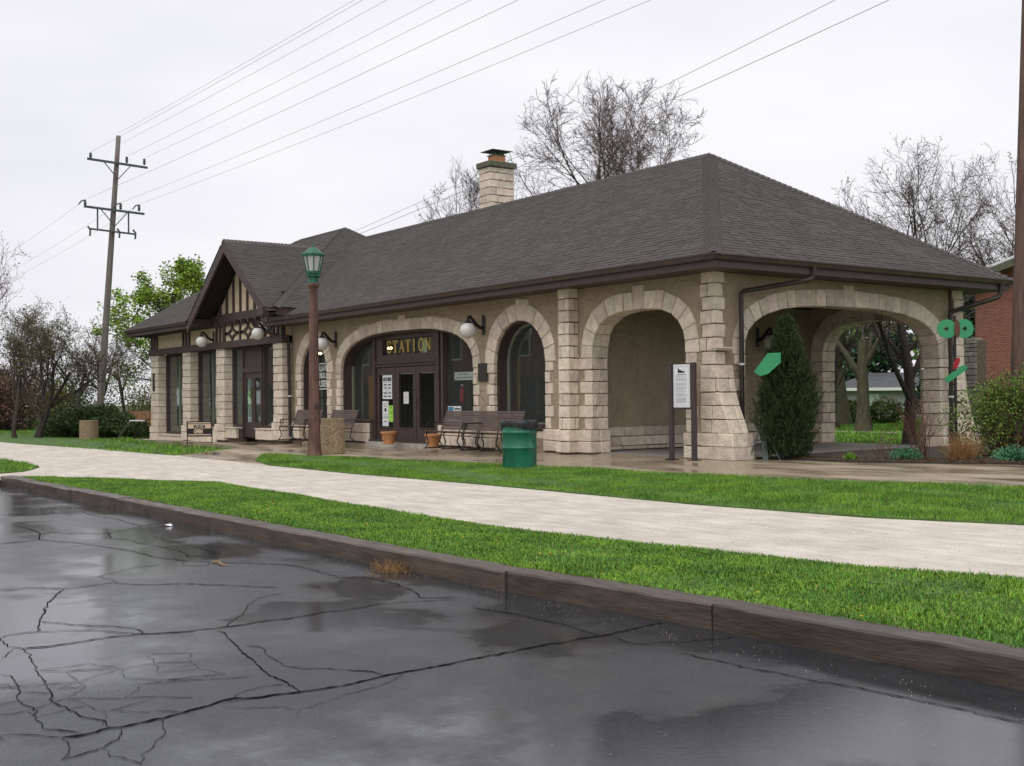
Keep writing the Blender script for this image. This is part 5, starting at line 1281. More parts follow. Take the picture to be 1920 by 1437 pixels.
# ------------------------------------------------------------------ street furniture
def make_bench():
    t = empty('bench', (0, 0, 0)); hl = .86
    for k in range(6):
        y = -.27+k*.083; z = .445-.02*math.sin(k/5*math.pi)-.006*k
        MB().cbox(-hl, hl, y-.033, y+.033, z-.012, z+.014, .005).build('seat_slat', M['slat'], t)
    for k in range(8):
        f = k/7; y = .215+.17*f; z = .50+.42*f; a = math.radians(68)
        c = Vector((0, y, z)); du = Vector((0, math.cos(a), math.sin(a)))*.026; dn = Vector((0, math.sin(a), -math.cos(a)))*.011
        vs = [Vector((sx*hl, 0, 0))+c+du*su+dn*sn for sx in (-1, 1) for su in (-1, 1) for sn in (-1, 1)]
        fix_normals(MB().add(vs, [(0, 1, 3, 2), (4, 6, 7, 5), (0, 4, 5, 1), (2, 3, 7, 6), (0, 2, 6, 4), (1, 5, 7, 3)]).build('back_slat', M['slat'], t))
    for x in (-.80, 0, .80):
        leg = MB().tube(bend([(x, -.25, .43), (x, -.30, .36), (x, -.20, .17), (x, -.30, .03)], .09), .016, 6)
        leg.tube(bend([(x, .17, .43), (x, .20, .34), (x, .10, .18), (x, .24, .03)], .09), .016, 6)
        leg.box(x-.022, x+.022, -.34, .30, 0, .028); leg.box(x-.016, x+.016, -.29, .20, .405, .428)
        leg.tube([(x, .17, .42), (x, .24, .50), (x, .40, .93)], .015, 6).build('leg', M['iron'], t)
        if x:
            arm = MB().tube([(x, .27, .66), (x, 0.05, .655), (x, -.20, .655), (x, -.25, .63)], .016, 6)
            arm.tube([(x, -.17+.075*math.cos(a)*(1-.09*a), .565+.075*math.sin(a)*(1-.09*a)) for a in np.linspace(1.2, 8.5, 22)], .010, 5)
            arm.tube(bend([(x, -.24, .64), (x, -.27, .56), (x, -.22, .46)], .05), .013, 6).build('armrest', M['iron'], t)
    return t
b0 = make_bench()
BSP = [(-17.22, -.80, .04, 'slatted bench farthest left, partly behind the lamp post'), (-15.20, -.62, -.02, 'slatted bench behind the concrete planter, left of the doors'), (-8.12, -.95, .015, 'slatted bench right of the doors in front of a terracotta pot'), (-6.33, -1.02, -.01, 'slatted bench partly behind the green drum')]
for i, (x, y, r, lb) in enumerate(BSP):
    o = b0 if i == 0 else copy_tree(b0); o.location = (x, y, 0.002); o.rotation_euler = (0, 0, r); tag(o, lb, 'bench', 'slatted benches along the station wall')

# lamp post
lp = empty('lamp_post', (-7.59, -5.02, -.04)); tag(lp, 'rusty brown lamp post with green glazed lantern in the grass', 'street lamp')
MB().lathe([(.20, -.05), (.19, .02), (.165, .12), (.145, .28), (.135, .55), (.125, 1.2), (.112, 2.2), (.098, 3.2), (.090, 3.78), (.093, 3.83), (.125, 3.87), (.138, 3.89), (.135, 3.93), (.11, 3.95)], 8, a0=.39).build('post', M['rust'], lp)
MB().lathe([(.112, 3.93), (.112, 4.07), (.15, 4.09), (.16, 4.12), (.13, 4.14)], 12).build('collar', M['green'], lp)
ln = MB().lathe([(.148, 4.165), (.155, 4.18), (.155, 4.21), (.148, 4.22)], 8, a0=.39).lathe([(.225, 4.55), (.255, 4.56), (.262, 4.60), (.235, 4.615)], 8, a0=.39)
for k in range(8):
    a = .39+k*math.pi/4; ln.tube([(.150*math.cos(a), .150*math.sin(a), 4.20), (.225*math.cos(a), .225*math.sin(a), 4.57)], .014, 5)
    ln.tube([(.13*math.cos(a), .13*math.sin(a), 4.07), (.165*math.cos(a), .165*math.sin(a), 4.14), (.150*math.cos(a), .150*math.sin(a), 4.20)], .010, 5)
    ln.lathe([(0, .0), (.018, .01), (.012, .035), (0, .045)], 6, (.25*math.cos(a), .25*math.sin(a), 4.60))
ln = ln.build('lantern_frame', M['green'], lp)
MB().lathe([(.140, 4.21), (.215, 4.555)], 8, a0=.39).build('lantern_glass', M['lampglass'], lp)
rf = MB().lathe([(.245, 4.60), (.215, 4.64), (.10, 4.735), (.045, 4.76), (.02, 4.775)], 8, a0=.39).build('lantern_roof', M['green'], lp)
MB().lathe([(.018, 4.77), (.03, 4.79), (.02, 4.81), (.012, 4.83), (.02, 4.85), (0, 4.87)], 8).build('finial', M['green'], rf)
for x, z in ((.12, 1.12),): MB().box(x, x+.02, -.05, .05, z, z+.09).build('hatch', M['post'], lp)

# exposed-aggregate planters
def planter(x, y, z, r, h, label, seed):
    t = empty('planter', (x, y, z)); tag(t, label, 'planter', 'aggregate concrete planters')
    MB().lathe([(r*.96, 0), (r, .02), (r, h-.02), (r*.97, h), (r*.86, h), (r*.84, h-.12), (0, h-.12)], 32).build('tub', M['aggregate'], t, smooth=False)
    rng = np.random.default_rng(seed); n = 1500; a = rng.random(n)*2*np.pi; zz = .02+rng.random(n)*(h*.83); s = .006+rng.random(n)*.010
    c = np.stack((np.cos(a)*r, np.sin(a)*r, zz), 1); nn_ = np.stack((np.cos(a), np.sin(a), 0*a), 1); tt = np.stack((-np.sin(a), np.cos(a), 0*a), 1); uz = np.array((0, 0, 1.))
    e = rng.uniform(.7, 1.5, n)[:, None]
    V = np.stack((c-tt*s[:, None]*e, c+uz*s[:, None], c+tt*s[:, None]*e, c-uz*s[:, None], c+nn_*s[:, None]*.7), 1).reshape(-1, 3)
    k = np.arange(n)[:, None]*5; F = np.concatenate([k+np.array([f]) for f in ((0, 3, 4), (3, 2, 4), (2, 1, 4), (1, 0, 4))], 0)
    o = obj('pebbles', mesh_np('pebbles', V, F, M['pebble']), t); o['kind'] = 'stuff'
planter(-8.05, -4.32, 0, .275, .83, 'speckled concrete planter beside the lamp post', 1)
planter(-33.0, -2.78, -.31, .37, .82, 'speckled concrete planter in front of the low juniper at left', 2)

# terracotta pots
def pot(x, y, label, s=1.0):
    t = empty('flower_pot', (x, y, 0.002)); tag(t, label, 'pot', 'terracotta pots by the doors')
    MB().lathe([(.13*s, 0), (.145*s, .01), (.20*s, .29*s), (.235*s, .295*s), (.24*s, .35*s), (.21*s, .355*s), (.19*s, .28*s), (0, .27*s)], 22).build('pot_body', M['terra'], t)
    MB().lathe([(.19*s, .275*s), (.10, .285*s), (0, .29*s)], 14).build('potting_soil', M['soil'], t)
    MB().tube([(.075*math.cos(a), -.178*s, .17*s+.055*math.sin(a)) for a in np.linspace(0, 6.28, 14)], .008, 5).build('relief_band', M['terra'], t)
pot(-12.22, -.44, 'terracotta flower pot in front of the left door')
pot(-9.42, -.72, 'terracotta flower pot under the bench right of the doors', .97)

# green steel drum with bin bag
dr = empty('litter_drum', (-.87, -4.18, -.05)); tag(dr, 'green steel drum litter bin with black bag liner on the grass', 'litter bin')
R_ = .315
prof = [(R_-.01, 0), (R_, .01), (R_, .02)]
for zc in (.40, .68): prof += [(R_, zc-.03), (R_+.012, zc-.012), (R_+.018, zc), (R_+.012, zc+.012), (R_, zc+.03)]
prof += [(R_, .83), (R_+.008, .85), (R_+.008, .87), (R_-.01, .875)]
MB().lathe(prof, 40).build('drum_body', M['drum'], dr, smooth=True)
rng = random.Random(3); vs = []; fs = []; n = 48
for j, (rr, z) in enumerate(((R_-.06, .72), (R_-.03, .86), (R_+.02, .895), (R_+.03, .86), (R_+.022, .80), (R_+.016, .76))):
    for k in range(n):
        a = 2*math.pi*k/n; q = rr+.010*math.sin(k*2.7+j)+rng.uniform(-.004, .006); vs.append((q*math.cos(a), q*math.sin(a), z+rng.uniform(-.012, .012)-(.03*math.sin(a*2+1) if j > 3 else 0)))
for j in range(5):
    for k in range(n): fs.append((j*n+k, j*n+(k+1) % n, (j+1)*n+(k+1) % n, (j+1)*n+k))
MB().add(vs, fs).build('bag_liner', M['bag'], dr, smooth=True)

# information board
ib = empty('information_board', (-.34, -.55, 0)); tag(ib, 'brown information board with white text panel on two posts', 'sign'); ib.rotation_euler = (0, 0, .10)
for x in (-.29, .29):
    p = MB().cbox(x-.045, x+.045, -.045, .045, 0, 1.93, .006).build('post', M['post'], ib); MB().box(x-.11, x+.11, -.09, .09, 0, .015).build('foot_plate', M['iron'], p)
MB().box(-.245, .245, -.02, .02, 1.0, 1.92).build('board', M['post'], ib)
pn = MB().box(-.205, .215, -.028, -.021, 1.045, 1.895).build('panel', M['paper'], ib)
bd = MB()
for q in ((-.185, .195, 1.855, 1.862), (-.185, .195, 1.085, 1.092), (-.185, -.178, 1.092, 1.855), (.188, .195, 1.092, 1.855)): bd.box(q[0], q[1], -.0305, -.0285, q[2], q[3])
bd.build('border', M['grey_ink'], pn)
MB().prism([(-.09, 1.73), (.08, 1.73), (.08, 1.775), (.03, 1.76), (-.02, 1.79), (-.05, 1.79), (-.09, 1.84)], lambda u, v: (u, -.031, v), lambda u, v: (u, -.0285, v)).build('picture', M['ink'], pn)
MB().box(-.12, .12, -.031, -.0285, 1.69, 1.70).build('title_line', M['ink'], pn)
z = 1.665; rng = random.Random(8); tl = MB()
while z > 1.12:
    if rng.random() < .84: tl.box(-.15, .15-rng.random()*(.12 if rng.random() < .3 else .02), -.0305, -.0285, z, z+.006)
    z -= .0145
o = tl.build('text_lines', M['grey_ink'], pn); o['kind'] = 'stuff'

# museum-open sign
sg = empty('open_sign', (-18.86, -3.42, -.17)); tag(sg, 'low brown open sign with cream letters on the left lawn', 'sign'); sg.rotation_euler = (0, 0, .98); sg.scale = (.62, 1, 1)
for x in (-.62, .62): MB().box(x-.02, x+.02, -.02, .02, -.1, .80).build('post', M['iron'], sg)
MB().box(-.6, .6, -.012, .012, .12, .145).build('rail', M['iron'], sg)
bd = MB().box(-.60, .60, -.02, .02, .32, .80).build('board', M['dark'], sg)
for z in (.365, .735): MB().box(-.57, .57, -.026, -.021, z, z+.03).build('stripe', M['cream'], bd)
MB().box(-.57, .57, -.025, -.021, .575, .71).build('name_strip', M['cream'], bd)
sign_text('MUSEUM', .15, M['ink'], bd, (0, -.027, .59), bold=.003); sign_text('OPEN', .17, M['cream'], bd, (-.05, -.025, .425), bold=.01)

# tubular rack with pale top and slab at left
rk = empty('tube_rack', (-29.6, -2.1, -.36)); tag(rk, 'bent tube rack with pale flat top by the left corner', 'rack')
MB().tube(bend([(-.75, -.3, -.05), (-.82, -.3, .12), (-.1, -.1, .80), (.25, 0, .86), (.75, .1, .86)], .12), .025, 8).build('tube', M['pole'], rk)
MB().tube(bend([(.15, .05, -.05), (.12, .05, .2), (.95, .3, .92), (1.15, .34, .95)], .12), .025, 8).build('tube', M['iron'], rk)
MB().cbox(.1, 1.0, -.12, .2, .86, .90, .01).build('top_plate', M['white'], rk)
sl_ = MB().cbox(-28.6, -26.9, -2.3, -1.8, -.34, -.20, .01).build('concrete_slab', M['concrete_dry']); tag(sl_, 'low grey concrete slab in the grass by the left corner', 'slab')
ac = empty('utility_box', (-36.5, 3.4, -.36)); tag(ac, 'pale grey utility box on the lawn beside the left corner', 'box')
MB().cbox(-.5, .5, -.4, .4, 0, .75, .02).build('cabinet', M['white'], ac); MB().cbox(-.54, .54, -.44, .44, .75, .80, .01).build('lid', M['white'], ac)

# ------------------------------------------------------------------ garden sculptures
def disc_poly(cx, cz, r, flat=None, n=28): return [(cx+r*math.cos(a), cz+r*math.sin(a)) for a in np.linspace(0, 2*math.pi, n, endpoint=False)]
gs = empty('garden_sculpture', (2.67, 4.09, .05)); tag(gs, 'garden sculpture with two green discs and red leaf on thin pole', 'sculpture'); gs.rotation_euler = (0, 0, YAW)
MB().tube([(0, 0, -.05), (0, 0, 2.78)], .030, 8).build('pole', M['iron'], gs)
def holed(name, outer, hole_, y0, y1, m, parent): return holed_wall(name, outer, [hole_], lambda u, v, w: (u, w, v), y0, y1, m, parent)
for s in (-1, 1):
    oc = s*.17
    holed('disc', disc_poly(oc, 2.52, .19), disc_poly(oc+s*.01, 2.52, .045, n=16), -.05-.008*s, -.024-.008*s, M['sculpt'], gs)
fix_normals(MB().prism([(.06*math.cos(a)+.03, 2.52+.19*math.sin(a)) for a in np.linspace(0, 2*math.pi, 20, endpoint=False)], lambda u, v: (u, -.06, v), lambda u, v: (u, -.05, v)).build('leaf_plate', M['redleaf'], gs))
a = math.radians(35)
cap = [(.20+.06*math.cos(t), .06*math.sin(t)) for t in np.linspace(-math.pi/2, math.pi/2, 9)]+[(-.20+.06*math.cos(t), .06*math.sin(t)) for t in np.linspace(math.pi/2, 3*math.pi/2, 9)]
fix_normals(MB().prism([(x*math.cos(a)-z_*math.sin(a), 1.62+x*math.sin(a)+z_*math.cos(a)) for x, z_ in cap], lambda u, v: (u, -.05, v), lambda u, v: (u, -.035, v)).build('capsule_plate', M['sculpt'], gs))
a = math.radians(65)
lf = [(.13*math.cos(t), .05*math.sin(t)*(1+.2*math.cos(t))) for t in np.linspace(0, 2*math.pi, 16, endpoint=False)]
fix_normals(MB().prism([(.0+x*math.cos(a)-z_*math.sin(a), 1.82+x*math.sin(a)+z_*math.cos(a)) for x, z_ in lf], lambda u, v: (u, -.07, v), lambda u, v: (u, -.055, v)).build('leaf_plate', M['red'], gs))
MB().box(-.26, .26, -.022, .012, 2.50, 2.54).build('cross_bar', M['iron'], gs)
for z, s in ((1.38, -1), (1.02, 1)): MB().box(-.02 if s > 0 else -.11, .11 if s > 0 else .02, -.02, .02, z, z+.045).build('peg', M['iron'], gs)
MB().lathe([(.05, -.05), (.09, 0), (.085, .3), (.04, .42), (.02, .5)], 10).build('base', M['iron'], gs)
g2 = empty('garden_sculpture', (.95, .62, 0)); tag(g2, 'green angular plate sculpture half hidden in the evergreen', 'sculpture'); g2.rotation_euler = (0, 0, YAW)
MB().tube([(-.08, .1, 0), (-.08, .1, 1.9)], .02, 6).build('pole', M['iron'], g2)
fix_normals(MB().prism([(-.42, 1.72), (-.15, 2.08), (.10, 2.09), (.10, 1.90), (-.15, 1.68), (-.30, 1.64)], lambda u, v: (u, -.32, v), lambda u, v: (u, -.30, v)).build('plate', M['sculpt'], g2))
es = empty('metal_stand', (.62, .55, 0)); tag(es, 'dark splayed metal stand beside the buttress base', 'stand')
for dx, dy in ((-.05, -.1), (.16, -.04), (.26, .12)): MB().obox((dx*1.6, dy*1.6, 0), (.1+dx*.25, dy*.25, .62), .11, .03).build('leg', M['hardware'], es)
# ------------------------------------------------------------------ trees and plants
def tubes_np(P, Rr, s=3):
    """P (B,n,3) polylines, Rr (B,n) radii -> verts, quads"""
    B, n, _ = P.shape
    T = np.gradient(P, axis=1); T /= np.maximum(np.linalg.norm(T, axis=2, keepdims=True), 1e-9)
    ref = np.where(np.abs(T[..., 2:3]) > .9, np.array((1., 0, 0)), np.array((0, 0, 1.)))
    A = np.cross(T, ref); A /= np.maximum(np.linalg.norm(A, axis=2, keepdims=True), 1e-9); Bn = np.cross(T, A)
    a = np.arange(s)*2*np.pi/s
    V = P[:, :, None, :]+(A[:, :, None, :]*np.cos(a)[None, None, :, None]+Bn[:, :, None, :]*np.sin(a)[None, None, :, None])*Rr[:, :, None, None]
    b = np.arange(B)[:, None, None]*n*s; i = np.arange(n-1)[None, :, None]*s; k = np.arange(s)[None, None, :]; k2 = (k+1) % s
    F = np.stack((b+i+k, b+i+k2, b+i+s+k2, b+i+s+k), -1).reshape(-1, 4)
    return V.reshape(-1, 3), F

def grow(rng, p, d, Ln, r, spec, dome=None):
    """level by level branching; spec: list of dicts. returns list of (P,R)"""
    out = []
    for lv, S in enumerate(spec):
        B = len(p); n = S['n']; pts = [p]; rad = [r]; dirs = []
        dd = d.copy()
        for i in range(n):
            dd = dd+rng.normal(0, S.get('wob', .15), dd.shape)+np.array((0, 0, S.get('trop', .05)))
            dd /= np.linalg.norm(dd, axis=1, keepdims=True)
            pts.append(pts[-1]+dd*(Ln/n)[:, None]); rad.append(r*(1-(i+1)/n*(1-S.get('taper', .35)))); dirs.append(dd)
        P = np.stack(pts, 1); Rr = np.stack(rad, 1)
        if dome and lv > 0:                      # shoots that would leave the rounded crown stay shorter
            cz = np.array((0, 0, dome[0])); rr_ = np.array((dome[1], dome[1], dome[2])); b0_ = P[:, :1]
            e_ = np.linalg.norm((P[:, -1]-cz)/rr_, axis=1); lim = 1.0+rng.normal(0, .05, B); s0 = np.linalg.norm((P[:, 0]-cz)/rr_, axis=1)
            sc_ = np.where(e_ > lim, np.clip((lim-s0)/np.maximum(e_-s0, 1e-3), .12, 1), 1.0)
            P = b0_+(P-b0_)*sc_[:, None, None]; Ln = Ln*sc_
        Dd = np.stack([dirs[0]]+dirs, 1); out.append((P, Rr))
        if lv == len(spec)-1: break
        C = spec[lv+1]; k = C['kids']; t0, t1 = C.get('t', (.3, 1.0))
        tt = t0+(t1-t0)*((np.arange(k)[None, :]+rng.random((B, k)))/k); tt = np.clip(tt, 0, .999)
        idx = tt*n; i0 = idx.astype(int); fr = (idx-i0)[..., None]; bi = np.arange(B)[:, None]
        pp = P[bi, i0]*(1-fr)+P[bi, i0+1]*fr; rr = (Rr[bi, i0]*(1-fr[..., 0])+Rr[bi, i0+1]*fr[..., 0])*C.get('rr', .6); di = Dd[bi, i0+1]
        az = rng.random((B, k))*2*np.pi+np.arange(k)[None, :]*2.4
        ref = np.where(np.abs(di[..., 2:3]) > .9, np.array((1., 0, 0)), np.array((0, 0, 1.)))
        A = np.cross(di, ref); A /= np.linalg.norm(A, axis=2, keepdims=True); Bn = np.cross(di, A)
        ang = np.radians(C.get('ang', 45)+rng.normal(0, C.get('asd', 12), (B, k)))[..., None]
        nd = di*np.cos(ang)+(A*np.cos(az)[..., None]+Bn*np.sin(az)[..., None])*np.sin(ang)
        nl = Ln[:, None]*C.get('lr', .6)*(1-.45*(tt-t0)/max(1e-3, t1-t0))*rng.uniform(.7, 1.25, (B, k))
        p = pp.reshape(-1, 3); d = nd.reshape(-1, 3); Ln = nl.reshape(-1); r = np.maximum(rr.reshape(-1), C.get('rmin', .004))
    return out

def leaves_np(rng, c, size, n_each, spread, flat=.3, elong=1.6):
    n = len(c)*n_each; c = np.repeat(c, n_each, 0)+rng.normal(0, spread, (n, 3))
    a = rng.normal(0, 1, (n, 3)); a[:, 2] *= flat; a /= np.linalg.norm(a, axis=1, keepdims=True)
    b = np.cross(a, rng.normal(0, 1, (n, 3))); b /= np.linalg.norm(b, axis=1, keepdims=True)
    s = (size*rng.uniform(.6, 1.3, n))[:, None]
    V = np.stack((c-a*s*elong/2, c-b*s/2, c+a*s*elong/2, c+b*s/2), 1).reshape(-1, 3)
    return V, np.arange(n*4).reshape(n, 4)

def tree(name, label, loc, height, spec, seed, bark, twig, split=2, stems=1, lean=0.15, trunk=.33, r=.3, leaf=None, leaf_n=0, leaf_s=.1, leaf_spread=.15, group=None, cat='tree', flare=True, leaf_lv=-1, dir0=None, dome=None):
    rng = np.random.default_rng(seed); t = empty(name, loc); tag(t, label, cat, group)
    p = np.zeros((stems, 3)); 
    if stems > 1: p[:, :2] = rng.normal(0, .18, (stems, 2))
    d = np.zeros((stems, 3)); d[:, 2] = 1
    if dir0 is not None: d[:] = np.array(dir0)
    else: d[:, :2] = rng.normal(0, lean, (stems, 2))
    d /= np.linalg.norm(d, axis=1, keepdims=True)
    lv = grow(rng, p, d, np.full(stems, height*trunk)*rng.uniform(.9, 1.1, stems), np.full(stems, r), spec, dome)
    # fit the height
    zmax = np.percentile(lv[-1][0][:, -1, 2], 98); k = min(height/zmax, 1.13*height/max(P[..., 2].max() for P, _ in lv))
    lv = [(P*(1.0 if dome else k), Rr) for P, Rr in lv]
    if flare: lv[0][1][:, 0] *= 1.35
    Vs, Fs, o = [], [], 0
    for i, (P, Rr) in enumerate(lv[:split]):
        V, F = tubes_np(P, Rr, 8 if i == 0 else 6); Vs.append(V); Fs.append(F+o); o += len(V)
    obj('trunk', mesh_np('trunk', np.concatenate(Vs), np.concatenate(Fs), bark, smooth=True), t)
    Vs, Fs, o = [], [], 0
    for i, (P, Rr) in enumerate(lv[split:]):
        V, F = tubes_np(P, Rr, 4 if i == 0 else 3); Vs.append(V); Fs.append(F+o); o += len(V)
    nm = len(Fs); fm = [np.zeros(len(np.concatenate(Fs)), int)] if Fs else []
    if leaf is not None:
        ends = lv[leaf_lv][0]; c = ends[:, 1:, :].reshape(-1, 3)
        if leaf_n < 1: c = c[rng.random(len(c)) < leaf_n]; ln_ = 1
        else: ln_ = int(leaf_n)
        V, F = leaves_np(rng, c, leaf_s, ln_, leaf_spread); Vs.append(V); Fs.append(F+o); fm.append(np.ones(len(F), int))
    obj('crown', mesh_np('crown', np.concatenate(Vs), np.concatenate(Fs), [twig, leaf or twig], fmat=np.concatenate(fm)), t)
    return t

BARE = [dict(n=6, wob=.06, trop=.02, taper=.62), dict(kids=5, t=(.45, 1), n=7, ang=48, lr=1.05, rr=.55, wob=.13, trop=.09, taper=.14),
        dict(kids=6, t=(.25, 1), n=6, ang=42, lr=.58, rr=.6, wob=.16, trop=.06, taper=.2), dict(kids=6, t=(.2, 1), n=5, ang=45, lr=.52, rr=.55, wob=.18, trop=.05, taper=.4, rmin=.010),
        dict(kids=5, t=(.2, 1), n=3, ang=42, lr=.48, rr=.6, wob=.2, trop=.05, taper=.5, rmin=.0065)]
def spec(**kw):
    s = [dict(x) for x in BARE]
    for k, v in kw.items():
        lv, key = k.split('_', 1); s[int(lv[1])][key] = v
    return s
CROWN = [dict(n=8, wob=.03, trop=.02, taper=.16), dict(kids=12, t=(.62, 1), n=9, ang=50, asd=12, lr=.62, rr=.5, wob=.10, trop=.09, taper=.14),
         dict(kids=9, t=(.25, 1), n=6, ang=42, lr=.52, rr=.55, wob=.12, trop=.07, taper=.2), dict(kids=7, t=(.15, 1), n=5, ang=42, lr=.54, rr=.5, wob=.13, trop=.04, taper=.4, rmin=.009),
         dict(kids=6, t=(.15, 1), n=3, ang=38, lr=.5, rr=.6, wob=.12, trop=.04, taper=.5, rmin=.0065)]
# the big bare trees behind the roof
tree('bare_tree', 'broad bare tree with curving limbs right behind the roof ridge', (-18.5, 12.2, -.2), 14.0, CROWN, 21, M['barkg'], M['twig_red'], trunk=.72, r=.27, lean=.02, split=3, dome=(9.6, 3.5, 4.7))
tree('bare_tree', 'second bare tree behind the roof, nearest the hip peak', (-16.6, 13.6, -.2), 14.2, CROWN, 34, M['barkg'], M['twig_red'], trunk=.74, r=.24, lean=.02, split=3, dome=(9.9, 3.4, 4.7))
tree('bare_tree', 'smaller bare tree behind the stone chimney', (-31.6, 16.4, -.2), 14.0, CROWN, 5, M['bark'], M['twig_dark'], trunk=.72, r=.2, split=3, dome=(9.6, 3.6, 4.6))
for i, (x, y, h, lb) in enumerate(((-16.5, 24.0, 15.0, 'tall bare tree above the right slope of the roof'), (-12.4, 25.4, 17.0, 'tallest bare spreading tree at right behind the station'), (-9.6, 28.5, 16.0, 'bare spreading tree behind the brick house'), (-6.2, 33.0, 16.0, 'bare tree at the far right edge behind the brick house'))):
    tree('bare_tree', lb, (x, y, -.2), h, spec(l1_kids=7, l1_ang=34, l1_t=(.15, 1), l1_trop=.1, l2_ang=34, l3_ang=38, l2_kids=7, l3_kids=7, l4_kids=6), 50+i, M['bark'], M['twig_dark'], trunk=.42, r=.12, stems=3, lean=.16, split=2, leaf=M['olive'] if i else None, leaf_n=.06, leaf_s=.05, leaf_spread=.1, group='bare trees at right', dome=(6.6, 4.8, 5.8))
# left: spring maple, bare trees, small twisted trees
tree('maple_tree', 'bright green spring maple behind the left end of the roof', (-47.0, 7.9, -.4), 9.2, spec(l1_kids=16, l1_t=(.08, 1), l1_ang=55, l1_lr=.55, l2_kids=7, l3_kids=5, l4_kids=3), 61, M['bark'], M['twig'], trunk=.62, r=.2, leaf=M['maple'], leaf_n=5, leaf_s=.105, leaf_spread=.17)
tree('bare_tree', 'bare tree behind the leaning utility pole', (-59.6, 5.8, -.4), 9.6, spec(l1_kids=8, l1_t=(.25, 1), l2_kids=7), 72, M['bark'], M['twig_dark'], trunk=.5, r=.2, dome=(5.2, 3.2, 4.6))
tree('bare_tree', 'bare reddish tree cut by the left picture edge', (-50.2, -4.6, -.4), 10.6, spec(l4_kids=4), 77, M['bark'], M['twig_red'], trunk=.4, r=.18, leaf=M['redleaf'], leaf_n=.2, leaf_s=.06, leaf_spread=.1)
TW = spec(l0_wob=.1, l1_kids=5, l1_ang=42, l1_wob=.22, l1_trop=.16, l2_wob=.25, l2_kids=7, l3_wob=.22, l3_kids=7, l4_kids=7, l4_trop=.14)
for i, (x, y, h, st, ln, lb) in enumerate(((-34.6, -5.3, 5.3, 1, (.06, -.05, 1), 'small crooked tree with olive leaves at the far left of the lawn'), (-36.6, -4.1, 5.6, 2, (.1, -.1, 1), 'small twin stemmed tree on the lawn left of the juniper'),
                                           (-40.2, -2.6, 6.0, 2, (-.1, .1, 1), 'crooked mossy tree behind the low juniper'), (-41.8, -1.0, 5.6, 1, (-.05, .2, 1), 'crooked tree leaning right beside the utility pole'), (-44.0, 2.2, 5.4, 1, (.1, .2, 1), 'crooked tree between the utility pole and the maple'))):
    tree('crooked_tree', lb, (x, y, -.38), h, TW, 80+i, M['bark'], M['twig_dark'], trunk=.42, r=.10, stems=st, dir0=ln if st == 1 else None, lean=.22, leaf=M['olive'], leaf_n=.3 if i < 3 else .15, leaf_s=.05, leaf_spread=.14, group='crooked trees at left')
# seen through the arch
tree('lawn_tree', 'forked mossy tree on the lawn seen through the arch', (-12.1, 20.4, -.18), 7.6, spec(l0_n=4, l1_kids=4, l1_ang=22, l1_t=(.5, .9), l1_rr=.7, l1_lr=1.3), 91, M['barkg'], M['twig'], trunk=.28, r=.27, lean=.02, leaf=M['olive'], leaf_n=.3, leaf_s=.09, leaf_spread=.12)
tree('lawn_tree', 'dark tree with a slanting limb close behind the arch', (-2.85, 10.3, -.18), 5.6, spec(l0_n=5, l1_kids=5, l1_ang=42, l1_t=(.35, 1), l1_rr=.6, l1_wob=.06, l4_kids=4), 94, M['bark'], M['twig'], trunk=.5, r=.17, lean=.01, leaf=M['olive'], leaf_n=.2, leaf_s=.06, leaf_spread=.1)
tree('lawn_tree', 'pale mossy trunk farther back on the lawn through the arch', (-19.5, 28.4, -.2), 8.5, spec(l1_kids=6), 97, M['barkg'], M['twig'], trunk=.45, r=.4, leaf=M['maple'], leaf_n=.6, leaf_s=.16, leaf_spread=.2)
tree('lawn_tree', 'leafy tree behind the grey house through the arch', (-33, 46, -.2), 12, spec(l1_kids=7, l1_t=(.2, 1)), 98, M['bark'], M['twig'], trunk=.4, r=.3, leaf=M['maple'], leaf_n=2, leaf_s=.25, leaf_spread=.25)
tree('lawn_tree', 'leafy tree closing the view at the right of the arch', (-14, 34, -.2), 6.5, spec(l1_kids=8, l1_t=(.12, 1)), 99, M['bark'], M['twig'], trunk=.4, r=.3, leaf=M['darkleaf'], leaf_n=2, leaf_s=.22, leaf_spread=.25)

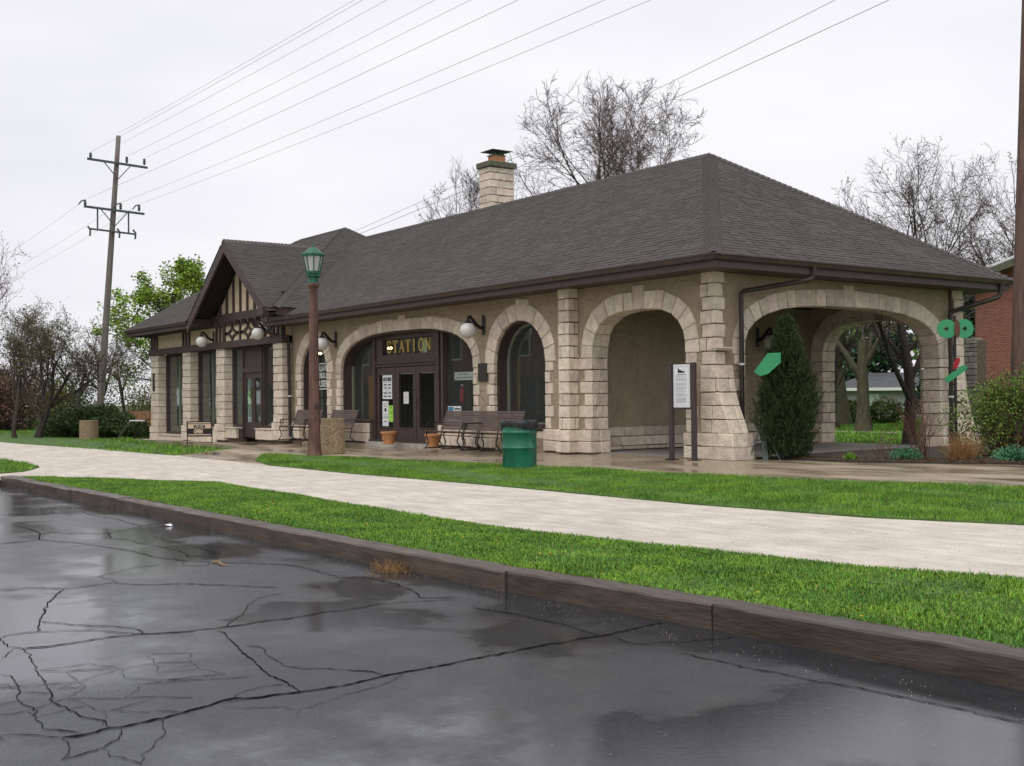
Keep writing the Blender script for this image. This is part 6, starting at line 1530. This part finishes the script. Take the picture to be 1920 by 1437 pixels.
BACKT = []
def shrub(name, label, loc, blobs, n, size, m, seed, elong=1.6, core=None, group=None, cat='shrub', upw=0.0, shell=.55, stems=0, stem_m=None, ragged=0.0):
    """blobs: (x,y,z,rx,ry,rz) ellipsoids filled with leaf faces, denser near their skins"""
    rng = np.random.default_rng(seed); t = empty(name, loc); tag(t, label, cat, group)
    vol = np.array([b[3]*b[4]+b[4]*b[5]+b[3]*b[5] for b in blobs]); cnt = (n*vol/vol.sum()).astype(int); cs_ = []; out = []
    for b, k in zip(blobs, cnt):
        u = rng.normal(0, 1, (k, 3)); u /= np.linalg.norm(u, axis=1, keepdims=True)
        rr = 1-(1-shell)*rng.random(k)**1.3
        lump = 1+.13*np.sin(u[:, 0]*5+b[0]*3)+.13*np.sin(u[:, 1]*6+b[1])+.10*np.sin(u[:, 2]*7+b[2]*2)
        q = u*(rr*lump)[:, None]*np.array(b[3:6])+np.array(b[:3]); q += u*(rng.random(k)**6*ragged*3)[:, None]; q[:, 2] += rng.random(k)**5*ragged*2; keep = q[:, 2] > .0
        cs_.append(q[keep]); out.append(u[keep])
    c = np.concatenate(cs_); u = np.concatenate(out); k = len(c)
    a = u*.6+rng.normal(0, .6, (k, 3))+np.array((0, 0, upw)); a /= np.linalg.norm(a, axis=1, keepdims=True)
    b_ = np.cross(a, rng.normal(0, 1, (k, 3))); b_ /= np.linalg.norm(b_, axis=1, keepdims=True)
    s = (size*rng.uniform(.6, 1.4, k))[:, None]
    V = np.stack((c-a*s*elong/2, c-b_*s/2, c+a*s*elong/2, c+b_*s/2), 1).reshape(-1, 3)
    obj('foliage', mesh_np('foliage', V, np.arange(k*4).reshape(k, 4), m), t)
    if stems:
        lo = np.array([(b[0], b[1]) for b in blobs]).mean(0); hi = np.array(blobs)
        j = rng.integers(0, len(blobs), stems); e = hi[j, :3]+rng.normal(0, .5, (stems, 3))*hi[j, 3:6]
        st = np.zeros((stems, 3)); st[:, 0] = e[:, 0]*.35+rng.normal(0, .12, stems); st[:, 1] = e[:, 1]*.35+rng.normal(0, .12, stems)
        mid = (st+e)/2+rng.normal(0, .06, (stems, 3)); P = np.stack((st, mid, e), 1); R2 = np.stack((np.full(stems, .013), np.full(stems, .009), np.full(stems, .004)), 1)
        V, F = tubes_np(P, R2, 4); obj('stems', mesh_np('stems', V, F, stem_m or M['twig']), t)
    return t
# near evergreen in front of the side arch: upright sprays
def spray_evergreen(label, loc, H_, prof, n_spray, n_leaf, seed):
    """conical evergreen: hundreds of upswept feathery sprays around dark inner twigs"""
    rng = np.random.default_rng(seed); t = empty('evergreen', loc); tag(t, label, 'evergreen')
    z = H_*rng.random(n_spray)**.85*.97; az = rng.random(n_spray)*2*np.pi
    R0 = np.interp(z/H_, [p[0] for p in prof], [p[1] for p in prof])*(1+.10*np.sin(az*3+z*4)+.08*np.sin(az*7-z*9)); depth = rng.random(n_spray)**.6; R1 = R0*(.35+.62*depth)
    c = np.stack((np.cos(az)*R1, np.sin(az)*R1, z), 1); o_ = np.stack((np.cos(az), np.sin(az), 0*az), 1)
    tilt = .35+.35*rng.random(n_spray); d = o_*tilt[:, None]+np.array((0, 0, 1.))+rng.normal(0, .12, (n_spray, 3)); d /= np.linalg.norm(d, axis=1, keepdims=True)
    Ls = (.10+.16*rng.random(n_spray))*(1-.35*z/H_); Ls[rng.random(n_spray) < .05] *= 1.5
    tt = rng.random((n_spray, n_leaf)); side = np.cross(d, rng.normal(0, 1, (n_spray, 3))); side /= np.linalg.norm(side, axis=1, keepdims=True); s2 = np.cross(d, side)
    w = (.028*(1-tt)+.006)[..., None]; q = c[:, None]+d[:, None]*(tt*Ls[:, None])[..., None]+side[:, None]*rng.normal(0, 1, (n_spray, n_leaf, 1))*w+s2[:, None]*rng.normal(0, 1, (n_spray, n_leaf, 1))*w*.5
    q = q.reshape(-1, 3); k = len(q); a_ = np.repeat(d, n_leaf, 0)+rng.normal(0, .42, (k, 3)); a_ /= np.linalg.norm(a_, axis=1, keepdims=True); b_ = np.cross(a_, rng.normal(0, 1, (k, 3))); b_ /= np.linalg.norm(b_, axis=1, keepdims=True)
    s_ = (.011*rng.uniform(.6, 1.4, k))[:, None]; V = np.stack((q-a_*s_*1.9, q-b_*s_*.5, q+a_*s_*1.9, q+b_*s_*.5), 1).reshape(-1, 3)
    obj('foliage', mesh_np('foliage', V, np.arange(k*4).reshape(k, 4), M['ever']), t)
    st = np.stack((np.zeros_like(c)+np.array((0, 0, 1.))*np.maximum(z-.25, 0)[:, None], c*.6+np.array((0, 0, .4))*(z[:, None]-.05), c), 1)[::3]
    V, F = tubes_np(st, np.tile(np.array((.012, .008, .004)), (len(st), 1)), 3); V2, F2 = tubes_np(np.array([[(0, 0, -.05), (0, 0, H_*.5), (0, 0, H_*.95)]]), np.array([[.05, .03, .008]]), 6)
    obj('stems', mesh_np('stems', np.concatenate((V, V2)), np.concatenate((F, F2+len(V))), M['bark']), t)
spray_evergreen('tall narrow dark evergreen standing before the side arch', (1.0, .98, .02), 2.78, [(0, .36), (.08, .47), (.25, .58), (.42, .57), (.58, .46), (.74, .31), (.88, .15), (1, .02)], 2600, 42, 3)
shrub('shrub', 'big leafing shrub at the right edge before the brick wall', (3.8, 4.0, .02), [(-.15, -.3, .72, .75, .7, .72), (.2, .2, 1.0, .8, .75, .62), (.8, .8, .95, .8, .8, .68), (.5, .3, 1.3, .6, .5, .38), (1.2, 1.6, 1.05, .8, .8, .68), (-.1, 0, 1.18, .45, .45, .34)], 21000, .030, M['bushg'], 4, stems=170, shell=.15, ragged=.06, stem_m=M['redleaf'])
shrub('juniper', 'wide low dark juniper behind the left planter', (-36.2, -1.4, -.36), [(-2.0, -.9, .5, 1.3, 1.2, .55), (-.8, -.2, .75, 1.3, 1.2, .65), (.6, .6, .55, 1.5, 1.2, .5), (1.5, 1.0, .34, 1.0, .9, .32), (-1.4, .6, .8, 1.2, 1.0, .6)], 30000, .055, M['junip'], 5, elong=2.4, shell=.5, upw=.15)
shrub('hedge', 'long low clipped hedge at the far left', (-47, -6, -.4), [(x, y, .45, 1.3, .8, .62) for x, y in ((-5, -3), (-3.6, -2.1), (-2.2, -1.3), (-.8, -.5), (.6, .3), (2.0, 1.2))], 16000, .09, M['hedge'], 6, cat='hedge')
HB = random.Random(4)
for i, (x, y, s, m, lb) in enumerate(((-58, 0.6, 2.8, 'olive', 'brownish thicket behind the utility pole'), (-57, -1.2, 3.4, 'redleaf', 'reddish brown thicket behind the crooked trees'), (-64, -6.0, 3.5, 'darkleaf', 'dark thicket at the far left behind the hedge'), (-63, 10.5, 2.7, 'olive', 'olive thicket under the maple'), (-68, 6.0, 3.2, 'darkleaf', 'dark thicket behind the cedar fence'), (-74, 1.0, 3.6, 'olive', 'farthest olive thicket behind the utility pole'))):
    shrub('thicket', lb, (x, y, -.4), [(HB.uniform(-2.2, 2.2), HB.uniform(-2, 2), s*.55+HB.uniform(-.3, .6), s*.8, s*.7, s*.62) for _ in range(7)], 9000, .085, M[m], 30+i, stems=220, cat='thicket', shell=.2)
shrub('hedge', 'clipped green hedge before the grey house through the arch', (-20.5, 31, -.2), [(x, y, .6, 1.1, .9, .62) for x, y in ((-3.2, -2.4), (-1.8, -1.3), (-.4, -.2), (1.0, .8))], 9000, .08, M['hedge'], 8, cat='hedge')
shrub('shrub', 'large dark evergreen shrub right of the grey house through the arch', (-9.6, 22.6, -.2), [(0, 0, 1.3, 1.5, 1.4, 1.3), (.6, .8, 2.6, 1.3, 1.2, 1.2), (-.4, .2, 2.2, 1.0, 1.0, 1.0), (1.2, 1.4, 1.2, 1.2, 1.2, 1.1)], 15000, .10, M['darkleaf'], 9)
for i, (x, y, s, m, lb) in enumerate(((-41, 58, 4.2, 'darkleaf', 'dark leafy tree far behind the grey house, leftmost'), (-33, 60, 4.0, 'maple', 'light green tree far behind the grey house'), (-27, 56, 3.9, 'darkleaf', 'dark leafy tree right behind the grey house'), (-20, 50, 3.6, 'olive', 'olive tree far behind, right of the grey house'), (-13, 44, 3.4, 'darkleaf', 'dark leafy tree far behind, rightmost through the arch'))):
    shrub('far_tree', lb, (x, y, -.3), [(0, 0, s*.95, s*.75, s*.75, s*.55), (s*.4, s*.2, s*1.35, s*.65, s*.65, s*.55), (-s*.45, 0, s*1.3, s*.65, s*.65, s*.5), (0, 0, s*.45, s*.7, s*.7, s*.4)], 6000, .26, M[m], 140+i, cat='tree', shell=.2, stems=12, group='far trees through the arch')
for i, (x, y, s, m, lb, n, e) in enumerate(((2.95, 1.95, .26, 'bluegreen', 'low blue green plant left in the flower bed', 1800, 1.8), (4.55, 2.9, .30, 'bluegreen', 'blue green cushion plant in front of the sculpture', 2400, 1.8), (5.2, 3.1, .24, 'bushg', 'leafy green ground plant right in the flower bed', 1500, 2.6), (5.9, 3.9, .30, 'grass', 'tuft of long green leaves at the right picture edge', 1500, 5.0), (2.2, 1.35, .12, 'grass', 'small green tuft at the kerb of the flower bed', 300, 4.0))):
    shrub('bed_plant', lb, (x, y, .03), [(0, 0, s*.35, s, s, s*.6), (s*.7, s*.3, s*.3, s*.7, s*.7, s*.5)], n, .022, M[m], 60+i, elong=e, upw=.6, shell=.1, cat='plant')
# dry grasses and bare rose canes
def canes(name, label, loc, n, h, spread, m, seed, r=.006, kids=3, leafm=None, wob=.18):
    rng = np.random.default_rng(seed); t = empty(name, loc); tag(t, label, 'plant')
    d = np.stack((rng.normal(0, spread, n), rng.normal(0, spread, n), np.ones(n)), 1); d /= np.linalg.norm(d, axis=1, keepdims=True); p = np.zeros((n, 3)); p[:, :2] = rng.normal(0, .10, (n, 2))
    sp = [dict(n=6, wob=wob*.5, trop=-.02, taper=.4)]
    if kids: sp.append(dict(kids=kids, t=(.35, 1), n=4, ang=38, lr=.4, rr=.7, wob=wob, trop=.05, taper=.4, rmin=.003))
    lv = grow(rng, p, d, h*rng.uniform(.6, 1.1, n), np.full(n, r), sp)
    Vs, Fs, o, fm = [], [], 0, []
    for P, Rr in lv: V, F = tubes_np(P, Rr, 4); Vs.append(V); Fs.append(F+o); o += len(V); fm.append(np.zeros(len(F), int))
    if leafm:
        c = lv[-1][0][:, 2:, :].reshape(-1, 3); c = c[rng.random(len(c)) < .4]; V, F = leaves_np(rng, c, .022, 1, .012); Vs.append(V); Fs.append(F+o); fm.append(np.ones(len(F), int))
    obj('stems', mesh_np('stems', np.concatenate(Vs), np.concatenate(Fs), [m, leafm or m], fmat=np.concatenate(fm)), t)
canes('rose_bush', 'reddish bare rose bush in the flower bed before the arch', (3.05, 2.4, .03), 26, 1.25, .16, M['redleaf'], 1, .008, 4, M['redleaf'])
canes('rose_bush', 'low reddish rose canes left in the flower bed', (2.55, 1.9, .03), 16, .6, .4, M['redleaf'], 2, .006, 3, M['hedge'])
canes('dry_grass', 'clump of dry orange grass stalks in the flower bed', (3.75, 2.6, .03), 420, .55, .55, M['straw'], 3, .003, 0)
canes('rose_bush', 'thin dark canes leaning right of the sculpture', (4.35, 4.2, .03), 14, .95, .35, M['bark'], 4, .009, 3)
canes('dry_grass', 'arching pale grass stems before the right shrub', (4.9, 3.6, .03), 26, .85, .28, M['straw'], 5, .004, 0)
canes('dry_grass', 'single tall dry stalk before the far jamb of the arch', (3.5, 2.95, .03), 2, 1.0, .05, M['straw'], 6, .006, 0)
canes('weed_tuft', 'small dry weed tuft at the foot of the kerb', (7.55, -11.68, RZ), 160, .13, .8, M['straw'], 7, .0022, 0)
canes('weed_tuft', 'straggly weeds on the broken kerb end', (-4.6, -11.62, RZ), 140, .22, .7, M['hedge'], 8, .003, 0)
hs = MB().tube([(5.75+.18*math.cos(a)+.01*a, 3.35+.30*math.sin(a), .07+.012*a) for a in np.linspace(0, 25, 90)], .013, 6).build('garden_hose', M['hardware']); tag(hs, 'coiled dark garden hose in the bed at the right edge', 'hose')
mu = MB(); rng = random.Random(2)
for k in range(260):
    x = rng.uniform(.6, 6.5); y = 1.0+(x-2)*.42*(x > 2)+rng.uniform(.0, .5); a = rng.uniform(0, 3); s = rng.uniform(.02, .06)
    mu.add([(x-s*math.cos(a), y-s*math.sin(a), .045), (x+.3*s, y-.4*s, .06+s*.3), (x+s*math.cos(a), y+s*math.sin(a), .05), (x-.3*s, y+.4*s, .055)], [(0, 1, 2, 3)])
o = mu.build('dead_leaves', M['straw']); tag(o, 'dead brown leaves littering the front of the flower bed', 'leaves', kind='stuff')
fl = MB(); rng = random.Random(12)
for k in range(20):
    x = rng.uniform(2, 13.2); y = rng.uniform(-11.25, -10.6); z = -.105+rng.uniform(.035, .07)
    fl.lathe([(0, .004), (.008, .005), (.009, .0), (0, -.003)], 6, (x, y, z))
o = fl.build('dandelions', M['flower']); tag(o, 'scattered small yellow flowers in the grass by the kerb', 'flowers', kind='stuff')
rng2 = np.random.default_rng(44); n_ = 5200
xy = np.stack((rng2.uniform(-12, 15, n_), rng2.uniform(-10.4, -5.0, n_)), 1); pn = np.interp(xy[:, 0], [-12, -4.2, -2, 2.9, 7.1, 10.6, 11.8, 15], [-11, -10.3, -9.3, -9.6, -9.65, -9.1, -8.75, -8.2]); pf = np.interp(xy[:, 0], [-12, -6.9, .9, 5.6, 8.1, 9.9, 15], [-6.4, -6.5, -6.3, -6.25, -6.0, -5.3, -2.9])
xy = xy[(xy[:, 1] > pn) & (xy[:, 1] < pf)]; n_ = len(xy); s_ = rng2.uniform(.004, .013, n_)[:, None]; c_ = np.concatenate((xy, np.full((n_, 1), -.135)), 1)
e1 = np.array((1., 0, 0)); e2 = np.array((0, 1., 0)); e3 = np.array((0, 0, 1.))
V = np.stack((c_-e1*s_, c_-e2*s_, c_+e1*s_, c_+e2*s_, c_+e3*s_*.8), 1).reshape(-1, 3); k_ = np.arange(n_)[:, None]*5
o = obj('loose_stones', mesh_np('loose_stones', V, np.concatenate([k_+np.array([f]) for f in ((0, 1, 4), (1, 2, 4), (2, 3, 4), (3, 0, 4))], 0), M['pathstone'])); tag(o, 'small loose stones scattered over the gravel path', 'stones', kind='stuff')
t = MB().add([(.08, 0, .004), (0, .05, .012), (-.07, .01, .004), (-.01, -.05, .02), (.03, .01, .035)], [(0, 1, 4), (1, 2, 4), (2, 3, 4), (3, 0, 4)]).build('paper_scrap', M['paper'], loc=(2.55, -11.95, RZ)); tag(t, 'crumpled white paper scrap on the asphalt by the kerb', 'litter')
t = MB().tube([(-.16, 0, .012), (-.05, .02, .02), (.06, -.01, .016), (.17, .015, .012)], [.008, .009, .008, .004], 6).build('twig', M['straw'], loc=(6.15, -12.75, RZ)); tag(t, 'short brown twig lying on the wet asphalt', 'twig')
gr = MB(); rng = random.Random(13)
for k in range(420):
    x = rng.uniform(3, 15); y = -11.56-abs(rng.gauss(0, .2)); s = rng.uniform(.0012, .0036)
    gr.add([(x-s, y, RZ+.002), (x, y-s, RZ+.002), (x+s, y, RZ+.002), (x, y+s, RZ+.002), (x, y, RZ+.002+s)], [(0, 1, 4), (1, 2, 4), (2, 3, 4), (3, 0, 4)])
o = gr.build('grit', M['concrete_dry']); tag(o, 'pale grit scattered on the asphalt along the kerb', 'grit', kind='stuff')
# ------------------------------------------------------------------ poles, wires, houses
def upole(name, base, top, r0_, r1_, label, pm=None):
    t = empty(name, base); tag(t, label, 'utility pole')
    v = Vector(top)-Vector(base); n = 10
    MB().tube([v*(i/n) for i in range(n+1)], [r0_+(r1_-r0_)*i/n for i in range(n+1)], 12).build('pole', pm or M['pole'], t, smooth=True)
    return t, v
PB, PTOP = (-39.5, -.5, -.4), (-38.72, .27, 13.77)
up_, uv = upole('utility_pole', PB, PTOP, .18, .105, 'leaning wooden utility pole with two crossarms at left')
def onp(z): f = (z-PB[2])/(PTOP[2]-PB[2]); return uv*f
WIRES = []
for zc, ys, kind in ((12.45, (-1.25, .42, 1.25), 0), (10.25, (-1.35, .28, 1.15), 1)):
    c = onp(zc); am = MB().obox(c+Vector((.18, -1.4, .06)), c+Vector((.18, 1.4, -.06)), .085, .10).build('crossarm', M['hardware'], up_)
    MB().obox(c+Vector((.2, -.65, 0)), c+Vector((.2, 0, -.75)), .03, .04).build('brace', M['hardware'], am); MB().obox(c+Vector((.2, .65, 0)), c+Vector((.2, 0, -.75)), .03, .04).build('brace', M['hardware'], am)
    for y in ys:
        MB().lathe([(.05, 0), (.07, .06), (.05, .1), (.08, .15), (.05, .2), (.07, .25), (.03, .3)], 8, tuple(c+Vector((.18, y, .06)))).build('insulator', M['hardware'], am)
        if kind: MB().tube([c+Vector((.18, y-.3, .12)), c+Vector((.18, y-.18, .3)), c+Vector((.18, y, .36))], .03, 5).build('switch', M['hardware'], am)
        WIRES.append((c.y+PB[1]+y, c.z+PB[2]+.38, c.x+PB[0]+.18))
c = onp(9.25); am = MB().obox(c+Vector((.18, -1.05, .05)), c+Vector((.18, 1.05, -.05)), .07, .08).build('crossarm', M['hardware'], up_)
for y in (-.72, .72): MB().obox(c+Vector((.18, y, 0)), c+Vector((.18, y, 1.0)), .06, .06, (1, 0, 0)).build('hanger', M['hardware'], am)
for y in (-1.05, .3, 1.05): MB().tube([c+Vector((.18, y-.12, .16)), c+Vector((.18, y, 0)), c+Vector((.18, y-.02, -.28))], .045, 6).build('cutout', M['hardware'], am)
WIRES.append((PTOP[1], 13.9, PTOP[0])); WIRES.append((PTOP[1]+.15, 13.45, PTOP[0]))
names = ['outer left conductor on the upper crossarm', 'middle conductor on the upper crossarm', 'outer right conductor on the upper crossarm', 'outer left conductor on the lower crossarm', 'middle conductor on the lower crossarm', 'outer right conductor on the lower crossarm', 'topmost wire on the pole tip', 'wire just below the pole tip']
def cable(p0, p1, sag, r, label, n=24, m=None):
    p0 = Vector(p0); p1 = Vector(p1); pts = []
    for i in range(n+1):
        f = i/n; p = p0.lerp(p1, f); p.z -= sag*4*f*(1-f); pts.append(p)
    o = MB().tube(pts, r, 5).build('power_line', m or M['wire']); tag(o, label, 'cable', 'overhead power lines')
for (y, z, x), nm in zip(WIRES, names):
    cable((x, y, z), (30, y, z), 0.35, .0062, 'overhead wire: '+nm+', towards the road')
for (y, z, x), nm in list(zip(WIRES, names))[3:6]:
    cable((x, y, z), (-110, y, z-.5), 1.2, .006, 'overhead wire: '+nm+', running on to the far left')
up2, _ = upole('utility_pole', (2.56, 6.47, -.3), (2.84, 6.88, 11.5), .20, .16, 'brown utility pole at the right picture edge', M['pole_red'])
cable((2.7, 6.6, 11.0), (-45, 3.2, 5.8), .5, .009, 'thin wire crossing before the chimney from the right pole', m=M['wire'])
cable((2.65, 6.4, 11.6), (-45, 5.2, 6.5), .5, .008, 'upper thin wire slanting down from the right pole', m=M['wire'])

# brick house at right
bh = empty('brick_house', (-6.6, 19.32, -.2)); tag(bh, 'red brick house with white gable trim at the right edge', 'house')
W_, DP, EH, PH = 12.0, 14.0, 5.3, 6.9
bx = lambda u, v, w: (u, w, v)
gw = MB().prism([(0, 0), (W_, 0), (W_, EH), (W_/2, PH), (0, EH)], lambda u, v: (u, 0, v), lambda u, v: (u, DP, v)).build('wall', M['brick'], bh); fix_normals(gw)
for s in (0, 1):
    x_ = 0 if s == 0 else W_; ov = -.6 if s == 0 else .6
    e = (x_+ov, EH-.6*(PH-EH)/(W_/2))
    fix_normals(MB().prism([(W_/2, PH+.05), e if False else (x_+ov, e[1]+.05), (x_+ov, e[1]+.22), (W_/2, PH+.24)], lambda u, v: (u, -.5, v), lambda u, v: (u, DP+.4, v)).build('roof', M['white'], bh))
    fix_normals(MB().prism([(W_/2, PH-.12), (x_+ov, e[1]-.12), (x_+ov, e[1]+.12), (W_/2, PH+.14)], lambda u, v: (u, -.54, v), lambda u, v: (u, -.50, v)).build('barge_board', M['cap'], bh))
wd = MB().box(3.2, 4.4, -.03, .1, 2.6, 4.0).build('window', M['white'], bh); MB().box(3.3, 4.3, -.05, -.031, 2.7, 3.9).build('pane', M['glass'], wd)
# grey stone bit of wall between station and house
sw = empty('stone_wall', (-2.30, 11.45, -.2)); tag(sw, 'rough grey layered stone wall behind the far buttress', 'wall'); core = MB().box(0, .75, .02, .45, 0, 2.9).build('core', M['mortar'], sw)
rng = random.Random(6); z = 0
M['grey_stone'] = mat('grey_ledge_stone', (0.20, 0.19, 0.165), rough=.95, var=.3, scale=5, bump=.5, rand=.25)
while z < 2.95:
    h = rng.uniform(.09, .17); x = 0
    while x < .70:
        l = rng.uniform(.3, .8); e = min(.75, x+l); m_ = MB().cbox(x+.006, e-.006, -rng.uniform(0, .04), .3, z+.006, z+h-.006, .012); m_.build('stone', M['grey_stone'], sw); x = e
    z += h
# grey house through the arch
def cottage(name, label, loc, w, d, h, ph, wall, roof, rz=0.0, trim=None):
    t = empty(name, loc, rz); tag(t, label, 'house')
    MB().box(0, w, 0, d, 0, h).build('wall', wall, t)
    fix_normals(MB().add([(-.4, -.4, h), (w+.4, -.4, h), (w+.4, d+.4, h), (-.4, d+.4, h), (w*.25, d/2, ph), (w*.75, d/2, ph)], [(0, 1, 5, 4), (1, 2, 5), (2, 3, 4, 5), (3, 0, 4), (3, 2, 1, 0)]).build('roof', roof, t))
    MB().box(-.42, w+.42, -.45, -.40, h-.16, h+.02).build('fascia', trim or M['white'], t)
    for k in range(2):
        x = w*(.28+.4*k); wn = MB().box(x-.5, x+.5, -.04, .05, h*.35, h*.8).build('window', M['white'], t); MB().box(x-.42, x+.42, -.055, -.041, h*.38, h*.77).build('pane', M['glass'], wn)
    return t
cottage('grey_house', 'low grey house with dark roof seen through the arch', (-31.5, 42.5, -.2), 8.5, 7, 1.9, 2.9, M['siding'], M['far_roof'], .55)
cottage('white_house', 'white house with gabled roof at the far left edge', (-74, -4.5, -.4), 6.0, 7, 2.7, 5.0, M['white'], M['far_roof'], .9)
cottage('white_house', 'pale house behind the cedar fence at left', (-70, 13, -.4), 9, 7, 2.6, 4.6, M['siding'], M['far_roof'], .6)
rs = MB().cbox(-24.3, -23.7, 34.2, 34.6, -.2, 1.0, .03).build('red_shed', M['maroon']); tag(rs, 'dark red shed beside the hedge through the arch', 'shed')
cf = empty('cedar_fence', (-58, 3.2, -.4)); tag(cf, 'reddish cedar board fence behind the lawn at left', 'fence'); cf.rotation_euler = (0, 0, .95)
b1 = MB().box(.01, .235, 0, .025, .05, 1.08).build('board', M['fence'], cf)
for k in range(1, 44): o = b1.copy(); COL.objects.link(o); o.parent = cf; o.location = (k*.245, 0, 0)
MB().box(0, 10.8, .03, .08, .3, .38).box(0, 10.8, .03, .08, .8, .88).build('rail', M['fence'], cf)
# the far side of the road, mirrored in the station windows
rb = empty('street_building', (-96, -33, -.3)); tag(rb, 'two storey red brick shop row across the road', 'building')
MB().box(0, 56, -10, 0, 0, 10.2).build('wall', M['brick'], rb); MB().box(-.2, 56.2, -10.2, .2, 10.2, 10.7).build('cornice', M['cap'], rb)
for k in range(18):
    wn = MB().box(1.2+k*3-.02, 2.6+k*3, -.02, .06, 4.6, 7.0).build('window', M['white'], rb); MB().box(1.32+k*3, 2.46+k*3, .061, .07, 4.75, 6.85).build('pane', M['ink'], wn)
    sw_ = MB().box(.6+k*3, 3.2+k*3, .0, .05, .4, 3.2).build('shop_window', M['trim'], rb); MB().box(.7+k*3, 3.1+k*3, .051, .06, .5, 3.1).build('pane', M['ink'], sw_)
for i, (x, y, s) in enumerate(((-104, -32, 4.5), (-33, -36, 5.2), (-18, -40, 5.0), (-116, -28, 5.0))):
    shrub('street_tree', ['leafy tree beyond the left end of the shop row', 'leafy tree at the near end of the shop row', 'leafy tree farthest right across the road', 'leafy tree farthest left across the road'][i], (x, y, -.3), [(0, 0, s*1.0, s*.8, s*.8, s*.6), (s*.4, s*.2, s*1.5, s*.7, s*.7, s*.6), (-s*.4, 0, s*1.4, s*.7, s*.7, s*.6)], 3500, .5, M['darkleaf'], 120+i, cat='tree', shell=.2)
